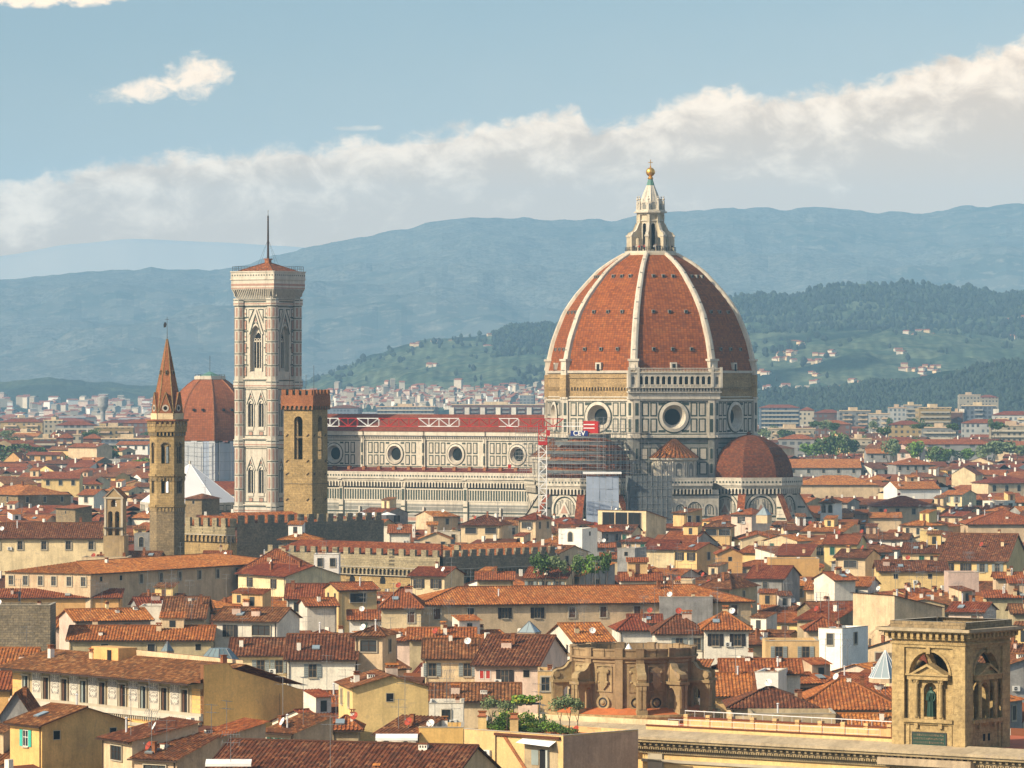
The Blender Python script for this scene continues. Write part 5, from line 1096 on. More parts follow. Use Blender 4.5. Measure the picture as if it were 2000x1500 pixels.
def win_mesh(st, w, h):
    def fn(mb):
        P = PL(mb, (0, 0, 0), 0)
        def panes(u0, v0, u1, v1, n=2, fm='frame_wood', gm='window_glass'):
            P.rect(u0, v0, u1, v1, gm, .03); P.frame(u0, v0, u1, v1, .06, fm, .07)
            for k in range(1, n): u = u0 + (u1 - u0) * k / n; P.slab(u - .035, v0, u + .035, v1, .08, fm)
            P.slab(u0, v0 + (v1 - v0) * .55, u1, v0 + (v1 - v0) * .55 + .06, .06, fm)
        W, H = w / 2, h
        def fr_(u0, v0, u1, v1, t, m, d): P.slab(u0, v0, u1, v0 + t, d, m); P.slab(u0, v1 - t, u1, v1, d, m); P.slab(u0, v0 + t, u0 + t, v1 - t, d, m); P.slab(u1 - t, v0 + t, u1, v1 - t, d, m)
        if st == 'd': P.rect(-W, 0, W, H, 'window_glass', .03); fr_(-W - .1, 0, W + .1, H + .1, .1, 'frame_stone', .14); P.slab(-.03, 0, .03, H, .06, 'dark_wood'); P.slab(-W - .1, -.12, W + .1, 0, .14, 'frame_stone')
        elif st == 'f': panes(-W, 0, W, H); fr_(-W - .2, -.15, W + .2, H + .2, .2, 'frame_stone', .16)
        elif st == 'b': fr_(-W - .18, -.15, W + .18, H + .18, .18, 'frame_stone', .14); P.slab(-W, 0, -.02, H, .06, 'shutter_brown'); P.slab(.02, 0, W, H, .06, 'shutter_brown')
        elif st == 'g': P.frame(-W - .12, -.1, W + .12, H + .12, .12, 'frame_stone', .08); P.slab(-W, 0, -.02, H, .06, 'shutter_green'); P.slab(.02, 0, W, H, .06, 'shutter_green')
        elif st in 'skt':
            m = dict(s='shutter_grey', k='shutter_dark', t='shutter_teal')[st]; panes(-W, 0, W, H, 2, 'frame_white' if st == 't' else 'frame_wood')
            for sx in (-1, 1):
                u0, u1 = sorted((sx * (W + .06), sx * (W + .62))); P.slab(u0, 0, u1, H, .1, m)
                for q in range(6): P.rect(u0 + .06, .1 + q * (H - .2) / 6, u1 - .06, .1 + (q + .35) * (H - .2) / 6, 'shutter_dark' if st == 'k' else 'metal_grey' if st == 's' else 'shutter_teal', .12)
            P.slab(-W - .1, -.14, W + .1, 0, .2, 'frame_stone')
        elif st == 'w': panes(-W, 0, W, H, max(2, int(w / .9)), 'dark_wood', 'window_glass'); fr_(-W - .1, -.1, W + .1, H + .1, .1, 'frame_stone', .2)
        elif st == 'a': P.arch(0, 0, w, H - W, 'window_glass', .04); P.archring(0, w, w + .35, H - W, 'frame_stone', .08, v0=0); P.slab(-.04, 0, .04, H - .1, .08, 'dark_wood')
        elif st == 'q': P.rect(-W, 0, W, H, 'dark_opening', .03); P.frame(-W - .06, -.06, W + .06, H + .06, .06, 'frame_stone', .05)
        elif st == 'L':
            P.rect(-W, 0, W, H, 'dark_opening', .03); P.frame(-W - .15, -.15, W + .15, H + .15, .15, 'frame_stone', .15)
            for k in (1, 2): P.slab(-W + w * k / 3 - .14, 0, -W + w * k / 3 + .14, H, .3, 'wall_cream')
            for q in range(5): P.slab(-W + .3, .1 + q * .22, W - .3, .14 + q * .22, .2, 'metal_dark')
            for k in range(7): u = -W + .4 + k * (w - .8) / 6; P.slab(u, .9, u + .06, H - .3, .12, 'dark_wood')
        elif st == 'G':
            P.rect(-W, 0, W, H, 'shutter_green', .03)
            for k in range(7): u = -W + k * w / 6.5; P.slab(u, 0, u + .1, H, .12, 'dark_wood' if k % 2 else 'shutter_pale')
        elif st == 'P':
            for sx in (-1, 1): u0, u1 = sorted((sx * .08, sx * W)); P.rect(u0, .1, u1, H, 'cloth_red', .03); P.frame(u0, .1, u1, H, .08, 'frame_white', .06)
    return cached(('window', st, round(w, 1), round(h, 1)), fn)
def chimney_mesh(k):
    def fn(mb):
        if k == 4: mb.bar((0, 0, -1), (0, 0, 1.5), .13, 'metal_rail', 8); mb.bar((0, 0, 1.6), (0, 0, 1.75), (.26, .05), 'metal_rail', 8); mb.bar((0, 0, 1.5), (0, 0, 1.6), .08, 'metal_grey', 6); return
        if k == 5: mb.box(-.35, -.5, -1, .35, .5, .55, 'chimney_white'); mb.box(-.45, -.6, .55, .45, .6, .65, 'tile_orange'); [mb.box(-.36, -.4 + q * .3, .15, .36, -.25 + q * .3, .4, 'dark_opening') for q in range(3)]; return
        m = ('chimney_white', 'wall_cream', 'brick_red', 'wall_pink')[k % 4]; w = (.32, .42, .28, .7)[k % 4]; h = (1.1, .95, 1.3, .9)[k % 4]
        mb.box(-w, -.3, -1.2, w, .3, h, m); mb.box(-w - .06, -.36, h, w + .06, .36, h + .12, 'brick_red')
        n = 3 if w > .5 else 2
        for q in range(n): u = -w + (q + .5) * 2 * w / n; mb.box(u - .08, -.3, h + .12, u + .08, .3, h + .4, 'brick_red')
        if k % 2: mb.face([(-w - .1, -.42, h + .36), (w + .1, -.42, h + .36), (w + .1, 0, h + .62), (-w - .1, 0, h + .62)], 'tile_orange', [(0, 0), (1, 0), (1, .6), (0, .6)]); mb.face([(-w - .1, .42, h + .36), (w + .1, .42, h + .36), (w + .1, 0, h + .62), (-w - .1, 0, h + .62)], 'tile_orange')
        else: mb.box(-w - .08, -.4, h + .4, w + .08, .4, h + .48, 'tile_orange')
    return cached(('chimney', k), fn)
def dish_mesh(c):
    def fn(mb):
        m = 'dish_red' if c == 'r' else 'dish_white'; r = .48; n = 14; X = Matrix.Rotation(R(-20), 4, 'Z') @ Matrix.Rotation(R(62), 4, 'X')
        for k in range(n):
            for (a, za), (b, zb) in (((0, -.12), (r * .6, -.07)), ((r * .6, -.07), (r, .03))):
                t0, t1 = 2 * math.pi * k / n, 2 * math.pi * (k + 1) / n
                q = [X @ Vector((math.cos(t0) * a, math.sin(t0) * a, za)), X @ Vector((math.cos(t0) * b, math.sin(t0) * b, zb)), X @ Vector((math.cos(t1) * b, math.sin(t1) * b, zb)), X @ Vector((math.cos(t1) * a, math.sin(t1) * a, za))]
                mb.face([p + Vector((0, 0, 1.1)) for p in (q if a else q[:3])], m, smooth=True)
        mb.bar((0, .1, 0 - 1), (0, .1, 1.1), .04, 'metal_grey'); e = X @ Vector((0, 0, .55)) + Vector((0, 0, 1.1)); mb.bar((0, 0, 1.0), e, .025, 'metal_grey'); mb.box(e.x - .06, e.y - .06, e.z - .06, e.x + .06, e.y + .06, e.z + .06, 'metal_grey')
    return cached(('satellite_dish', c), fn)
def antenna_mesh(k):
    def fn(mb):
        h = 3.2 + k % 3; mb.bar((0, 0, -1), (0, 0, h), .032, 'metal_grey')
        for z, n, L in ((h - .1, 7, .5), (h - .9, 4, .8)):
            mb.bar((-.9, 0, z), (.9, 0, z), .022, 'metal_grey')
            for q in range(n): x = -.85 + q * 1.7 / (n - 1); mb.bar((x, -L * .5, z - (.3 if k % 2 else 0)), (x, L * .5, z + (.3 if k % 2 else 0)), .018, 'metal_grey')
    return cached(('antenna', k % 3), fn)
def ac_mesh():
    def fn(mb): mb.box(-.45, -.3, 0, .45, 0, .65, 'ac_white'); PL(mb, (-.1, -.3, .32), 0).disc(0, 0, .24, 'metal_dark', .01, 12); PL(mb, (-.1, -.3, .32), 0).ring(0, 0, .24, .28, 'ac_white', .02, n=12); PL(mb, (-.1, -.3, .32), 0).slab(-.24, -.02, .24, .02, .02, 'ac_white')
    return cached(('air_conditioner',), fn)
def sky_mesh():
    def fn(mb): mb.box(-.5, -.7, 0, .5, .7, .16, 'metal_grey', 'glass_pale')
    return cached(('skylight',), fn)
def roofgeo(S):
    "returns list of slopes (a,b,c,d), height function on the roof, in house coordinates"
    w, d, h, ri, t = S['w'], S['d'], S['h'], S['rise'], S['t']; W = w / 2; oh, og = .6, .45 if S['D'] < 1600 else .2
    if t in 'gh':
        p = ri / (d / 2); e = h - oh * p
        if t == 'g':
            L = [((-W - og, -oh, e), (W + og, -oh, e), (W + og, d / 2, h + ri), (-W - og, d / 2, h + ri)), ((W + og, d + oh, e), (-W - og, d + oh, e), (-W - og, d / 2, h + ri), (W + og, d / 2, h + ri))]
            z = lambda x, y: h + p * (y if y < d / 2 else d - y)
        else:
            i = min(d / 2, W * .92); A, B = (-W + i, d / 2, h + ri), (W - i, d / 2, h + ri); q = [(-W - oh, -oh, e), (W + oh, -oh, e), (W + oh, d + oh, e), (-W - oh, d + oh, e)]
            L = [(q[0], q[1], B, A), (q[1], q[2], B, B), (q[2], q[3], A, B), (q[3], q[0], A, A)]
            z = lambda x, y: h + p * min(y, d - y, (W - abs(x)) * (d / 2) / i)
    elif t == 'e':
        p = ri / W; e = h - oh * p
        L = [((-W - oh, d, e), (-W - oh, -og, e), (0, -og, h + ri), (0, d, h + ri)), ((W + oh, -og, e), (W + oh, d, e), (0, d, h + ri), (0, -og, h + ri))]; z = lambda x, y: h + p * (W - abs(x))
    elif t == 's': p = ri / d; L = [((-W - og, -oh, h - oh * p), (W + og, -oh, h - oh * p), (W + og, d + .3, h + ri + .3 * p), (-W - og, d + .3, h + ri + .3 * p))]; z = lambda x, y: h + p * y
    elif t == 'b': p = ri / d; L = [((W + og, d + oh, h - ri - oh * p), (-W - og, d + oh, h - ri - oh * p), (-W - og, -.3, h + .3 * p), (W + og, -.3, h + .3 * p))]; z = lambda x, y: h - p * y
    else: L = []; z = lambda x, y: h - .5
    return L, z
def walls(mb, S):
    w, d, h, ri, t = S['w'], S['d'], S['h'], S['rise'], S['t']; W = w / 2; m = WALLN[S['wall']]; k = -.02
    if t == 'g':
        for x in (W, -W): mb.face([(x, 0, 0), (x, d, 0), (x, d, h + k), (x, d / 2, h + ri + k), (x, 0, h + k)], m)
        for y in (0, d): mb.face([(-W, y, 0), (W, y, 0), (W, y, h + k), (-W, y, h + k)], m)
    elif t == 'e':
        for y in (0, d): mb.face([(-W, y, 0), (W, y, 0), (W, y, h + k), (0, y, h + ri + k), (-W, y, h + k)], m)
        for x in (-W, W): mb.face([(x, 0, 0), (x, d, 0), (x, d, h + k), (x, 0, h + k)], m)
    elif t in 'sb':
        h0, h1 = (h, h + ri) if t == 's' else (h, h - ri)
        for x in (W, -W): mb.face([(x, 0, 0), (x, d, 0), (x, d, h1 + k), (x, 0, h0 + k)], m)
        mb.face([(-W, 0, 0), (W, 0, 0), (W, 0, h0 + k), (-W, 0, h0 + k)], m); mb.face([(-W, d, 0), (W, d, 0), (W, d, h1 + k), (-W, d, h1 + k)], m)
    elif t == 'h':
        for a, b in (((-W, 0), (W, 0)), ((W, 0), (W, d)), ((W, d), (-W, d)), ((-W, d), (-W, 0))): mb.face([(*a, 0), (*b, 0), (*b, h + k), (*a, h + k)], m)
    else:
        mb.box(-W, 0, 0, W, d, h - .6, m, 'terracotta_floor' if S.get('tf') else 'wall_grey')
        for a in ((-W, 0, W, .25), (-W, d - .25, W, d), (-W, .25, -W + .25, d - .25), (W - .25, .25, W, d - .25)): mb.box(a[0], a[1], h - .6, a[2], a[3], h, m)
        mb.box(-W - .06, -.06, h, W + .06, .3, h + .07, 'frame_stone'); mb.box(W - .3, .3, h, W + .06, d, h + .07, 'frame_stone')
def build_house(S, det=True):
    rng = random.Random(S['seed']); near = S['D'] < 1250
    o = empty(S.get('name', 'house'), S['loc'], S['yaw']); wl = MB(); walls(wl, S); L, zf = roofgeo(S)
    wo = wl.build('wall', o); w, d, h = S['w'], S['d'], S['h']; W = w / 2; ro = None
    if L:
        rf = MB(); tm = TONE[S['tone']]
        for i, (a, b, c, dd_) in enumerate(L): roofquad(rf, a, b, dd_, c, tm, S['D'] < 1250 and not (i == 1 and S['t'] == 'g') and not (i == 2 and S['t'] == 'h'), .085)
        if S['t'] in 'gh' and near:
            A, B = Vector(L[0][3]), Vector(L[0][2]); rf.bar(A + Z * .05, B + Z * .05, .14, tm, 5)
            if S['t'] == 'h':
                for p, q in ((L[0][0], A), (L[0][1], B)): rf.bar(Vector(p) + Z * .05, q + Z * .05, .13, tm, 5)
            else:
                for x in (-1, 1): rf.bar(Vector(L[0][0 if x < 0 else 1]) + Z * .03, (A if x < 0 else B) + Z * .03, .1, tm, 5)
        if S['t'] != 'b' and S['t'] != 'e':
            a, b = Vector(L[0][0]), Vector(L[0][1]); rf.bar(a - Z * .12, b - Z * .12, .1, 'gutter_copper'); rf.face([(a.x, a.y + .05, a.z - .03), (b.x, b.y + .05, b.z - .03), (b.x - .3, .0, b.z + .05), (a.x + .3, 0, a.z + .05)], 'dark_wood')
            if near and rng.random() < .75: x = rng.choice((-1, 1)) * (W - .25); rf.bar((x, -.1, h - .15), (x, -.1, 0), .06, 'gutter_copper')
        ro = rf.build('roof', o)
    par = ro or wo
    # windows
    ws = S.get('win', ''); fr, sd_ = (ws.split('/') + [''])[:2]
    def wrow(spec, L_, rz, base, flip):
        items = []; i = 0
        while i < len(spec):
            n = ''
            while spec[i].isdigit(): n += spec[i]; i += 1
            items += [spec[i]] * int(n or 1); i += 1
        n = len(items)
        for k, st in enumerate(items):
            if st == '-': continue
            ww, hh = {'w': (min(2.8, L_ * .6), 1.5), 'L': (L_ * .8, 4.0), 'a': (1.1, 2.2), 'q': (.8, .9), 'G': (L_ * .85, 2.3), 'P': (1.5, 1.3)}.get(st, (1.05, 1.75))
            if S['D'] > 1500: ww, hh = ww * 1.15, hh * 1.05
            u = (k + .5) / n * L_ - L_ / 2; u += rng.uniform(-.2, .2) if n > 2 and S['D'] < 1500 else 0
            z = h - hh - (0.75 if st != 'L' else .5)
            loc = (u, -.001, z) if rz == 0 else ((W + .001, d / 2 + u, z) if rz == 90 else (-W - .001, d / 2 - u, z))
            put('window', win_mesh(st, ww, hh), wo, loc, rz)
    if fr: wrow(fr, w, 0, 0, 0)
    if sd_: wrow(sd_, d, 90 if S['yaw'] < 0 else -90, 0, 0)
    if det:
        nc = S.get('ch', rng.choice((1, 2, 3, 4) if S['w'] > 8 else (1, 1, 2)) if near else rng.choice((0, 0, 1)))
        for _ in range(nc):
            x, y = rng.uniform(-W * .8, W * .8), rng.uniform(d * .15, d * .6); o3 = put('chimney', chimney_mesh(rng.randrange(6)), par, (x, y, zf(x, y)), rng.choice((0, 90, 0))); o3.scale = (rng.uniform(.7, 1),) * 2 + (rng.uniform(.65, .95),)
        if L and w > 6.5 and S['D'] < 2000 and rng.random() < (.33 if not S['hand'] else 0 if S['label'] else .12) and 'extra' not in S:
            bw, bd, bh = rng.uniform(1.1, 1.9), rng.uniform(2.2, 3.4), rng.uniform(1.5, 2.3); x, y = rng.uniform(-W * .55, W * .55), d * rng.uniform(.3, .5); zz = zf(x, y); m_ = WALLN[rng.choice('cwWyb')]; q = MB()
            q.box(-bw, 0, -1.5, bw, bd, bh, m_); roofquad(q, (-bw - .3, -.4, bh), (bw + .3, -.4, bh), (-bw - .3, bd, bh + .8), (bw + .3, bd, bh + .8), tm, near); q.face([(-bw, bd, bh), (bw, bd, bh), (bw, bd, bh + .7), (-bw, bd, bh + .7)], m_)
            for sx in (-1, 1): q.face([(sx * bw, 0, bh - .02), (sx * bw, bd, bh - .02), (sx * bw, bd, bh + .7)], m_)
            Pq = q; PL(Pq, (0, 0, 0), 0).rect(-.45, .2, .45, bh - .4, 'window_glass', .04) if rng.random() < .7 else PL(Pq, (0, 0, 0), 0).slab(-.4, -.3, .4, bh - .3, .05, 'shutter_brown')
            b_ = q.build('roof_room', ro); b_.location = (x, y, zz)
        if S['D'] < 1450:
            for _a in range(rng.choice((0, 1, 2, 2))): x, y = rng.uniform(-W * .8, W * .8), rng.uniform(d * .1, d * .6); put('antenna', antenna_mesh(rng.randrange(3)), par, (x, y, zf(x, y)), rng.uniform(-40, 40))
            if rng.random() < .38: x, y = rng.uniform(-W * .8, W * .8), rng.uniform(d * .05, d * .5); put('satellite_dish', dish_mesh(rng.choice('rww')), par, (x, y, zf(x, y) - .3), rng.uniform(-25, 15))
            if rng.random() < .22 and L: x = rng.uniform(-W * .6, W * .6); y = d * .2; o2 = put('skylight', sky_mesh(), par, (x, y, zf(x, y) + .1)); o2.rotation_euler.x = math.atan(S['rise'] / (d / 2 if S['t'] in 'gh' else d)) if S['t'] in 'ghs' else 0
            if rng.random() < .14: put('air_conditioner', ac_mesh(), wo, (rng.uniform(-W * .7, W * .7), 0, h - 2.6))
    for n_, g_ in S.get('extra', ()): g_.build(n_, o)
    return o
SPECS = []
def from_screen(xl, xr, ye, yr, side, t, wall, tone, h, win='', label=None, **kw):
    D = (CAMZ - h) * FPX / (ye - 750); s = FPX / D; ext = max(ye - yr, 3) / s; tn = (ye - 750) / FPX
    if t in 'gh': d = 2 * ext / (.30 + tn); rise = .30 * d / 2
    elif t == 's': d = ext / (.26 + tn); rise = .26 * d
    elif t == 'e': d = kw.get('d', 12); rise = ext
    elif t == 'b': d = kw.get('d', 9); rise = kw.get('rise', .22 * d)
    else: d = kw.get('d', 9); rise = 0
    d = min(max(d, 4.5), 22) if 'd' not in kw else kw['d']
    if side and t in 'ghs': 
        need = abs(side) / s / .88
        if need > d: d = need; rise = max(.14 * (d / 2 if t in 'gh' else d), ext - tn * (d / 2 if t in 'gh' else d))
    yaw = 0
    if side: yaw = -math.copysign(math.degrees(math.asin(min(.88, abs(side) / s / d))), side)
    elif 'yaw' in kw: yaw = kw['yaw']
    w = (xr - xl) / s / math.cos(R(yaw)); 
    cx = (xr if side >= 0 else xl); corner = Vector(((cx - 1000) / FPX * D, D, 0)); ux = Vector((math.cos(R(yaw)), math.sin(R(yaw)), 0))
    loc = corner - ux * (w / 2) * (1 if side >= 0 else -1)
    S = dict(loc=loc, D=loc.y, yaw=yaw, w=w, d=d, h=h, rise=rise, t=t, wall=wall, tone=tone, win=win, seed=int(xl * 7 + ye * 13), label=label, hand=True, box=(min(xl, xl + min(side, 0)), yr, max(xr, xr + side), ye + min(45, 3.4 * s)), **{k: v for k, v in kw.items() if k in ('ch', 'tf', 'name')})
    SPECS.append(S); return S
T = """10 82 1415 1378 158 g o b 18 t/q-q|ochre gabled house with turquoise shutters and plain side wall
190 258 1447 1405 125 s c b 17 w|cream house whose brown roof climbs right above a wide timber window
258 345 1482 1434 75 s b b 15.5 w
332 380 1455 1404 135 s b r 16.3
514 574 1430 1395 73 s b b 16.5 G|beige attic house with green panelled veranda under a low brown roof
360 850 1562 1447 150 g b b 15 |house with a huge brown tiled roof filling the bottom middle of the view
648 700 1422 1398 0 h l o 16
735 812 1434 1400 50 s w b 16.5 2a
689 836 1342 1320 -35 e y b 20 -q-/2d|tall yellow gable wall with one tiny square opening
693 747 1240 1223 25 h c b 21 w/d|cream roof turret with hipped tiles and a pale blue double window
451 563 1278 1246 0 g c b 18 -ss
561 693 1286 1238 0 g w b 18 -s--
417 541 1212 1187 38 g w b 19 kw|white attic house with dark shutters and a wide glazed bay
147 290 1211 1190 -42 g p o 17.5 -d-d-
135 412 1248 1222 0 g l o 16.5 -d-d-q
318 398 1206 1166 0 g l b 17
272 328 1184 1183 0 f w o 18
-25 98 1182 1178 0 f d o 21.5 |dark rubble stone block with roof terrace at the left edge
-30 62 1304 1265 0 g b o 16
-30 24 1344 1312 0 g o r 15.5
0 62 1398 1352 0 e g b 14.5
105 158 1224 1212 0 s p o 16
177 520 1120 1098 -177 h b o 18 2q8f/6f|long beige building with nine tall windows and a sunlit left wing
-10 235 1166 1150 0 s o r 13.5
-30 203 1050 1021 0 g c b 22 5f|long cream church nave with deep square windows and a brown roof
-30 240 1078 1068 0 s c b 17.5
160 250 1088 1087 0 f c o 19 4a|cream terrace block with four round arches below the bell gable
262 375 1042 1040 0 f g o 20.5 4a|dark weathered parapet building right of the bell gable
-60 35 966 947 97 h s o 20 2d/3d|brown stone house with orange hipped roof at the left edge under the plain
101 147 993 990 31 s s o 19.5 q|squat rubble stone block left of the bell gable
360 394 973 964 32 h s b 22 q|stone tower house with tiny lantern between the hexagonal and marble towers
152 183 966 955 25 g w r 19 d
81 155 934 922 0 g y r 20 3d
165 197 945 938 0 h y r 19 3a
456 558 1125 1104 105 g c r 18 2k|cream house with brown shutters and a long stained grey side wall
613 662 1083 1081 0 f W o 20 2d|small bright white roof cube before the battlemented wing
470 602 1113 1072 0 h b o 17
398 446 1095 1076 0 g b r 17.5
661 735 1151 1138 -29 g y o 19 w/2q|pale yellow attic with a wide dark window and peeling plaster
560 640 1168 1140 0 g w r 16.5 2d
600 657 1182 1168 -20 g w o 17
745 822 1186 1147 0 h c r 17.8 -b
822 1475 1180 1147 -47 h b o 18 bdkkbbbbkb|very long beige house with orange roof and a row of brown shuttered windows
801 868 1124 1108 37 g c r 17.5 2k
846 900 1008 998 -35 g c o 17 d
900 978 1025 1006 22 h c b 18.5 ww
1013 1046 1014 1002 32 h c r 20.5 w/2d|cream tower house with red pyramid roof left of the crane mast
808 900 988 981 18 g b r 17
1091 1137 1033 1031 31 f W o 21 a/q|bright white tower block with one arched window, roof plants on top
1169 1262 998 994 41 b c o 22 L|cream belvedere with a big dark three-bay loggia below the hung sheets
1316 1338 1002 994 34 s y b 21 /2d|narrow yellow tower house in front of the conical roof
1376 1428 1028 1016 10 h y b 18.5 ww
1429 1468 1004 992 42 h p o 20 k/d|pale pink roof house with hipped orange tiles below the right half dome
1290 1352 1060 1038 48 g g r 17
1318 1361 1073 1060 48 g y r 17.3 2k/d
1402 1450 1081 1070 0 e O r 17 q
1262 1318 1072 1055 20 g c r 16.5
1503 1600 1091 1089 0 f O o 16
1460 1530 1129 1105 40 g g r 16 d
1365 1425 1149 1120 62 h l b 17.5 /d
1212 1290 1133 1118 0 g w o 17.3 -d
1100 1132 1125 1098 70 s g o 17 /f
1206 1240 1071 1069 25 f g o 19 q
1316 1352 1134 1132 10 f c o 20.5 s|pale grey roof tower with shuttered window above the long orange roof
1288 1392 1166 1165 0 f g o 18.8
1376 1462 1228 1195 0 h w o 18.3 2k|off-white house with two dark shuttered windows behind the rotunda
1280 1376 1236 1200 0 h w b 17.6 -2s
1210 1275 1229 1205 -12 h w r 17
1025 1105 1128 1108 25 g b r 17 3s
932 1002 1131 1117 0 g l r 16
800 925 1247 1226 0 g l o 16.8
830 930 1284 1247 0 g c b 18 s-s|cream house with grey-blue open shutters and stained wall
927 1050 1298 1240 62 g p b 17.8 Pkq|pink house with magenta panes, dark stained gable and brown roof
1122 1196 1252 1217 -54 g w o 16.8 /2q
838 1012 1366 1334 0 g b b 15
838 905 1374 1372 0 f w o 15.6 d
1051 1080 1311 1309 0 f y o 17.7 f|strip of yellow house with a white window left of the rotunda
1412 1563 1313 1287 0 g w o 16
1393 1472 1357 1314 0 g y o 15
1495 1600 1252 1250 0 f y o 18 2s|yellow house with pale shutters right of the off-white shuttered house
1428 1590 1380 1342 0 h b b 14.6
1474 1520 1313 1311 26 f W o 16.5
1468 1632 1394 1392 0 f l o 15.4 |long plain olive wall block behind the library parapet
1675 1747 1164 1161 98 b c b 21 |tall cream wall with a sloping grey flank behind the statue tower
1600 1645 1228 1226 58 f W o 18 d/d|white cubic roof house with blue window left of the statue tower
1560 1755 1383 1325 0 h b o 14.3
1633 1760 1422 1394 0 g b o 13.8
1560 1632 1210 1176 60 s l r 16.8
1577 1646 1229 1207 0 h b o 16
1611 1673 1062 1044 27 g y r 19 2g|pale yellow house with two green shutters amid the right-hand roofs
1634 1690 1088 1073 35 g b b 18 w
1716 1850 1114 1095 0 g y b 17 2q
1764 1840 1079 1060 20 g c b 19 -gk
1840 1966 1094 1040 60 g y b 18 2k2s|yellow house with grey shutters under a wide brown roof near the right edge
1630 1672 1132 1117 -35 g w r 17
1852 1912 1118 1116 0 f p o 18
1945 2040 1128 1118 0 g b o 18
1855 1920 1194 1177 35 g p r 16 -b
1925 2040 1166 1153 0 s l r 17
1978 2050 1196 1180 0 g l b 17 f
1766 1845 1179 1170 0 e l o 15
1797 1832 1036 1034 8 f y o 21
1603 1628 981 972 20 h W b 21 2a|white tower with twin arches and brown roof right of the tribune buttress
1750 1828 907 894 -10 h g o 20 5d
1692 1738 885 876 0 g g o 21 2d
1535 1682 913 896 0 g g o 18 5d
1555 1716 946 928 0 h b o 18
1752 1838 954 940 -20 g W o 19
1860 1905 926 912 20 e c r 20
1930 2030 943 930 -25 h c r 19 4a|cream house with four arched windows beneath a red hipped roof at right
1706 1830 988 968 0 h c r 19 4f
1890 2040 1023 997 0 h b r 18
1700 1760 1010 1000 0 g b o 17
700 762 1030 1029 0 f w o 18
760 800 1040 1025 0 g w r 17
820 880 1052 1040 0 e c o 16.5 2d
1175 1215 1090 1080 0 g c r 15.5
1150 1200 1068 1060 0 g g r 16
40 82 1240 1238 0 f b o 17
1230 1290 1215 1200 0 g p r 15"""
for row in T.split('\n'):
    body, _, lb = row.partition('|'); f = body.split(); x = list(map(float, f[:5])); h_ = float(f[8]) if len(f) > 8 else 17
    from_screen(x[0], x[1], x[2], x[3], x[4], f[5], f[6], f[7], h_, f[9] if len(f) > 9 else '', lb or None)
NHAND = len(SPECS)
# ============================================================ plants
def crown_mesh(k, mats, n=900, flat=1.0):
    def fn(mb):
        r = random.Random(k); blobs = [(Vector((r.uniform(-.55, .55), r.uniform(-.55, .55), r.uniform(-.35, .5) * flat)), r.uniform(.28, .5)) for _ in range(11)]
        for _ in range(n):
            c, q = r.choice(blobs); v = Vector((r.gauss(0, 1), r.gauss(0, 1), r.gauss(0, 1))).normalized() * q * r.uniform(.75, 1.05); v.z *= .8 * flat; p = c + v; s = r.uniform(.05, .11)
            a = Vector((r.gauss(0, 1), r.gauss(0, 1), r.gauss(0, 1))).normalized(); b = a.orthogonal().normalized(); c2 = a.cross(b)
            mb.face([p + b * s, p + c2 * s, p - b * s, p - c2 * s], r.choice(mats))
    return cached(('crown', k), fn)
def trunk_mesh():
    def fn(mb):
        mb.bar((0, 0, 0), (.02, 0, .62), (.06, .04), 'bark', 6)
        for a in (20, 140, 260): mb.bar((.02, 0, .55), tuple(nrm(a) * .3 + Z * .95), (.035, .015), 'bark', 5)
    return cached(('trunk',), fn)
TREES = []; NTH = 'first second third fourth fifth sixth seventh eighth ninth tenth eleventh twelfth thirteenth fourteenth fifteenth sixteenth seventeenth eighteenth nineteenth twentieth twenty-first twenty-second twenty-third twenty-fourth twenty-fifth twenty-sixth'.split()
def tree(loc, w, h, kind, label, grp=None):
    mats = dict(bright=['leaf_bright', 'leaf_mid'], dark=['leaf_dark', 'leaf_dark', 'leaf_mid'], mid=['leaf_mid', 'leaf_olive', 'leaf_dark'], olive=['leaf_olive'], gold=['leaf_gold', 'leaf_bright'])[kind]
    k = random.randrange(3); o = empty('tree', loc, random.uniform(0, 360)); top, hc = h; t = put('trunk', trunk_mesh(), o, (0, 0, 0)); t.scale = (hc * .8, hc * .8, top - hc * .6)
    c = put('crown', crown_mesh((kind, k).__str__(), mats), o, (0, 0, top - hc * .5)); c.scale = (w / 1.6, w / 1.6, hc / 1.75)
    o['label'] = label; o['category'] = 'tree'
    if grp: o['group'] = grp
    TREES.append(o); return o
def T_(px, yb, wpx, hpx, kind, label, D=None):
    zb = 12 if not D else None; D = D or 42 * FPX / (yb - 750); s = FPX / D; top = CAMZ - (yb - hpx - 750) / s; hc = hpx / s * 1.15; tree((((px - 1000) / FPX) * D, D, 0), wpx / s, (top, hc), kind, label, 'trees among the houses')
T_(178, 930, 48, 26, 'bright', 'bright green tree left of the hexagonal tower, behind the yellow houses', 2150)
T_(240, 932, 40, 30, 'mid', 'dull green tree beside the hexagonal tower shaft', 2150)
T_(275, 934, 44, 42, 'bright', 'tall fresh green tree touching the hexagonal tower on its left', 2150)
T_(24, 905, 60, 40, 'mid', 'grey green trees at the left edge above the white sheds', 2330)
T_(75, 905, 50, 38, 'dark', 'dark tree before the brick flats at left', 2330)
T_(130, 908, 40, 30, 'dark', 'dark tree in front of the orange-brick flats', 2330)
T_(215, 905, 30, 40, 'dark', 'dark tree between the flats and the white-striped block', 2330)
T_(1618, 893, 46, 48, 'dark', 'tall dark tree right of the half dome', 2330)
T_(1643, 892, 40, 52, 'mid', 'yellow green tree beside the tall dark tree', 2330)
T_(1585, 890, 36, 26, 'bright', 'small bright tree left of the tall dark tree', 2330)
T_(1664, 888, 30, 34, 'dark', 'rounded dark tree right of the yellow green one', 2330)
T_(1740, 893, 40, 40, 'olive', 'pale olive tree behind the small grey tower house', 2280)
T_(1790, 898, 34, 40, 'bright', 'light green tree in the row before the long red roof', 2280)
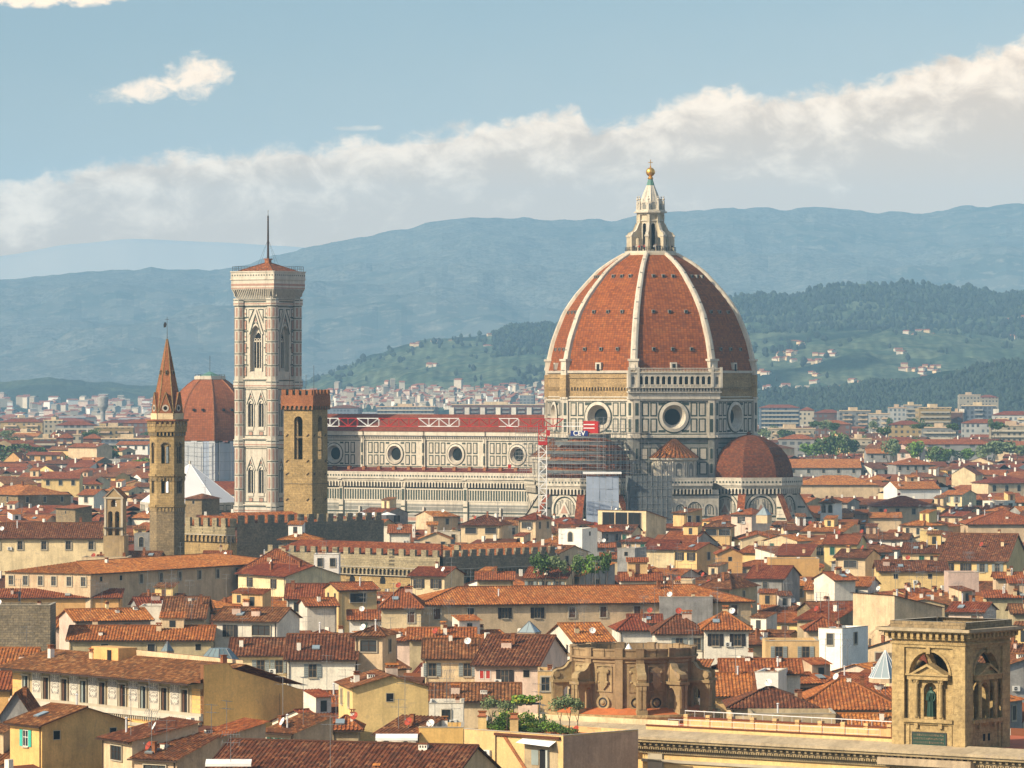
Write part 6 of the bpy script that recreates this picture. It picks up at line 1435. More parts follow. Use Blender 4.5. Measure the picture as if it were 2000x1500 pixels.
T_(1822, 898, 28, 30, 'mid', 'mid green tree in the row before the long red roof', 2280)
T_(1850, 903, 46, 36, 'dark', 'broad dark tree in the row before the long red roof', 2280)
T_(1888, 898, 30, 24, 'bright', 'low bright tree at the end of the row before the long red roof', 2280)
T_(1930, 897, 54, 40, 'olive', 'wide olive-coloured tree near the right edge', 2280)
T_(1980, 893, 50, 34, 'olive', 'olive-coloured tree touching the right edge', 2280)
T_(1786, 842, 44, 26, 'dark', 'flat dark umbrella pine before the beige office blocks', 2900)
T_(1738, 846, 12, 36, 'dark', 'narrow dark cypress beside the white villa', 2900)
T_(1895, 850, 14, 30, 'dark', 'narrow cypress before the gridded white block', 2900)
T_(1815, 845, 26, 18, 'mid', 'small grey green tree right of the umbrella pine', 2900)
T_(1510, 872, 36, 30, 'mid', 'green tree just right of the drum')
for i, (px, yb, w_, h_, kd, lb) in enumerate(((1058, 1112, 44, 34, 'dark', 'leafy shrub left end of the roof terrace by the white tower block'), (1092, 1113, 36, 32, 'olive', 'olive shrub in front of the white tower block'),
    (1124, 1110, 30, 30, 'mid', 'green shrub below the arched window of the white tower block'), (1152, 1112, 34, 34, 'bright', 'yellow green shrub right of the white tower block'), (1180, 1108, 36, 32, 'dark', 'dark shrub at the right end of that terrace'))):
    T_(px, yb + 10, w_, h_ + 10, kd, lb, 925)
for i in range(9):      # climbing plants on the white tower's roof
    pass
rt = random.Random(9)
def zone_tree(i, px, yb, w_, h_):
    kd = rt.choice(('dark', 'mid', 'dark', 'olive')); D_ = 42 * FPX / (yb - 750); return px, yb, w_, h_, kd
ZT = sorted([(rt.uniform(1490, 2000), rt.uniform(828, 872)) for _ in range(26)] + [(rt.uniform(5, 290), rt.uniform(845, 880)) for _ in range(10)])
TW_ = dict(dark='dark', mid='green', olive='olive')
for i, (px, yb) in enumerate(ZT):
    kd = rt.choice(('dark', 'mid', 'dark', 'olive')); side = i - 10 if px > 1400 else i
    T_(px, yb + 6, rt.uniform(16, 32), rt.uniform(14, 22), kd, f"{TW_[kd]} tree among the far flats {'right of the dome' if px > 1400 else 'at the left'}, {NTH[side]} from the left there", rt.uniform(2350, 3000))
# ============================================================ the painted palace
cor = Vector(((397 - 1000) / FPX * 572, 572, 0)); aF = -52.0
sp = empty('painted_palace', cor, 0, label='palace with white painted panels between windows, broad brown roof and ochre end wall', category='palace')
mz, ntz, bz = newmat('painted_panel'); tz = N(ntz, 'ShaderNodeTexCoord'); sz_ = N(ntz, 'ShaderNodeUVMap'); s3 = N(ntz, 'ShaderNodeSeparateXYZ'); ntz.links.new(sz_.outputs[0], s3.inputs[0])
cz = N(ntz, 'ShaderNodeCombineXYZ'); ntz.links.new(MATH(ntz, 'ABSOLUTE', s3.outputs[0]), cz.inputs[0]); ntz.links.new(s3.outputs[1], cz.inputs[1]); nz = NOISE(ntz, cz.outputs[0], 2.6, 3, .55, 2.2)
ntz.links.new(RAMP(ntz, nz, [(.46, (.62, .58, .50)), (.5, (.10, .09, .085)), (.56, (.12, .105, .10)), (.6, (.62, .58, .50))]), bz.inputs['Base Color'])
f = MB(); P = PL(f, (0, 0, 0), aF); LZ_ = 42.2
def uF(px): t = (px - 1000) / FPX; a_, b_ = P.U.x, P.U.y; return (t * cor.y - cor.x) / (a_ - t * b_)
P.rect(-LZ_, 0, 0, 18.6, 'wall_ochre', 0); P.rect(-LZ_ + 2.4, 15.0, -2.4, 18.6, 'wall_olive', .03); P.rect(-LZ_, 17.9, 0, 18.6, 'wall_olive', .05); P.slab(-LZ_, 14.1, 0, 14.7, .6, 'marble_white'); P.slab(-LZ_, 14.7, 0, 15.0, .35, 'frame_stone'); P.slab(-LZ_, 12.8, 0, 13.2, .2, 'frame_stone')
for k in range(90): u = -LZ_ + k * LZ_ / 90; P.slab(u, 13.7, u + .22, 14.1, .45, 'frame_stone')
for q in range(9):
    for u in (-LZ_ + .1, -2.4): P.rect(u, 13.3 + q * .55, u + 2.2, 13.35 + q * .55, 'wall_olive', .03)
for px in (74, 110, 147, 184, 222, 263, 303, 344): 
    u = uF(px); P.slab(u - 1.08, 14.95, u + 1.08, 18.45, .18, 'marble_clean'); P.rect(u - 1.08, 14.95, u + 1.08, 15.7, 'marble_white', .2)
    f.face([P.pt(u - .85, 15.8, .23), P.pt(u + .85, 15.8, .23), P.pt(u + .85, 18.2, .23), P.pt(u - .85, 18.2, .23)], 'painted_panel', [(-.85 , u * .0), (.85, u * 0), (.85, 2.4), (-.85, 2.4)])
f_o = f.build('wall', sp)
for i, px in enumerate((52, 92, 128, 165, 202, 242, 282, 323, 363)):
    wm = MB(); Q = PL(wm, (0, 0, 0), 0); Q.slab(-.8, 0, -.62, 2.7, .25, 'frame_stone'); Q.slab(.62, 0, .8, 2.7, .25, 'frame_stone'); Q.slab(-.95, 2.7, .95, 2.9, .35, 'frame_stone'); Q.rect(-.62, 0, .62, 2.7, 'dark_opening', .04); Q.slab(-.55, 0, -.2, 2.6, .1, 'shutter_brown' if i % 3 else 'shutter_grey')
    o = wm.build('window', f_o); u = uF(px); o.location = P.pt(u, 14.98, .0); o.rotation_euler.z = R(aF)
e = MB(); Q = PL(e, (0, 0, 0), 38); pts = [(0, 0), (18.6, 0), (18.6, 16.6), (13.6, 17.5), (9, 18.9), (4.2, 20.2), (3.6, 20.9), (0, 20.8)]
Q.poly(pts, 'wall_gold', 0); Q.poly(pts, 'wall_gold', -.5); 
for i in range(2, len(pts)): a_, b_ = pts[i], pts[(i + 1) % len(pts)]; e.face([Q.pt(*a_, .08), Q.pt(*b_, .08), Q.pt(*b_, -.6), Q.pt(*a_, -.6)], 'tile_brown')
e.bar(Q.pt(11, 17.0, .1), Q.pt(11, 8, .1), .03, 'metal_dark'); e.build('end_wall', sp)
rf = MB(); n_, u_ = P.N, P.U
roofquad(rf, n_ * 2.1 - u_ * (LZ_ + 1) + Z * 18.6, n_ * 2.1 + Z * 18.6, -n_ * 6.2 - u_ * (LZ_ + 1) + Z * 20.6, -n_ * 6.2 + Z * 20.6, 'tile_brown', True, .07, .42)
roofquad(rf, -n_ * 15 + Z * 17.8, -n_ * 15 - u_ * (LZ_ + 1) + Z * 17.8, -n_ * 6.2 + Z * 20.6, -n_ * 6.2 - u_ * (LZ_ + 1) + Z * 20.6, 'tile_orange', True, .07, .42)
rf.face([n_ * 2.1 - u_ * (LZ_ + 1) + Z * 18.5, n_ * 2.1 + Z * 18.5, Z * 18.6, -u_ * (LZ_ + 1) + Z * 18.6], 'wall_olive'); rf.bar(n_ * 2.15 - u_ * (LZ_ + 1) + Z * 18.5, n_ * 2.15 + Z * 18.5, .12, 'gutter_copper')
r_o = rf.build('roof', sp)
for k, (v, b) in enumerate(((-38, 3), (-30, 4), (-3, 5))): put('chimney', chimney_mesh(k), r_o, tuple(-n_ * b + u_ * v + Z * 19.9), aF)
pw_ = MB(); A, B = -n_ * 6.4 + u_ * -24 + Z * 20.3, -n_ * 6.4 + u_ * -1 + Z * 20.3
pw_.face([A, B, B + Z * .75, A + Z * 1.0], 'wall_cream'); pw_.face([A, B, B - n_ * .4, A - n_ * .4], 'wall_cream'); pw_.face([A + Z * 1, B + Z * .75, B + Z * .75 - n_ * .4, A + Z * 1 - n_ * .4], 'tile_orange'); X = Matrix.Translation(-n_ * 5 + u_ * -27) @ Matrix.Rotation(R(aF), 4, 'Z'); pw_.box(-3, -1.2, 18.5, 3, 1.6, 21.6, 'wall_ochre', X=X); pw_.box(.6, -1.26, 20, 1.5, -1.1, 21.3, 'dark_opening', X=X); pw_.build('roof_parapet', sp)
def lanternroof(name, loc, r, z0, z1, z2, label, n=8, base='wall_beige', top='zinc', rt=.45, rot=0, ribs_=None):
    mb = MB(); ring = lambda rr, z: [Vector((0, 0, z)) + nrm(rot + 360 * k / n) * rr for k in range(n)]
    A, B, C_ = ring(r, z0), ring(r, z1), ring(r * rt, z2)
    for k in range(n):
        j = (k + 1) % n; mb.face([A[k], A[j], B[j], B[k]], base); mb.face([B[k], B[j], C_[j], C_[k]], top); mb.bar(B[k], C_[k], .06, ribs_ or 'metal_grey'); mb.bar((B[k] + B[j]) / 2, (C_[k] + C_[j]) / 2, .04, ribs_ or 'metal_grey'); mb.bar(B[k], B[j], .08, ribs_ or 'metal_grey')
    mb.face(C_, top); o = mb.build(name, None, label=label, category='skylight'); o.location = loc; return o
lanternroof('glass_lantern', P3(429, 750, 588) * 1 - Z * 54, 2.55, 18, 20.3, 21.9, 'large faceted grey-blue roof skylight beside the painted palace end wall')
lanternroof('glass_lantern', P3(327, 750, 600) - Z * 54, .8, 18, 20.9, 22.1, 'small pointed zinc skylight among the tiles left of the large one', 4, rt=.02)
lanternroof('glass_lantern', P3(1034, 750, 655) - Z * 54, 1.75, 17.5, 20.4, 21.9, 'pyramid glass roof light on square base, on the pink house roof', 4, rt=.03, rot=25, top='glass_pale')
lanternroof('glass_lantern', P3(1729, 750, 600) - Z * 54, 2.1, 17, 17.6, 21.0, 'white-ribbed glass pyramid left of the statue tower', 6, rt=.02, rot=10, top='glass_pale', ribs_='crane_white')
lanternroof('glass_lantern', P3(1492, 750, 1130) - Z * 54, 2.0, 21.5, 23.4, 25.4, 'small glazed pyramid behind the pale pink hipped house', 4, rt=.02, rot=20, top='glass_pale')
# ============================================================ library: rotunda, wing and statue tower
st1 = 'stone_serena'
RC = Vector(((1236 - 1000) / FPX * 520, 520, 0)); ro_ = empty('rotunda', RC, 0, label='round sandstone rotunda with scroll buttresses and terracotta floor at bottom centre', category='rotunda')
z0, z1, z2 = 18.9, 25.0, 25.85; RR_ = 6.55
b = MB(); st1 = 'wall_tan'; b.lathe((0, 0, 0), [(RR_, z0), (RR_, 24.3), (RR_ + .15, 24.4), (RR_ + .15, 24.7), (RR_ + .45, 24.8), (RR_ + .5, z1), (RR_ + .1, z1)], ['plaster_tan' if False else 'wall_tan' if 'wall_tan' in MATS else 'stone_serena'] * 6, 64)
b.lathe((0, 0, 0), [(RR_, z1), (RR_, z1), (RR_ - .5, z1), (RR_ - .5, 22.5)], 'stone_serena', 64)
b.lathe((0, 0, 0), [(0.01, 23.2), (RR_ - .5, 22.9)], 'wall_grey', 32); b.lathe((-.5, -2, 0), [(1.9, 23.1), (.05, 26.2)], 'canvas_white', 10)
for k in range(22):
    a0_ = 5 + k * 360 / 22; a1_ = a0_ + 360 / 22 * .95
    for i in range(5):
        t0, t1 = a0_ + (a1_ - a0_) * i / 5, a0_ + (a1_ - a0_) * (i + 1) / 5
        for r_, q in ((RR_ + .1, 1), (RR_ - .25, -1)): b.face([nrm(t0) * r_ + Z * z1, nrm(t1) * r_ + Z * z1, nrm(t1) * r_ + Z * z2, nrm(t0) * r_ + Z * z2], st1)
        b.face([nrm(t0) * (RR_ + .2) + Z * z2, nrm(t1) * (RR_ + .2) + Z * z2, nrm(t1) * (RR_ - .3) + Z * z2, nrm(t0) * (RR_ - .3) + Z * z2], st1); b.face([nrm(t0) * (RR_ + .2) + Z * (z2 - .2), nrm(t1) * (RR_ + .2) + Z * (z2 - .2), nrm(t1) * (RR_ + .2) + Z * z2, nrm(t0) * (RR_ + .2) + Z * z2], st1)
for k in range(12): X = Matrix.Rotation(R(5 + 31 * k), 4, 'Z') @ Matrix.Translation((0, -RR_, 0)); b.box(-.42, -.35, z0, .42, .4, z2 - .02, st1, X=X); b.box(-.46, -.4, z2 - .02, .46, .42, z2 + .08, st1, X=X)
b_o = b.build('drum', ro_)
for k in range(12):
    a = 20.5 + 31 * k; md_ = MB(); Q = PL(md_, nrm(a) * (RR_ + .0), a); Q.ring(0, 20.15, .55, .78, st1, .22, n=18); Q.disc(0, 20.15, .58, 'metal_dark', .12); md_.ball(Q.pt(0, 20.15, .1), .3, st1, 6); Q.ring(0, 20.15, .3, .36, st1, .2, n=12)
    Q.frame(-.95, 21.3, .95, 24.1, .1, st1, .12); Q.slab(-.45, 22.0, .45, 23.3, .22, st1); Q.poly([(-.5, 23.3), (.5, 23.3), (.7, 23.7), (0, 24.0), (-.7, 23.7)], st1, .25); Q.poly([(-.45, 22.0), (.45, 22.0), (0, 21.5)], st1, .2)
    for s_ in (-1, 1): md_.ball(Q.pt(s_ * .55, 23.4, .15), .2, st1, 5); md_.ball(Q.pt(s_ * .5, 22.3, .15), .16, st1, 5)
    md_.build('carved_panel', b_o)
for k in range(11):
    a = 5 + 31 * k
    bt_ = MB(); X = Matrix.Rotation(R(a), 4, 'Z'); r0, r1 = RR_ - .1, 8.85
    for x in (-.42, .42):      # arched web between pier and drum
        A = [(-r0 - .25 - 1.35 * (1 - math.cos(math.pi * q / 10)) / 1, 20.9 + 1.0 * math.sin(math.pi * q / 10)) for q in range(11)]
        A = [(-(r0 + .15) - (r1 - r0 - 1.05) * q / 10, 21.0 + .75 * math.sin(math.pi * q / 10)) for q in range(11)]
        for (y0, q0), (y1, q1) in zip(A, A[1:]): bt_.face([X @ Vector((x, y0, q0)), X @ Vector((x, y1, q1)), X @ Vector((x, y1, 22.1)), X @ Vector((x, y0, 22.1))], st1)
    for (y0, q0), (y1, q1) in zip(A, A[1:]): bt_.face([X @ Vector((-.42, y0, q0)), X @ Vector((.42, y0, q0)), X @ Vector((.42, y1, q1)), X @ Vector((-.42, y1, q1))], st1)
    bt_.box(-.5, -r1, z0, .5, -r1 + .95, 22.1, st1, X=X); bt_.box(-.58, -r1 - .1, z0, .58, -r1 + 1.0, 19.5, st1, X=X); bt_.box(-.7, -r1 - .2, 22.1, .7, -r0, 22.4, st1, X=X)
    for s_ in (-.25, .25): bt_.box(s_ - .15, -r1 - .1, 19.6, s_ + .15, -r1, 21.9, st1, X=X); bt_.box(s_ - .2, -r1 - .15, 21.6, s_ + .2, -r1, 22.05, st1, X=X)
    sc = [(-r1 + .02, 22.4), (-r1 - .12, 22.75), (-r1 - .02, 23.2), (-r1 + .35, 23.45), (-r1 + .9, 23.5), (-r1 + 1.35, 23.75), (-r1 + 1.7, 24.25), (-r0 - .2, 24.4), (-r0, 24.4), (-r0, 22.4)]
    for x in (-.36, .36): bt_.face([X @ Vector((x, y, z)) for y, z in sc], st1)
    for i in range(len(sc) - 2): (y0, q0), (y1, q1) = sc[i], sc[i + 1]; bt_.face([X @ Vector((-.45, y0, q0)), X @ Vector((.45, y0, q0)), X @ Vector((.45, y1, q1)), X @ Vector((-.45, y1, q1))], st1, smooth=True)
    for x in (-.47, .47): 
        for r_ in (.34,): bt_.bar(X @ Vector((x - .04, -r1 + .3, 22.95)), X @ Vector((x + .04, -r1 + .3, 22.95)), r_, st1, 12)
    bt_.build('scroll_buttress', ro_)
fl = MB(); fl.lathe((0, 0, 0), [(6.4, z0 + .75), (9.1, z0 + .02)], 'terracotta_floor', 48); fl.lathe((0, 0, 0), [(9.1, z0 + .12), (9.45, z0 + .12), (9.5, z0 - .1), (9.3, z0 - .9), (9.3, 12)], 'stone_serena', 48); fl.build('floor', ro_)
st1 = 'stone_serena'; aL = -37.0; LC = Vector(((1885 - 1000) / FPX * 472, 472, 0)); UL, NL = tng(aL), nrm(aL)
lw = empty('library_wing', LC, 0, label='long ochre library wing with heavy bracketed stone cornice along the bottom right', category='library')
l = MB()
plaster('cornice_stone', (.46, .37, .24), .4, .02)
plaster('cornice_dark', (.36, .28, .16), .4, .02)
def cornice(P, u0, u1, zc, m='cornice_dark', proj=1.7):
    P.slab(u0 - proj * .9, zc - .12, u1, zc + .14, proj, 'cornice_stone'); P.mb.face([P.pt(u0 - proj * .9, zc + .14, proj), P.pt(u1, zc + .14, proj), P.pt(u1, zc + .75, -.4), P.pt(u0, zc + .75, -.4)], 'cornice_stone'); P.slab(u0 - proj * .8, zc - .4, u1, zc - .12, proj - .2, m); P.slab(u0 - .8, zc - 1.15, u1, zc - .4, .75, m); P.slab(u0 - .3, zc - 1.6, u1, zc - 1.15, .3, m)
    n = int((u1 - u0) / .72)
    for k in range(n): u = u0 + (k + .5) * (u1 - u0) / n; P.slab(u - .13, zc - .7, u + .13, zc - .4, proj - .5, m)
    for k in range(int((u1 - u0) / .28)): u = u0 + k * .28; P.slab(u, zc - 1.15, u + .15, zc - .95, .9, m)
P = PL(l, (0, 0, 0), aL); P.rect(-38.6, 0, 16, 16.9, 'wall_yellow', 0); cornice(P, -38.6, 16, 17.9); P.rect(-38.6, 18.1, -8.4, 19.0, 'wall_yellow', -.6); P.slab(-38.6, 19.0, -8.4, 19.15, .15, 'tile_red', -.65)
P.slab(-37.8, 0, -36.0, 16.3, .25, 'frame_stone'); P.slab(-38.6, 15.4, 16, 15.7, .25, 'frame_stone'); P.slab(-38.6, 13.2, 16, 13.4, .15, 'frame_stone')
P2 = PL(l, -UL * 38.6, aL - 90); P2.rect(-18, 0, 0, 16.9, 'wall_ochre', 0)
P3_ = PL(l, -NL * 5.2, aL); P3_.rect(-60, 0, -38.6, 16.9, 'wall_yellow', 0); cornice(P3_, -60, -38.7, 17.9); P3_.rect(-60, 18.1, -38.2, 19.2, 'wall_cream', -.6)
l.face([-UL * 60 - NL * .5 + Z * 18.1, UL * 16 - NL * .5 + Z * 18.1, UL * 16 - NL * 22 + Z * 18.1, -UL * 60 - NL * 22 + Z * 18.1], 'terracotta_floor')
l_o = l.build('wall', lw)
l2 = MB(); P = PL(l2, -NL * 5.5, aL); P.slab(-37, 18.1, -9, 19.6, .4, 'wall_yellow'); P.slab(-37.2, 19.6, -8.8, 19.75, .5, 'tile_red')
for k in range(11): u = -37 + k * 2.75; P.slab(u, 18.1, u + .5, 20.0, .5, 'wall_yellow')
for v in (20.35,): l2.bar(P.pt(-37, v, .2), P.pt(-9, v - .1, .2), .06, 'metal_rail')
for k in range(24): u = -37 + k * 1.2; l2.bar(P.pt(u, 19.6, .2), P.pt(u, 20.35, .2), .03, 'metal_rail')
l2.build('roof_parapet', lw)
l3 = MB(); P = PL(l3, -NL * 1.6, aL)
for k in range(20): u = -36.5 + k * 1.35; l3.bar(P.pt(u, 18.1, 0), P.pt(u, 19.7 , 0), .025, 'metal_rail')
l3.bar(P.pt(-36.5, 19.7, 0), P.pt(-11, 19.7, 0), .03, 'metal_rail'); l3.bar(P.pt(-36.5, 19.2, 0), P.pt(-11, 19.2, 0), .02, 'metal_rail'); l3.build('railing', lw)
# statue tower: corner of the two visible faces at photo x 1885
TWd = 8.45; tw = empty('statue_tower', LC - UL * (TWd / 2) - NL * (TWd / 2), aL, label='square sandstone tower with open arches and a bronze statue niche at bottom right', category='tower')
zT = lambda y: CAMZ - (y - 750) / FPX * 472
Hh = TWd / 2
for k in range(4):
    a = 90 * k; fb = MB(); P = PL(fb, nrm(a) * Hh, a); zb, zn, zc = 17.5, zT(1412), zT(1250)
    w0 = 2.55; zs = zT(1322); zo = zT(1476)
    # recessed bay: outer pilasters, arch, then aedicule within
    P.rect(-Hh, zb, -w0 - .25, zc, st1, 0); P.rect(w0 + .25, zb, Hh, zc, st1, 0); P.rect(-w0 - .25, zc - .9, w0 + .25, zc, st1, 0); P.rect(-w0 - .25, zb, w0 + .25, zT(1466), st1, 0)
    P.archwall(-w0 - .25, zs, w0 + .25, zc - .9, 0, 2 * w0 - .5, zs, zs + .05, st1, .9, st1, None, False, -.22)
    for s_ in (-1, 1): fb.face([P.pt(s_ * (w0 + .25), zb, 0), P.pt(s_ * (w0 + .25), zb, -.22), P.pt(s_ * (w0 + .25), zc - .9, -.22), P.pt(s_ * (w0 + .25), zc - .9, 0)], st1)
    P.archring(0, 2 * w0 - .5, 2 * w0, zs, st1, -.1); P.slab(-.22, zs + 2.1, .22, zc - .8, .3, st1, -.2)
    P.rect(-w0 - .25, zb, w0 + .25, zn, st1, -.22); P.slab(-w0 - .3, zn - .15, w0 + .3, zn + .2, .45, st1, -.22); P.slab(-w0 - .5, zn - .35, w0 + .5, zn - .15, .2, st1, -.22)
    for u0, u1 in ((-w0 - .25, -1.9), (1.9, w0 + .25)): P.rect(u0, zn, u1, zs, st1, -.5)
    for u0, u1 in ((-1.9, -.95), (.95, 1.9)): P.rect(u0, zn, u1, zs, st1, -1.2)
    P.archwall(-.95, zn, .95, zs, 0, 1.5, zn + .2, zT(1352), st1, .9, st1, st1 if k == 0 else None, False, -.35)
    for s_ in (-1, 1):
        fb.bar(P.pt(s_ * 1.4, zn + .35, -.05), P.pt(s_ * 1.4, zs - .75, -.05), (.23, .19), st1, 12); P.slab(s_ * 1.4 - .3, zn + .2, s_ * 1.4 + .3, zn + .4, .3, st1, -.3); P.slab(s_ * 1.4 - .28, zs - .85, s_ * 1.4 + .28, zs - .45, .35, st1, -.3)
        fb.ball(P.pt(s_ * 1.4 - .15, zs - .65, .05), .12, st1, 5); fb.ball(P.pt(s_ * 1.4 + .15, zs - .65, .05), .12, st1, 5)
        P.slab(s_ * 1.4 - .2, zn - .7, s_ * 1.4 + .2, zn - .15, .3, st1, -.22); P.slab(s_ * 2.45 - .2, zb + .5, s_ * 2.45 + .2, zn - .3, .12, st1, -.22)
    P.slab(-2.35, zs - .45, 2.35, zs - .05, .5, st1, -.3); P.slab(-2.45, zs - .05, 2.45, zs + .12, .7, st1, -.35)
    for m_, o_, w_, h_ in ((st1, .15, 1.95, 1.15), ): 
        for s_ in (-1, 1): 
            q = [(s_ * w_, zs + .12), (s_ * (w_ - .45), zs + .12), (0, zs + h_ - .28), (0, zs + h_)]; P.poly(q, m_, .3); fb.face([P.pt(s_ * w_, zs + .12, .3), P.pt(0, zs + h_, .3), P.pt(0, zs + h_, -1.0), P.pt(s_ * w_, zs + .12, -1.0)], m_)
        P.poly([(-w_ + .3, zs + .12), (w_ - .3, zs + .12), (0, zs + h_ - .1)], m_, 0)
    P.rect(-Hh, zc, Hh, zc + .02, st1, 0); P.slab(-Hh - .1, zT(1262), Hh + .1, zT(1258), .12, st1)
    # bracketed cornice
    n = 13
    for q in range(n): u = -Hh - .5 + (q + .5) * (2 * Hh + 1) / n; P.slab(u - .17, zT(1247), u + .17, zT(1238), .75, st1)
    P.slab(-Hh - .1, zT(1252), Hh + .1, zT(1247), .35, st1); P.slab(-Hh - .9, zT(1238), Hh + .9, zT(1235), .95, st1); P.slab(-Hh - 1.15, zT(1235), Hh + 1.15, zT(1229), 1.2, 'cornice_stone'); P.slab(-Hh - .5, zT(1247), Hh + .5, zT(1238), .25, st1)
    P.rect(-Hh - .1, zT(1229), Hh + .1, zT(1216), 'stone_brown', .15); fb.face([P.pt(-Hh, zT(1216), .2), P.pt(Hh, zT(1216), .2), P.pt(Hh, zT(1216), -.35), P.pt(-Hh, zT(1216), -.35)], 'frame_stone')
    if k in (1, 3):
        for s_ in (-.35, .55): P.rect(s_ - .22, zT(1452), s_ + .22, zT(1438), 'dark_opening', -.2)
    fb.build('facade', tw)
tr_ = MB(); tr_.face([(-Hh, -Hh, zT(1226)), (Hh, -Hh, zT(1226)), (Hh, Hh, zT(1226)), (-Hh, Hh, zT(1226))], 'stone_brown'); tr_.face([(-Hh, -Hh, zT(1252)), (Hh, -Hh, zT(1252)), (Hh, Hh, zT(1252)), (-Hh, Hh, zT(1252))], 'stone_serena'); tr_.face([(-Hh, -Hh, zT(1414)), (Hh, -Hh, zT(1414)), (Hh, Hh, zT(1414)), (-Hh, Hh, zT(1414))], 'stone_serena'); tr_.build('floor', tw)
tb_ = MB(); tb_.box(-Hh - .15, -Hh - .15, 0, Hh + .15, Hh + .15, 17.5, st1); tb_.box(-Hh - .7, -Hh - 1.6, 16.6, Hh + 1.6, Hh + .2, 17.3, 'cornice_stone'); tb_.build('base', tw)
pq = MB(); P = PL(pq, (0, -Hh, 0), 0); P.slab(-2.0, zT(1462), 2.0, zT(1434), .06, 'bronze_green', -.2); P.frame(-2.0, zT(1462), 2.0, zT(1434), .1, 'metal_dark', -.12); rr = random.Random(5)
for ln_ in range(3):       # raised inscription, too worn to read in the photograph
    u = -1.75
    while u < 1.7:
        z_ = zT(1462) + .28 + (2 - ln_) * .36; wd = rr.uniform(.05, .1); P.slab(u, z_, u + .025, z_ + .22, .03, 'frame_wood', -.14)
        if rr.random() < .6: P.slab(u, z_ + rr.choice((0, .1, .19)), u + wd, z_ + rr.choice((.03, .13, .22)) , .02, 'frame_wood', -.14)
        u += wd + .045
pq.build('inscription_plaque', tw)
# the statue: one body grown along a skeleton, robed scholar
def skin_body(name, J, E, Rd, m, parent=None):
    me = bpy.data.meshes.new(name); me.from_pydata(J, E, []); o = bpy.data.objects.new(name, me); COL.objects.link(o)
    md = o.modifiers.new('skin', 'SKIN'); sv = me.skin_vertices[0].data if me.skin_vertices else None
    if sv is None: bpy.context.view_layer.objects.active = o; sv = me.skin_vertices.new().data if hasattr(me.skin_vertices, 'new') else None
    for i, r in enumerate(Rd): sv[i].radius = (r[0], r[1]) if isinstance(r, tuple) else (r, r)
    sv[0].use_root = True; sb = o.modifiers.new('sub', 'SUBSURF'); sb.levels = 2; sb.render_levels = 2; me.materials.append(MATS[m]); bpy.context.view_layer.update()
    nm = bpy.data.meshes.new_from_object(o.evaluated_get(bpy.context.evaluated_depsgraph_get())); bpy.data.objects.remove(o); nm.materials.clear(); nm.materials.append(MATS[m])
    for p in nm.polygons: p.use_smooth = True
    o2 = bpy.data.objects.new(name, nm); COL.objects.link(o2); o2.parent = parent; return o2
k_ = 1.0
J = [(0, 0, 1.55), (0, 0, 2.05), (0, 0, 2.5), (0, .02, 2.72), (0, -.03, 2.86), (0, -.05, 3.05), (-.36, 0, 2.42), (-.48, -.05, 1.95), (-.2, -.36, 1.85), (.36, 0, 2.42), (.5, -.02, 1.95), (.42, -.25, 1.6), (-.14, 0, .9), (-.16, -.02, .12), (.15, -.02, .9), (.2, -.05, .12), (-.17, -.25, .06), (.24, -.28, .06)]
E = [(0, 1), (1, 2), (2, 3), (3, 4), (4, 5), (2, 6), (6, 7), (7, 8), (2, 9), (9, 10), (10, 11), (0, 12), (12, 13), (0, 14), (14, 15), (13, 16), (15, 17)]
Rd = [(.34, .27), (.31, .25), (.33, .23), .11, .17, .14, .16, .12, .09, .16, .12, .09, (.26, .25), (.2, .2), (.26, .25), (.22, .22), .08, .08]
stt = empty('statue', (0, 0, 0), 0, label='green bronze statue of a robed standing man holding a book, in the tower niche', category='statue')
cen = tw.location + NL * (Hh - .55) + Z * (zn + .35); stt.location = cen; stt.rotation_euler.z = R(aL); stt.scale = (.98,) * 3
skin_body('body', J, E, Rd, 'bronze_green', stt)
rb_ = MB()
for k in range(20):
    t0, t1 = 360 * k / 20, 360 * (k + 1) / 20; g0, g1 = 1 + .09 * math.sin(k * 2.6), 1 + .09 * math.sin(((k + 1) % 20) * 2.6)
    for (r0, q0), (r1, q1) in zip(((.47, .08), (.42, .8), (.36, 1.5), (.37, 2.0)), ((.42, .8), (.36, 1.5), (.37, 2.0), (.36, 2.45))): rb_.face([nrm(t0) * r0 * g0 + Z * q0, nrm(t1) * r0 * g1 + Z * q0, nrm(t1) * r1 * g1 + Z * q1, nrm(t0) * r1 * g0 + Z * q1], 'bronze_green', smooth=True)
rb_.build('robe', stt); bk = MB(); bk.box(-.32, -.5, 1.7, .02, -.38, 2.12, 'bronze_green'); bk.build('book', stt)
pd_ = MB(); pd_.box(-.55, -.5, -.2, .55, .5, .06, st1); pd_.build('plinth', stt)
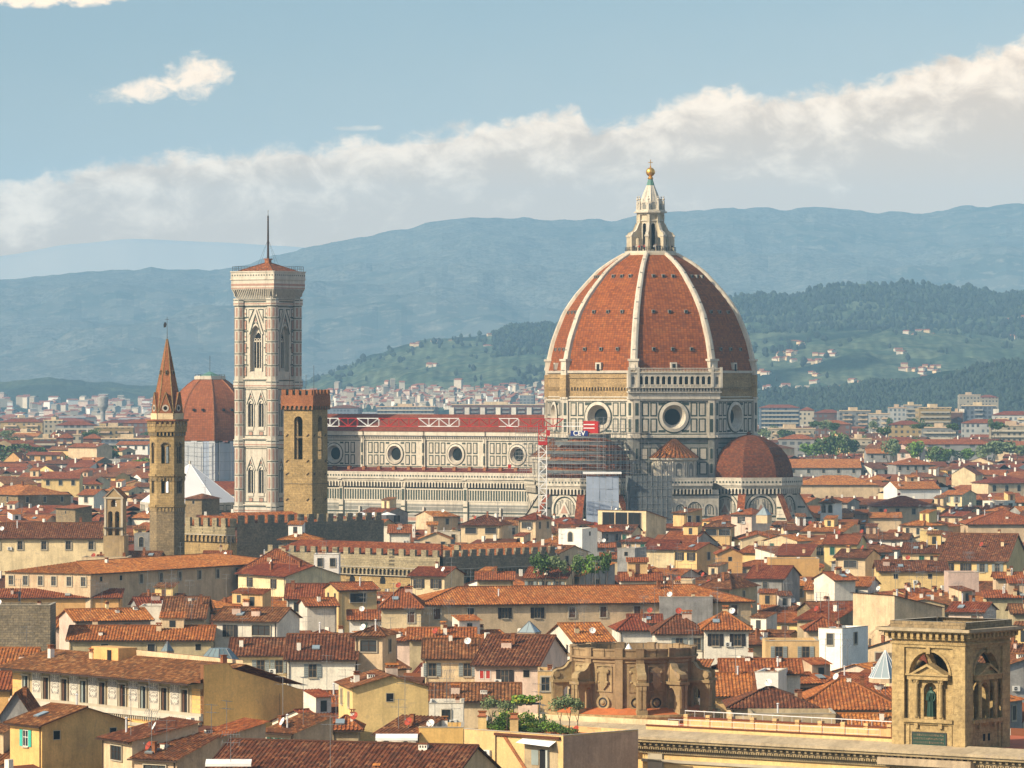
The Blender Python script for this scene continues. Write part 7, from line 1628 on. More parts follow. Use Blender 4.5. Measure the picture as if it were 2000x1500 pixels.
# ============================================================ bell gable
BG = Vector(((222 - 1000) / FPX * 985, 985, 0)); bgb = empty('bell_gable', BG, -12, label='tall cream bell gable with three open arches and scrolled sides', category='bell gable')
zt = lambda py: CAMZ - (py - 750) / FPX * 985
m = MB(); W2 = 1.75; mw_ = 'wall_tan' if 'wall_tan' in MATS else 'wall_beige'
for yy, sgn in ((0, 0), ):
    P = PL(m, (0, 0, 0), 0)
    P.rect(-2.2, 0, 2.2, zt(1046), mw_, 0)
    for cu in (-.72, .72): u0, u1 = (-W2, 0) if cu < 0 else (0, W2); P.archwall(u0, zt(1046), u1, zt(996), cu, .95, zt(1046), zt(1003), mw_, 3.2, mw_)
    P.archwall(-W2, zt(996), W2, zt(972), 0, 1.15, zt(990), zt(981), mw_, 3.2, mw_)
    P.poly([(-W2, zt(972)), (W2, zt(972)), (0, zt(956))], mw_, 0)
    P.slab(-W2 - .25, zt(974), W2 + .25, zt(971), .25, 'frame_stone'); P.slab(-W2 - .2, zt(1032), W2 + .2, zt(1030), .7, 'metal_dark')
    for s_ in (-1, 1):
        P.slab(s_ * W2 - .22, zt(1046), s_ * W2 + .22, zt(974), .18, 'frame_stone')
        P.poly([(s_ * 2.0, zt(1046)), (s_ * 2.35, zt(1040)), (s_ * 2.2, zt(1028)), (s_ * 1.9, zt(1018)), (s_ * 1.75, zt(1018)), (s_ * 1.75, zt(1046))], mw_, -.05)
        m.bar(P.pt(s_ * (W2 + .4), zt(973), .15), P.pt(0, zt(953), .15), .14, 'frame_stone')
for s_ in (-1, 1): m.face([(s_ * 2.2, 0, 0), (s_ * 2.2, 3.2, 0), (s_ * 2.2, 3.2, zt(1046)), (s_ * 2.2, 0, zt(1046))], mw_); m.face([(s_ * W2, 0, zt(1046)), (s_ * W2, 3.2, zt(1046)), (s_ * W2, 3.2, zt(972)), (s_ * W2, 0, zt(972))], mw_)
PB_ = PL(m, (0, 3.2, 0), 180)
for cu in (-.72, .72): u0, u1 = (-W2, 0) if cu < 0 else (0, W2); PB_.archwall(u0, zt(1046), u1, zt(996), cu, .95, zt(1046), zt(1003), mw_, .01)
PB_.archwall(-W2, zt(996), W2, zt(972), 0, 1.15, zt(990), zt(981), mw_, .01)
m.build('wall', bgb); m = MB()
for s_ in (-1, 1):
    a_, b_, c_, d_ = Vector((s_ * (W2 + .5), -.3, zt(973))), Vector((s_ * (W2 + .5), 3.6, zt(973))), Vector((0, 3.6, zt(953))), Vector((0, -.3, zt(953)))
    if s_ < 0: a_, b_, c_, d_ = b_, a_, d_, c_
    roofquad(m, a_, b_, d_, c_, 'tile_orange')
m.build('roof', bgb); m = MB()
for (x, z) in ((-.72, zt(1012)), (.72, zt(1012)), ):
    m = MB(); m.lathe((x, 1.5, z), [(.38, -.7), (.3, -.5), (.24, 0), (.1, .15), (0, .2)], 'bronze_green', 12); m.bar((x - .5, 1.5, z + .2), (x + .5, 1.5, z + .2), .06, 'dark_wood'); m.build('bell', bgb)
plaster('wall_flank', (.55, .38, .25), .3, .02)
# ============================================================ roof garden
gz = 19.1; GD = (CAMZ - gz) * FPX / (1437 - 750)
S = from_screen(905, 1100, 1437, 1436, 150, 'f', 'y', 'o', gz, '', 'yellow house with a planted roof terrace full of pots, pinkish flank on its right', d=11, tf=1, name='garden_house')
S2_ = from_screen(818, 905, 1421, 1419, 0, 'f', 'O', 'o', 17.2, '', 'plain orange yellow wall block left of the roof garden', d=8)
def gp(px, dpt, ux=0):
    a_, b_ = Vector((math.cos(R(S['yaw'])), math.sin(R(S['yaw'])), 0)), Vector((-math.sin(R(S['yaw'])), math.cos(R(S['yaw'])), 0)); p = S['loc'] + b_ * dpt; t = (px - 1000) / FPX; u = (t * p.y - p.x) / (a_.x - t * a_.y); u = max(-S['w'] / 2 + .5, min(S['w'] / 2 - .5, u)); return p + a_ * u + Z * (gz - .6)
GG = 'potted plants of the roof garden'
def potplant(px, dpt, w_, h_, kind, lb, tree_=False):
    o = empty('potted_plant', gp(px, dpt), 0, label=lb, category='potted plant', group=GG); pm = cached(('pot',), lambda mb: (mb.lathe((0, 0, 0), [(.22, 0), (.34, .5), (.38, .5), (.38, .6), (.3, .6), (.3, .5)], 'pot', 12)))
    put('pot', pm, o, (0, 0, 0)); zc = .6
    if tree_: t = put('trunk', trunk_mesh(), o, (0, 0, .4)); t.scale = (1, 1, h_ * .75); zc = h_ * .8
    mats = dict(b=['leaf_bright', 'leaf_mid'], o=['leaf_olive'], g=['leaf_gold', 'leaf_bright'], d=['leaf_dark', 'leaf_mid'])[kind]
    c = put('foliage', crown_mesh('pot' + kind, mats, 420), o, (0, 0, zc + h_ * .25)); c.scale = (w_ / 1.5, w_ / 1.5, h_ * (.36 if tree_ else .62))
for i, (px, dp, w_, h_, kd, lb, tr) in enumerate((
    (960, 1.2, 1.9, 3.0, 'o', 'olive tree in a clay pot at the left corner of the roof garden', 1), (972, .9, 1.35, .9, 'b', 'round bright green bush in a pot at the left front', 0), (990, 1.4, 1.6, 2.7, 'o', 'thin olive tree before the tall square pillar', 1),
    (953, 2.4, 1.2, 1.1, 'b', 'low green bush behind the left olive tree', 0), (1022, 1.6, 1.4, 1.0, 'd', 'dark trailing plant right of the square pillar', 0), (1053, 1.8, 1.0, .8, 'd', 'small dark bush in the middle of the terrace', 0),
    (1076, 2.5, 1.5, 1.7, 'b', 'bright bushy plant in the wide clay trough', 0), (1092, 2.9, 1.4, 1.5, 'b', 'bright leafy plant beside the trough plant', 0), (1094, 3.2, 2.0, 3.1, 'o', 'spreading olive tree right of the middle', 1), (1112, 3.8, 2.1, 3.3, 'o', 'largest olive tree near the right end of the garden', 1),
    (1128, 4.2, 1.3, 3.0, 'o', 'slim olive tree at the right end of the garden', 1), (1105, 2.6, 1.7, .9, 'd', 'low dark planting along the right parapet', 0), (1060, 5.5, .9, 2.4, 'd', 'narrow dark evergreen bush at the back of the terrace', 0), (1037, 3.5, .8, 1.3, 'd', 'reddish dwarf shrub near the centre', 0),
    (942, 5, 1.7, 2.2, 'd', 'palm-like dark plant at the back left', 0), (965, 5.6, 1.8, 2.6, 'g', 'golden leaved bush at the back left', 0), (1120, 2.7, 1.2, .8, 'd', 'low dark plant by the right railing', 0), (1000, 3.6, 2.2, 2.2, 'b', 'large bright climbing bush beneath the pergola left side', 0), (1018, 4.4, 2.0, 2.4, 'g', 'golden climbing bush beneath the pergola middle', 0), (1043, 4.6, 1.6, 2.6, 'b', 'green climber on the right post of the pergola', 0), (982, 3.0, 1.6, 1.3, 'b', 'green bush between the two thin olive trees', 0), (1065, 4.0, 1.8, 1.4, 'b', 'green leafy bush behind the trough plant', 0), (968, 2.0, 1.5, 1.3, 'b', 'leafy green bush behind the round front one', 0), (1010, 1.3, 1.0, 1.2, 'b', 'upright bright plant against the middle pillar', 0), (1030, 2.6, 1.4, 1.2, 'g', 'yellowish bush before the pergola post', 0), (1084, 4.6, 1.6, 1.6, 'b', 'bright bush under the spreading olive tree', 0), (1040, 1.2, .9, .7, 'b', 'small bright front-edge plant right of the pillar', 0))):
    potplant(px, dp, w_, h_, kd, lb, bool(tr))
for i, (px, dp, h_) in enumerate(((942, .6, 1.9), (1004, .5, 1.9))):
    mb = MB(); mb.box(-.42, -.42, 0, .42, .42, h_, 'wall_orange' if False else 'wall_yellow'); mb.box(-.5, -.5, h_, .5, .5, h_ + .12, 'brick_red'); mb.box(-.35, -.35, h_ + .12, .35, .35, h_ + .5, 'pot'); mb.box(-.45, -.45, h_ + .5, .45, .45, h_ + .6, 'tile_orange')
    o = mb.build('chimney_stack', None, label=('yellow chimney pillar at the left front of the roof garden', 'yellow chimney pillar in the middle front of the roof garden')[i], category='chimney'); o.location = gp(px, dp)
pg = MB()
for x in (0, 2.6):
    for y in (0, 2.2): pg.bar((x, y, 0), (x, y, 2.9), .07, 'metal_dark')
for k in range(6): pg.bar((-.2, k * .44, 2.9), (2.8, k * .44, 2.9), .05, 'metal_dark')
pgo = pg.build('pergola', None, label='vine-covered dark pergola at the back of the roof garden', category='pergola'); pgo.location = gp(1003, 5.5)
gw = MB(); xr_ = S['w'] / 2; gw.face([(xr_ + .03, -.02, 0), (xr_ + .03, S['d'], 0), (xr_ + .03, S['d'], gz - .1), (xr_ + .03, -.02, gz - .1)], 'wall_flank')
S['extra'] = [('flank', gw)]
gw2 = MB(); Q = PL(gw2, (xr_ - 3.3, 0, 0), 0); Q.rect(-2.0, 15.6, 2.6, 18.3, 'wall_olive', .02); Q.rect(.1, 15.6, 1.1, 17.6, 'dark_opening', .05); Q.slab(-1.0, 16.0, -.05, 17.5, .08, 'shutter_grey'); Q.slab(1.15, 15.8, 1.4, 17.6, .3, 'shutter_pale'); Q.slab(-2.3, 15.35, 2.8, 15.6, .35, 'tile_brown'); Q.poly([(-2.1, 15.6), (-5.2, 18.9), (-4.7, 18.9), (-1.6, 15.6)], 'brick_red', .12); Q.mb.face([Q.pt(-2.2, 18.2, 1.1), Q.pt(2.4, 18.0, 1.1), Q.pt(2.4, 18.5, .02), Q.pt(-2.2, 18.6, .02)], 'canvas_white'); Q.slab(-6, 18.7, 3, 18.95, .3, 'tile_brown')  # alcove has no depth: its shade is painted as a flat darker rectangle
Q.rect(-9.4, 15.9, -8.2, 17.2, 'shutter_pale', .06); Q.slab(-6, 12, -5.9, 18.7, .1, 'gutter_copper'); S['extra'].append(('terrace_recess', gw2))
v = put('vine', crown_mesh('vine', ['leaf_bright', 'leaf_gold', 'leaf_mid'], 1100, .6), pgo, (1.3, 1.1, 3.2)); v.scale = (1.9, 1.4, 1.5)
aw = MB(); aw.face([(-2.2, -1.2, 0), (2.2, -1.2, 0), (2.2, .2, .35), (-2.2, .2, .35)], 'canvas_white'); aw.face([(-2.2, -1.2, -.25), (2.2, -1.2, -.25), (2.2, -1.2, 0), (-2.2, -1.2, 0)], 'canvas_white'); aw.bar((-2.2, -1.2, 0), (-2.2, .2, -.5), .03, 'metal_grey'); aw.bar((2.2, -1.2, 0), (2.2, .2, -.5), .03, 'metal_grey')
for i, (px, py, h_, lb) in enumerate(((775, 1440, 17, 'white awning over the terrace doors of the small house at bottom centre left'), (447, 1490, 17.5, 'scalloped white awning below the glass balcony at bottom left'))):
    D = (CAMZ - h_) * FPX / (py - 750); o = bpy.data.objects.new('awning', aw.build('tmp').data); bpy.data.objects.remove(bpy.data.objects['tmp']); COL.objects.link(o); o['label'] = lb; o['category'] = 'awning'; o.location = P3(px, py, D - 1.2)
um = MB(); um.bar((0, 0, 0), (0, 0, 2.4), .04, 'metal_grey')
for k in range(6): um.face([(0, 0, 2.75), tuple(nrm(60 * k) * 2.3 + Z * 2.1), tuple(nrm(60 * k + 60) * 2.3 + Z * 2.1)], 'canvas_white')
um_me = um.build('tmp').data; bpy.data.objects.remove(bpy.data.objects['tmp'])
for i, px in enumerate((706, 731, 757)):
    o = bpy.data.objects.new('parasol', um_me); COL.objects.link(o); o.location = P3(px, 1022, 1180); o['label'] = 'white terrace parasol behind the palace battlements, ' + ('left', 'middle', 'right')[i] + ' of three'; o['category'] = 'parasol'; o['group'] = 'parasols on the rooftop terrace'

o = tiny_person(3, Vector((((34 - 1000) / FPX) * 722, 725, 21.45)), R(-30), 'cloth_dark'); o['label'] = 'person in dark clothes standing on the stone block terrace at the left edge'; del o['group']
# ============================================================ the rest of the city
def facade_mat(name, wall, win, fw=3.0, fh=3.1, ww=.45, wh=.5):
    "far blocks of flats: rows of openings as a surface pattern"
    m, nt, b = newmat(name); t = N(nt, 'ShaderNodeTexCoord'); s = N(nt, 'ShaderNodeSeparateXYZ'); nt.links.new(t.outputs['Object'], s.inputs[0])
    oi = N(nt, 'ShaderNodeObjectInfo'); rnd = oi.outputs['Random']
    u = MATH(nt, 'DIVIDE', MATH(nt, 'ADD', s.outputs[0], s.outputs[1]), fw); v = MATH(nt, 'DIVIDE', s.outputs[2], fh)
    fu = MATH(nt, 'FRACT', u); fv = MATH(nt, 'FRACT', v)
    c = N(nt, 'ShaderNodeCombineXYZ'); nt.links.new(MATH(nt, 'FLOOR', u), c.inputs[0]); nt.links.new(MATH(nt, 'FLOOR', v), c.inputs[1]); nt.links.new(MATH(nt, 'MULTIPLY', rnd, 77.0), c.inputs[2])
    wn = N(nt, 'ShaderNodeTexWhiteNoise', noise_dimensions='3D'); nt.links.new(c.outputs[0], wn.inputs[0])
    mk = MATH(nt, 'MULTIPLY', MATH(nt, 'LESS_THAN', MATH(nt, 'ABSOLUTE', MATH(nt, 'SUBTRACT', fu, .5)), ww / 2), MATH(nt, 'LESS_THAN', MATH(nt, 'ABSOLUTE', MATH(nt, 'SUBTRACT', fv, .5)), wh / 2))
    mk = MATH(nt, 'MULTIPLY', mk, MATH(nt, 'LESS_THAN', wn.outputs[0], .85))
    n = NOISE(nt, t.outputs['Object'], .15, 4); w_ = MIX(nt, 1.0, wall, RAMP(nt, n, [(.3, .8), (.7, 1.1)]), 'MULTIPLY')
    col = MIX(nt, mk, w_, MIX(nt, wn.outputs[0], win, tuple(min(1, x * 2.5) for x in win)))
    hs = N(nt, 'ShaderNodeHueSaturation'); nt.links.new(col, hs.inputs['Color']); nt.links.new(MATH(nt, 'MULTIPLY_ADD', rnd, .25, .45), hs.inputs['Value'])
    nt.links.new(hs.outputs[0], b.inputs['Base Color'])
facade_mat('flats_cream', (.62, .54, .40), (.05, .05, .05)); facade_mat('flats_brick', (.22, .10, .07), (.10, .11, .12), 3.6, 3.0, .55, .6); facade_mat('flats_grey', (.38, .38, .37), (.06, .07, .08), 4, 3.2, .6, .5)
facade_mat('flats_white', (.66, .66, .62), (.10, .12, .14), 3, 3.1, .5, .55); facade_mat('flats_yellow', (.52, .37, .16), (.06, .06, .06), 3.4, 3.1); facade_mat('flats_blue', (.20, .24, .30), (.05, .06, .08), 3, 3, .6, .6)
FLW = dict(flats_cream='cream', flats_brick='red brick', flats_grey='grey', flats_white='white', flats_yellow='yellow', flats_blue='slate blue')
def flats(px0, px1, yt, D, h, mat, roof=None, bal=None, yaw=0, label=None, depth=14, base=0):
    w = (px1 - px0) / FPX * D / math.cos(R(yaw)); o = empty('apartment_block', (((px0 + px1) / 2 - 1000) / FPX * D, D, 0), yaw); mb = MB(); W = w / 2
    mb.box(-W, 0, 0, W, depth, h, mat, 'wall_grey'); wo = mb.build('wall', o)
    if roof: r = MB(); S = dict(w=w, d=depth, h=h, rise=depth * .16, t='h', D=D); [roofquad(r, a, b, d, c, roof, False) for a, b, c, d in roofgeo(S)[0]]; r.build('roof', o)
    else: r = MB(); r.box(-W * .3, 3, h, W * .2, depth - 3, h + 2.6, 'wall_beige'); r.box(-W - .3, -.3, h, W + .3, .2, h + .7, 'wall_beige'); r.build('roof', o)
    if bal:
        fl_ = int((h - 3) / 3.1)
        for k in range(fl_):
            z = h - 3.1 * (k + 1); bm = MB()
            if bal == 'strip': bm.box(-W + 1, -1.3, z, W - 1, 0, z + 1.0, 'frame_stone')
            elif bal == 'cols':
                n = max(1, int(w / 12))
                for q in range(n):
                    u = -W + (q + .5) * w / n; bm = MB(); bm.box(u - 2.8, -1.2, z, u + 2.8, 0, z + 1.0, 'wall_grey')
                    if q < n - 1: bm.build('balcony', o)
            else: bm.box(-W + w * .1, -1.2, z, -W + w * .4, 0, z + 1, 'wall_beige'); bm.box(W - w * .4, -1.2, z, W - w * .1, 0, z + 1, 'wall_beige')
            bm.build('balcony', o)
        if bal == 'cols':
            n = max(1, int(w / 12))
            for q in range(n + 1): u = -W + q * w / n; bm = MB(); bm.box(u - 1.9, -1.5, 0, u + 1.9, 0, h - 2, 'wall_white'); bm.build('stair_panel', o)
    o['category'] = 'apartment block'; o['label'] = label; return o
AP = """0 84 824 3300 flats_yellow tile_red pair|pale yellow flats with maroon roof at the far left
85 122 822 3150 flats_cream - -|blank cream end block among the far left flats
108 186 830 3050 flats_grey tile_red strip|grey flats with a low maroon roof behind the brick ones
184 260 835 2750 flats_yellow - pair|ochre yellow flats with long balconies left of the brick spire
240 300 826 3000 flats_brick tile_red -|dark red block beside the brick spire
66 112 858 2500 flats_brick - strip|brown brick flats with balcony strips at left
110 144 855 2480 flats_brick tile_red pair|orange-brown brick flats beside the tall cream stair tower
143 158 850 2460 flats_cream - -|narrow tall cream stair tower between brick flats
158 198 856 2480 flats_brick tile_red pair|red brick flats right of the cream stair tower
198 300 858 2450 flats_blue - cols|block of flats with broad white vertical panels left of the hexagonal tower
20 70 846 2900 flats_grey - pair|grey flats behind the left-edge trees
640 700 797 4100 flats_blue tile_brown -|dark low hall behind the left end of the nave roof
735 850 795 3900 flats_blue - strip|long dark building just above the nave roof
882 1064 791 3900 flats_brick - cols|long red and grey stadium-like block above the nave roof
1015 1042 772 5200 flats_grey - -|tall grey block behind the stadium-like one
1485 1562 796 3700 flats_blue tile_red strip|blue grey flats with balcony strips just right of the drum
1562 1590 801 3450 flats_cream tile_red -|pink beige gabled block right of the blue grey flats
1590 1645 806 3400 flats_brick tile_red -|low red block with dark windows beyond the beige gabled one
1640 1700 803 3300 flats_grey - pair|grey flats with pale balconies left of the white villa block
1697 1738 809 3100 flats_white - pair|white office villa with many windows beside the narrow cypress
1735 1770 797 3400 flats_white - -|white flat-roofed hall above the white villa
1765 1800 792 3500 flats_grey - strip|long pale-topped block behind the umbrella pine
1795 1858 797 3100 flats_yellow - strip|beige stepped office block with window strips
1856 1880 806 3120 flats_brick - -|brown wing of the beige stepped office block
1878 1945 793 3300 flats_blue - cols|white-gridded block of flats at right
1873 1915 772 4200 flats_cream - -|bright cream long house on rising ground at right
1910 1950 776 4300 flats_cream tile_red -|red-roofed house next to the bright cream long one
1938 2020 810 3000 flats_white tile_red pair|white house with red hipped roof at the right edge
1932 2020 832 2650 flats_cream - strip|cream modern block with strip windows at the right edge
1660 1702 858 2500 flats_cream - strip|beige balconied block in front of the maroon roofs
1500 1592 838 2750 flats_cream - pair|long cream modern block right of the tribune
1520 1590 857 2450 flats_grey tile_red -|grey house with long maroon roof right of the half dome
1745 1940 867 2350 flats_grey tile_red -|very long low red-roofed building behind the tree row
1590 1660 828 2850 flats_brick tile_red -|row house with maroon roof behind the tall dark tree
1735 1800 829 2800 flats_yellow tile_red -|yellow gabled warehouse with brown roof
1800 1870 836 2700 flats_grey - strip|long grey hall with dark glazed front
1880 1990 826 2850 flats_white tile_red -|low white long-roofed range left of the strip-windowed block"""
for row in AP.split('\n'):
    a, _, lb = row.partition('|'); f = a.split(); D = float(f[3]); h = CAMZ - (float(f[2]) - 750) / FPX * D
    flats(float(f[0]), float(f[1]), 0, D, h, f[4], None if f[5] == '-' else f[5], None if f[6] == '-' else f[6], random.uniform(-12, 6), lb)
APH = [(float(r.split()[0]), float(r.split()[1]), float(r.split()[2]), float(r.split()[3])) for r in AP.split('\n')]
rf_ = random.Random(31); RB = []
for _ in range(900):
    px = rf_.choice((rf_.uniform(1470, 2020), rf_.uniform(1470, 2020), rf_.uniform(-10, 290))); D = rf_.uniform(2550, 4300); yt = rf_.uniform(806, 866) + (12 if px < 400 else 0); h = CAMZ - (yt - 750) / FPX * D; wpx = rf_.uniform(12, 34) * FPX / D
    if not 9 < h < 26: continue
    x0, x1 = px - wpx / 2, px + wpx / 2
    if any(x1 > a and x0 < b and (D < d + 60) and yt < t + 13 for a, b, t, d in APH): continue
    if any(abs(px - p) < (wpx + w_) / 2 + 1 and abs(D - d) < 32 for p, d, w_ in RB): continue
    RB.append((px, D, wpx))
    if len(RB) >= 120: break
RB.sort(); kinds_ = {}
for px, D, wpx in RB:
    yt = None
for px, D, wpx in RB:
    rs = random.Random(int(px * 31 + D)); h = rs.uniform(11, 21) if D < 3300 else rs.uniform(14, 26); m_ = rs.choice(('flats_cream', 'flats_brick', 'flats_grey', 'flats_yellow', 'flats_blue', 'flats_grey', 'flats_brick')); r_ = rs.choice(('tile_maroon', 'tile_maroon', 'tile_red', 'tile_brown', None))
    yt = 750 + (CAMZ - h) / D * FPX
    if any(px + wpx / 2 > a and px - wpx / 2 < b and D < d + 60 and yt < t + 13 for a, b, t, d in APH): h = 10.5
    side = 'right of the dome' if px > 1400 else 'at far left'; key = f"{FLW[m_]} far flats with {'flat top' if r_ is None else 'reddish roof'} {side}"; kinds_.setdefault(key, []).append(flats(px - wpx / 2, px + wpx / 2, 0, D, h, m_, r_, rs.choice((None, None, 'strip', 'pair')), rs.uniform(-35, 30), key, rs.uniform(10, 15)))
for k_, L_ in kinds_.items():
    for i, o in enumerate(L_): o['label'] = k_ + (f", {NTH[i]} such from the left" if len(L_) > 1 else ''); o['group'] = 'far blocks of flats'
wt = MB(); wt.lathe((0, 0, 0), [(2.1, 0), (2.1, 30), (4.6, 34.5), (4.6, 42.5), (.3, 44.2)], ['wall_grey', 'wall_grey', 'wall_grey', 'wall_grey'], 20); o = wt.build('water_tower', None, label='pale concrete water tower standing over the far roofs at left', category='water tower'); o.location = P3(201, 750, 4200) - Z * 54
sl = MB(); sl.lathe((0, 0, 0), [(2.9, 0), (2.9, 17.2), (.2, 17.4)], 'roof_white', 20); sl.box(1.6, -2.6, 15.6, 2.1, -2.2, 16.1, 'dark_opening'); o = sl.build('silo', None, label='white cylindrical tank rising from white sheds at left', category='tank'); o.location = P3(37, 750, 2450) - Z * 54
for i, (a, b_) in enumerate(((-20, 26), (48, 72))):
    sh = MB(); w = (b_ - a) / FPX * 2440; n = 5 if i == 0 else 3
    for k in range(n): u0, u1 = w * k / n, w * (k + 1) / n; sh.face([(u0, 0, 11), (u1, 0, 10.2), (u1, 0, 13.2), (u0, 0, 11.6)], 'roof_white'); sh.face([(u0, 0, 11.6), (u1, 0, 13.2), (u1, 18, 13.2), (u0, 18, 11.6)], 'roof_white')
    sh.box(0, .05, 0, w, 18, 11, 'roof_white'); o = sh.build('white_shed', None, label=('white saw-toothed shed at the left edge beside the tank', 'small white saw-toothed shed right of the tank')[i], category='shed'); o.location = P3(a, 750, 2440) - Z * 54
gf = MB(); gf.box(0, 0, 0, 24, .3, 12.5, 'shutter_green'); o = gf.build('sports_fence', None, label='green screened fence before the brick flats at left', category='fence'); o.location = P3(72, 750, 2400) - Z * 54

# ---- visibility test set: simple solids of everything placed by hand
from mathutils.bvhtree import BVHTree
BV, BF, BO = [], [], []
def add_bvh(S, idx):
    mb = MB(); walls(mb, S); L, _ = roofgeo(S)
    for a, b, c, d in L: mb.face([a, b, c, d], 'asphalt')
    X = Matrix.Translation(S['loc']) @ Matrix.Rotation(R(S['yaw']), 4, 'Z'); n0 = len(BV)
    for v in mb.v: BV.append(X @ Vector(v))
    for f in mb.f: BF.append(tuple(i + n0 for i in f)); BO.append(idx)
dg = bpy.context.evaluated_depsgraph_get(); bpy.context.view_layer.update()
for o in list(scene.objects):
    if o.type == 'MESH' and o.name.split('.')[0] not in ('haze', 'ground', 'crown', 'foliage', 'vine', 'scaffold', 'hillside_woods', 'valley_woods', 'plain_trees', 'railing', 'mountains', 'far_mountains') and len(o.data.polygons) < 60000:
        n0 = len(BV); M = o.matrix_world; BV.extend([M @ v.co for v in o.data.vertices]); BF.extend([tuple(i + n0 for i in p.vertices) for p in o.data.polygons]); BO.extend([-1] * len(o.data.polygons))
for i, S in enumerate(SPECS): add_bvh(S, i)
# landmarks whose visible part must stay clear: (x0, y0, x1, y1, distance)
KEEP = [(600, 800, 1050, 985, 1330), (1020, 840, 1560, 1000, 1290), (440, 520, 640, 1003, 1040), (290, 640, 365, 1005, 1020), (300, 1003, 745, 1060, 1035), (480, 1060, 1085, 1112, 975), (660, 1060, 870, 1132, 975), (200, 950, 270, 1080, 960),
        (1070, 1250, 1400, 1400, 505), (1740, 1210, 2000, 1500, 460), (1125, 1395, 1750, 1500, 470), (0, 1270, 400, 1410, 570), (395, 1295, 645, 1400, 565), (264, 905, 455, 978, 1390), (930, 1350, 1140, 1500, 470)]
for S in SPECS: x0, y0, x1, y1 = S['box']; KEEP.append((x0, y0, x1, y1, S['D'] - 4))
def corners(S):
    c, s_ = math.cos(R(S['yaw'])), math.sin(R(S['yaw'])); return [Vector((S['loc'].x + x * c - y * s_, S['loc'].y + x * s_ + y * c, 0)) for x, y in ((-S['w'] / 2, 0), (S['w'] / 2, 0), (S['w'] / 2, S['d']), (-S['w'] / 2, S['d']))]
def inside(p, Q): return all((Q[(i + 1) % 4] - Q[i]).cross(p - Q[i]).z > 0 for i in range(4))
OCC = [(corners(S), S['loc'], max(S['w'], S['d'])) for S in SPECS]
SOLID = [(CC.x, CC.y, 56), (CC.x - 60, CC.y + 35, 42), (CC.x - 35, CC.y + 18, 40), (CC.x - 95, CC.y + 30, 40), (P3(597, 0, 1075).x, 1082, 10), (P3(326, 0, 1040).x, 1040, 7), (P3(371, 0, 1420).x, 1420, 18), (P3(410, 0, 1640).x, 1640, 26), (RC.x, RC.y, 13), (LC.x - 5, LC.y + 6, 13), (P3(222, 0, 985).x, 987, 6),
         (P3(130, 0, 600).x, 605, 16), (P3(260, 0, 590).x, 590, 15), (P3(460, 0, 580).x, 590, 14), (LC.x - 20, LC.y + 16, 12), (LC.x - 32, LC.y + 26, 12), (P3(1060, 0, 1268).x, 1268, 4), (P3(560, 0, 1075).x, 1075, 20), (P3(640, 0, 1010).x, 1015, 22), (P3(760, 0, 1000).x, 1002, 22), (P3(950, 0, 1000).x, 1003, 18)]
rg = random.Random(21)
def clash(S):
    c = corners(S); m = sum(c, Vector()) / 4; r = max(S['w'], S['d']) * .5
    for x, y, q in SOLID:
        if (m.x - x) ** 2 + (m.y - y) ** 2 < (q + r * .8) ** 2: return True
    for Q, l_, q in OCC:
        if (l_ - m).length > q + r * 2: continue
        for p in c + [m]:
            if inside(p, Q): return True
        mq = sum(Q, Vector()) / 4
        for p in Q + [mq]:
            if inside(p, c): return True
    return False
def shot(S):
    c = corners(S); xs = [1000 + FPX * p.x / p.y for p in c]; D = min(p.y for p in c); yt = 750 + (CAMZ - S['h'] - S['rise']) / max(p.y for p in c) * FPX; return min(xs), yt, max(xs), D
WC = 'ccccwwbbyyopgglWOs'; TC = 'ooobbr'
D = 445.0; cell = 13.5
while D < 3300:
    cell = 10.5 if D < 1500 else (15 if D < 2200 else 21)
    xm = 1040 / FPX * D; x = -xm + rg.uniform(0, cell)
    while x < xm:
        far = D > 1500; big = rg.random()
        w = rg.uniform(6.5, 12.5) * (1.6 if D > 2200 else 1.25 if far else 1) * (1.7 if big > .86 else 1); d = rg.uniform(7, 10.5) * (1.2 if far else 1)
        px = 1000 + FPX * x / D
        t = rg.choices('ghesf', (42, 30, 12, 11, 5))[0]; yaw = rg.choice((-34, -28, -12, -18, 20, 34, 5, -40, 48)) + rg.uniform(-6, 6)
        hs = [rg.uniform(13, 18.8) + (2.2 if w < 8 and rg.random() < .3 else 0), rg.uniform(12, 14), 10.5, 8.5] if not far else [rg.uniform(12, 19), 12, 10]
        if D > 2300: hs = [rg.uniform(13, 24), rg.uniform(13, 17), 10]
        if D > 1150 and px < 450 and not far: hs = [rg.uniform(13, 17), 12, 10]
        ok = None
        for h in hs:
            rise = (.3 * d / 2 if t in 'gh' else .3 * w / 2 if t == 'e' else .2 * d if t == 's' else 0)
            if t == 'e': w = min(w, 12)
            S = dict(loc=Vector((x, D + rg.uniform(-2, 2), 0)), D=D, yaw=yaw, w=w, d=d, h=h, rise=rise, t=t, wall=rg.choice(WC), tone=rg.choice(TC) if D < 2000 else rg.choice('bbrro'), win='', seed=rg.randrange(10 ** 6), label=None, hand=False)
            a0, yt, a1, dn = shot(S); bad = any(dn < k[4] and a1 > k[0] + 2 and a0 < k[2] - 2 and yt < k[3] - 1 for k in KEEP)
            if not bad: ok = S; break
        if ok and not clash(ok):
            ok['win'] = rg.choice(('2d', '3k', '2s', '3d', '2b', '-d', '2g', '1k1d', '4d' if ok['w'] > 12 else '2d', '')) + rg.choice(('/d', '/', '/2d', '/k', ''))
            OCC.append((corners(ok), ok['loc'], max(ok['w'], ok['d']))); SPECS.append(ok)
            x += w * .72 + rg.uniform(.5, 3)
        else: x += 4
    D += cell * .92
for i, S in enumerate(SPECS[NHAND:]): add_bvh(S, i + NHAND)
bvh = BVHTree.FromPolygons(BV, BF, epsilon=0.0)
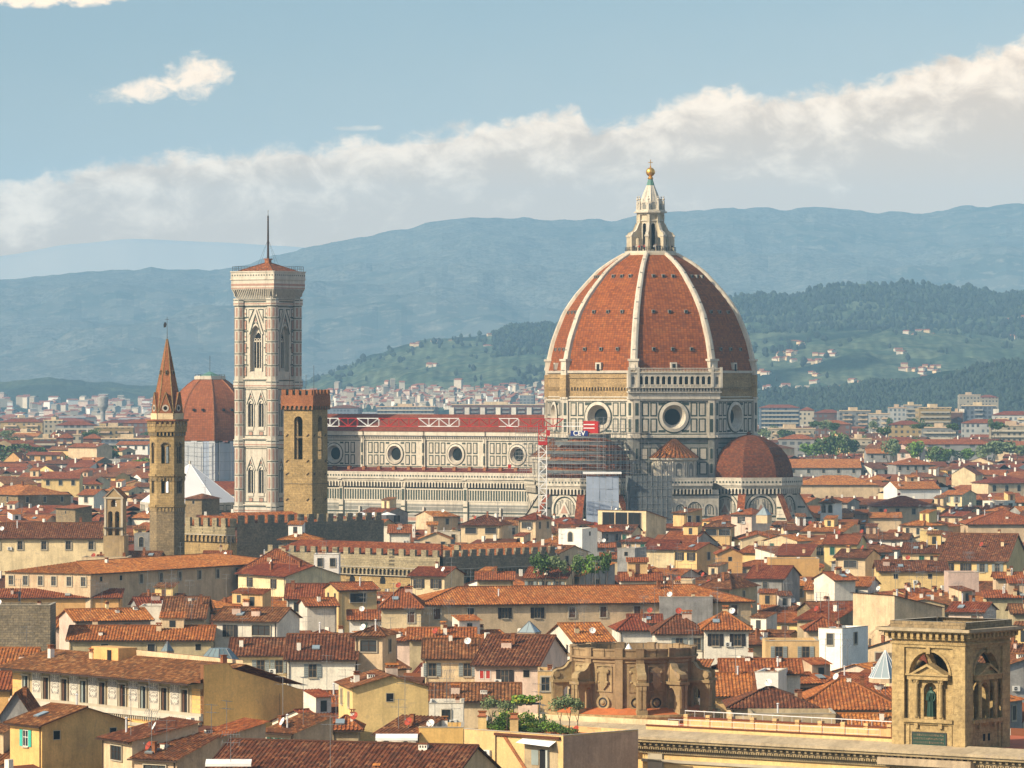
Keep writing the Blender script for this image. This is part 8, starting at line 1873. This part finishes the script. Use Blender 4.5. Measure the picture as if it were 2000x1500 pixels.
hits = {}; sumx = {}; sumy = {}; O_ = Vector((0, 0, CAMZ))
for jy in range(0, 320):
    py = 800 + jy * 2.2
    for ix in range(0, 500):
        px = 2 + ix * 4; d_ = Vector(((px - 1000) / FPX, 1, (750 - py) / FPX)).normalized(); r = bvh.ray_cast(O_, d_)
        if r[2] is not None:
            q = BO[r[2]]
            if q >= 0: hits[q] = hits.get(q, 0) + 1; sumx[q] = sumx.get(q, 0) + px; sumy[q] = sumy.get(q, 0) + py
del BV, BF, BO
order = sorted([i for i in hits if not SPECS[i]['hand']], key=lambda i: -hits[i]); nh = sum(1 for i in range(len(SPECS)) if SPECS[i]['hand'])
CAP = 292 - nh
print('houses: hand', nh, 'visible random', len(order), 'total specs', len(SPECS))
LM = [(30, 'left edge'), (100, 'stone houses'), (222, 'bell gable'), (326, 'hexagonal tower'), (405, 'domed chapel'), (520, 'marble bell tower'), (600, 'slim battlemented tower'), (700, 'nave west end'), (771, 'second nave roundel'), (891, 'third nave roundel'), (1011, 'rightmost nave roundel'), (1060, 'crane mast'),
      (1178, 'hung blue sheets'), (1270, 'dome lantern'), (1320, 'small conical roof'), (1395, 'right drum corner'), (1470, 'half dome'), (1560, 'sloping buttress'), (1640, 'tall dark tree'), (1720, 'white villa'), (1800, 'umbrella pine'), (1865, 'statue tower'), (1940, 'gridded flats'), (1990, 'right edge')]
def band(y):
    for lim, s_ in ((900, 'far beyond'), (960, 'well beyond'), (1010, 'level with'), (1060, 'just in front of'), (1120, 'in front of'), (1190, 'well before'), (1280, 'far before'), (1600, 'nearest rows below')):
        if y < lim: return s_
SHP = dict(g='gabled', h='hip-roofed', e='gable-fronted', s='lean-to roofed', b='back-sloping', f='flat-topped')
def autolabel(S, cx, cy):
    n = min(LM, key=lambda l_: abs(l_[0] - cx))[1]
    a = f"{WALLW[S['wall']]} {SHP[S['t']]} house" + (f", {TONEW[S['tone']]} tiles" if S['t'] != 'f' else '') 
    return f"{a}, {band(cy)} the {n}"
made = []
for i, S in enumerate(SPECS):
    if not S['hand']: continue
    o = build_house(S); o.name = 'house'; o['category'] = 'house'; b_ = S['box']; made.append((o, S, (b_[0] + b_[2]) / 2, (b_[1] + b_[3]) / 2))
for i in order[:CAP]: S = SPECS[i]; o = build_house(S, hits[i] > 14); o['category'] = 'house'; made.append((o, S, sumx[i] / hits[i], sumy[i] / hits[i]))
labs = {}
for o, S, cx, cy in made:
    lb = S['label'] or autolabel(S, cx, cy); labs.setdefault(lb, []).append((cx, o)); 
    o['group'] = 'houses of the old town'
ORD = ('leftmost', 'second', 'third', 'fourth', 'fifth', 'sixth', 'seventh', 'eighth')
for lb, L in labs.items():
    L.sort(key=lambda q: q[0])
    for k, (cx, o) in enumerate(L): o['label'] = lb if len(L) == 1 else lb + (', ' + ('leftmost such', 'second from left', 'third from left', 'fourth from left', 'fifth from left', 'sixth from left')[min(k, 5)])
# every remaining roof: one mass, as are the specks of town on the far plain
mb = MB(); rr = random.Random(77)
def plainhouse(mb, loc, yaw, w, d, h, rise, wall, tone, wins=False):
    X = Matrix.Translation(loc) @ Matrix.Rotation(R(yaw), 4, 'Z'); S = dict(w=w, d=d, h=h, rise=rise, t='g', wall='c', D=3000, yaw=yaw); q = MB(); q.box(-w / 2, 0, -12, w / 2, d, h, wall)
    if wins:
        for u in (-.3, 0, .3)[:2 + int(w > 9)]: q.face([(u * w - .5, -.04, h - 2.5), (u * w + .5, -.04, h - 2.5), (u * w + .5, -.04, h - .9), (u * w - .5, -.04, h - .9)], 'window_glass')
        q.box(-w * .25, d * .3, h, -w * .25 + .7, d * .3 + .6, h + rise + .9, 'chimney_white')
    for a, b, c, e in roofgeo(S)[0]: q.face([a, b, c, e], tone, [(0, 0), (w, 0), (w, 5), (0, 5)])
    for v, m in zip(q.f, q.m): mb.face([X @ Vector(q.v[i]) for i in v], q.mats[m])
for i in order[CAP:]: S = SPECS[i]; plainhouse(mb, S['loc'], S['yaw'], S['w'], S['d'], S['h'], max(.5, S['rise']), rr.choice(('wall_cream', 'wall_beige', 'wall_white', 'wall_grey')), TONE[S['tone']], True)
plain('roof_far', (.26, .085, .04), .9); plain('far_wall', (.30, .26, .20), .9); plain('far_white', (.54, .47, .37), .9); 
D = 3250
while D < 5500:
    x = -1060 / FPX * D
    while x < 1060 / FPX * D:
        if rr.random() < .72:
            h = rr.uniform(7, 17) * (1.25 if rr.random() < .15 else 1); w = rr.uniform(10, 30)
            if not (1150 < 1000 + x / D * FPX < 1450): plainhouse(mb, Vector((x, D + rr.uniform(-14, 14), 0)), rr.uniform(-40, 30), w, rr.uniform(9, 14), h, 1.6, rr.choice(('far_wall', 'far_wall', 'flats_blue', 'wall_grey', 'wall_ochre', 'brick_red', 'flats_grey', 'flats_cream')), rr.choice(('roof_far', 'roof_far', 'roof_far', 'wall_grey')))
        x += rr.uniform(18, 46)
    D += 45
LF = ridge_rows_left = None
def mid_at(px, py):
    nx, ny = len(MID[0]) - 1, len(MID) - 1; i = (px - 350) / 1900 * nx; best = None
    for j in range(int(ny * .8)):
        for f in (0, .5):
            p = surf(MID, i, j + f); y = 750 + (CAMZ - p.z) / p.y * FPX
            if best is None or abs(y - py) < best[0]: best = (abs(y - py), p)
    return best[1]
for k in range(760):      # the sunlit suburb at the foot of the hills
    px = rr.uniform(590, 1080) if k < 540 else rr.uniform(1480, 2020); p = mid_at(px, rr.uniform(764, 800) + (6 if px < 640 else 0)); plainhouse(mb, p + Z * rr.uniform(-1, 2), rr.uniform(-60, 20), rr.uniform(5, 11), rr.uniform(5, 9), rr.uniform(4, 7.5) * (2 if rr.random() < .1 else 1), 1.6, rr.choice(('wall_bright', 'far_white', 'far_white', 'far_wall', 'wall_pink', 'far_wall')), rr.choice(('roof_far', 'roof_far', 'far_wall')))
for k in range(420):
    px = rr.uniform(-20, 460); D = rr.uniform(5400, 7400); 0; z_ = max(0, (D - 6800) * .04); plainhouse(mb, Vector(((px - 1000) / FPX * D, D, z_ + rr.uniform(0, 7))), rr.uniform(-60, 20), rr.uniform(6, 17), rr.uniform(7, 12), rr.uniform(6, 13), 1.6, rr.choice(('far_white', 'far_wall', 'wall_bright', 'far_wall', 'wall_pink')), rr.choice(('roof_far', 'roof_far', 'far_wall')))
CL = [(1790, 651, 22, 6, 6), (1815, 655, 8, 5, 4), (1985, 622, 16, 4, 6), (1980, 660, 10, 4, 3), (1540, 690, 22, 5, 8), (1525, 702, 30, 3, 5), (1585, 706, 22, 5, 6), (1752, 685, 7, 4, 3), (1585, 728, 8, 3, 3), (1800, 722, 40, 8, 14), (1815, 742, 30, 8, 12), (1850, 740, 16, 6, 5), (1918, 722, 20, 5, 6), (1740, 745, 4, 4, 2), (1668, 747, 10, 3, 4),
      (1590, 748, 4, 6, 2), (1488, 730, 8, 6, 4), (812, 672, 14, 3, 5), (845, 670, 6, 6, 3), (845, 712, 8, 2, 4), (960, 652, 4, 3, 2), (951, 675, 5, 3, 3), (876, 668, 4, 2, 2), (1700, 770, 20, 5, 5), (1610, 690, 20, 5, 4), (1560, 672, 10, 5, 3), (1610, 574, 24, 2, 3), (990, 752, 12, 3, 4), (1005, 756, 8, 3, 3)]
for px, py, sx, sy, n in CL:
    for k in range(n): p = mid_at(px + rr.uniform(-sx, sx), py + rr.uniform(-sy, sy) * .7 + 3); plainhouse(mb, p, rr.uniform(-70, 20), rr.uniform(5, 11), rr.uniform(5, 8), rr.uniform(2.5, 4.6), 1.3, rr.choice(('far_white', 'wall_cream', 'far_white', 'wall_cream')), 'roof_far')
mb.build('distant_houses', None, kind='stuff', label='mass of small far houses on the plain and hill slopes', category='houses')
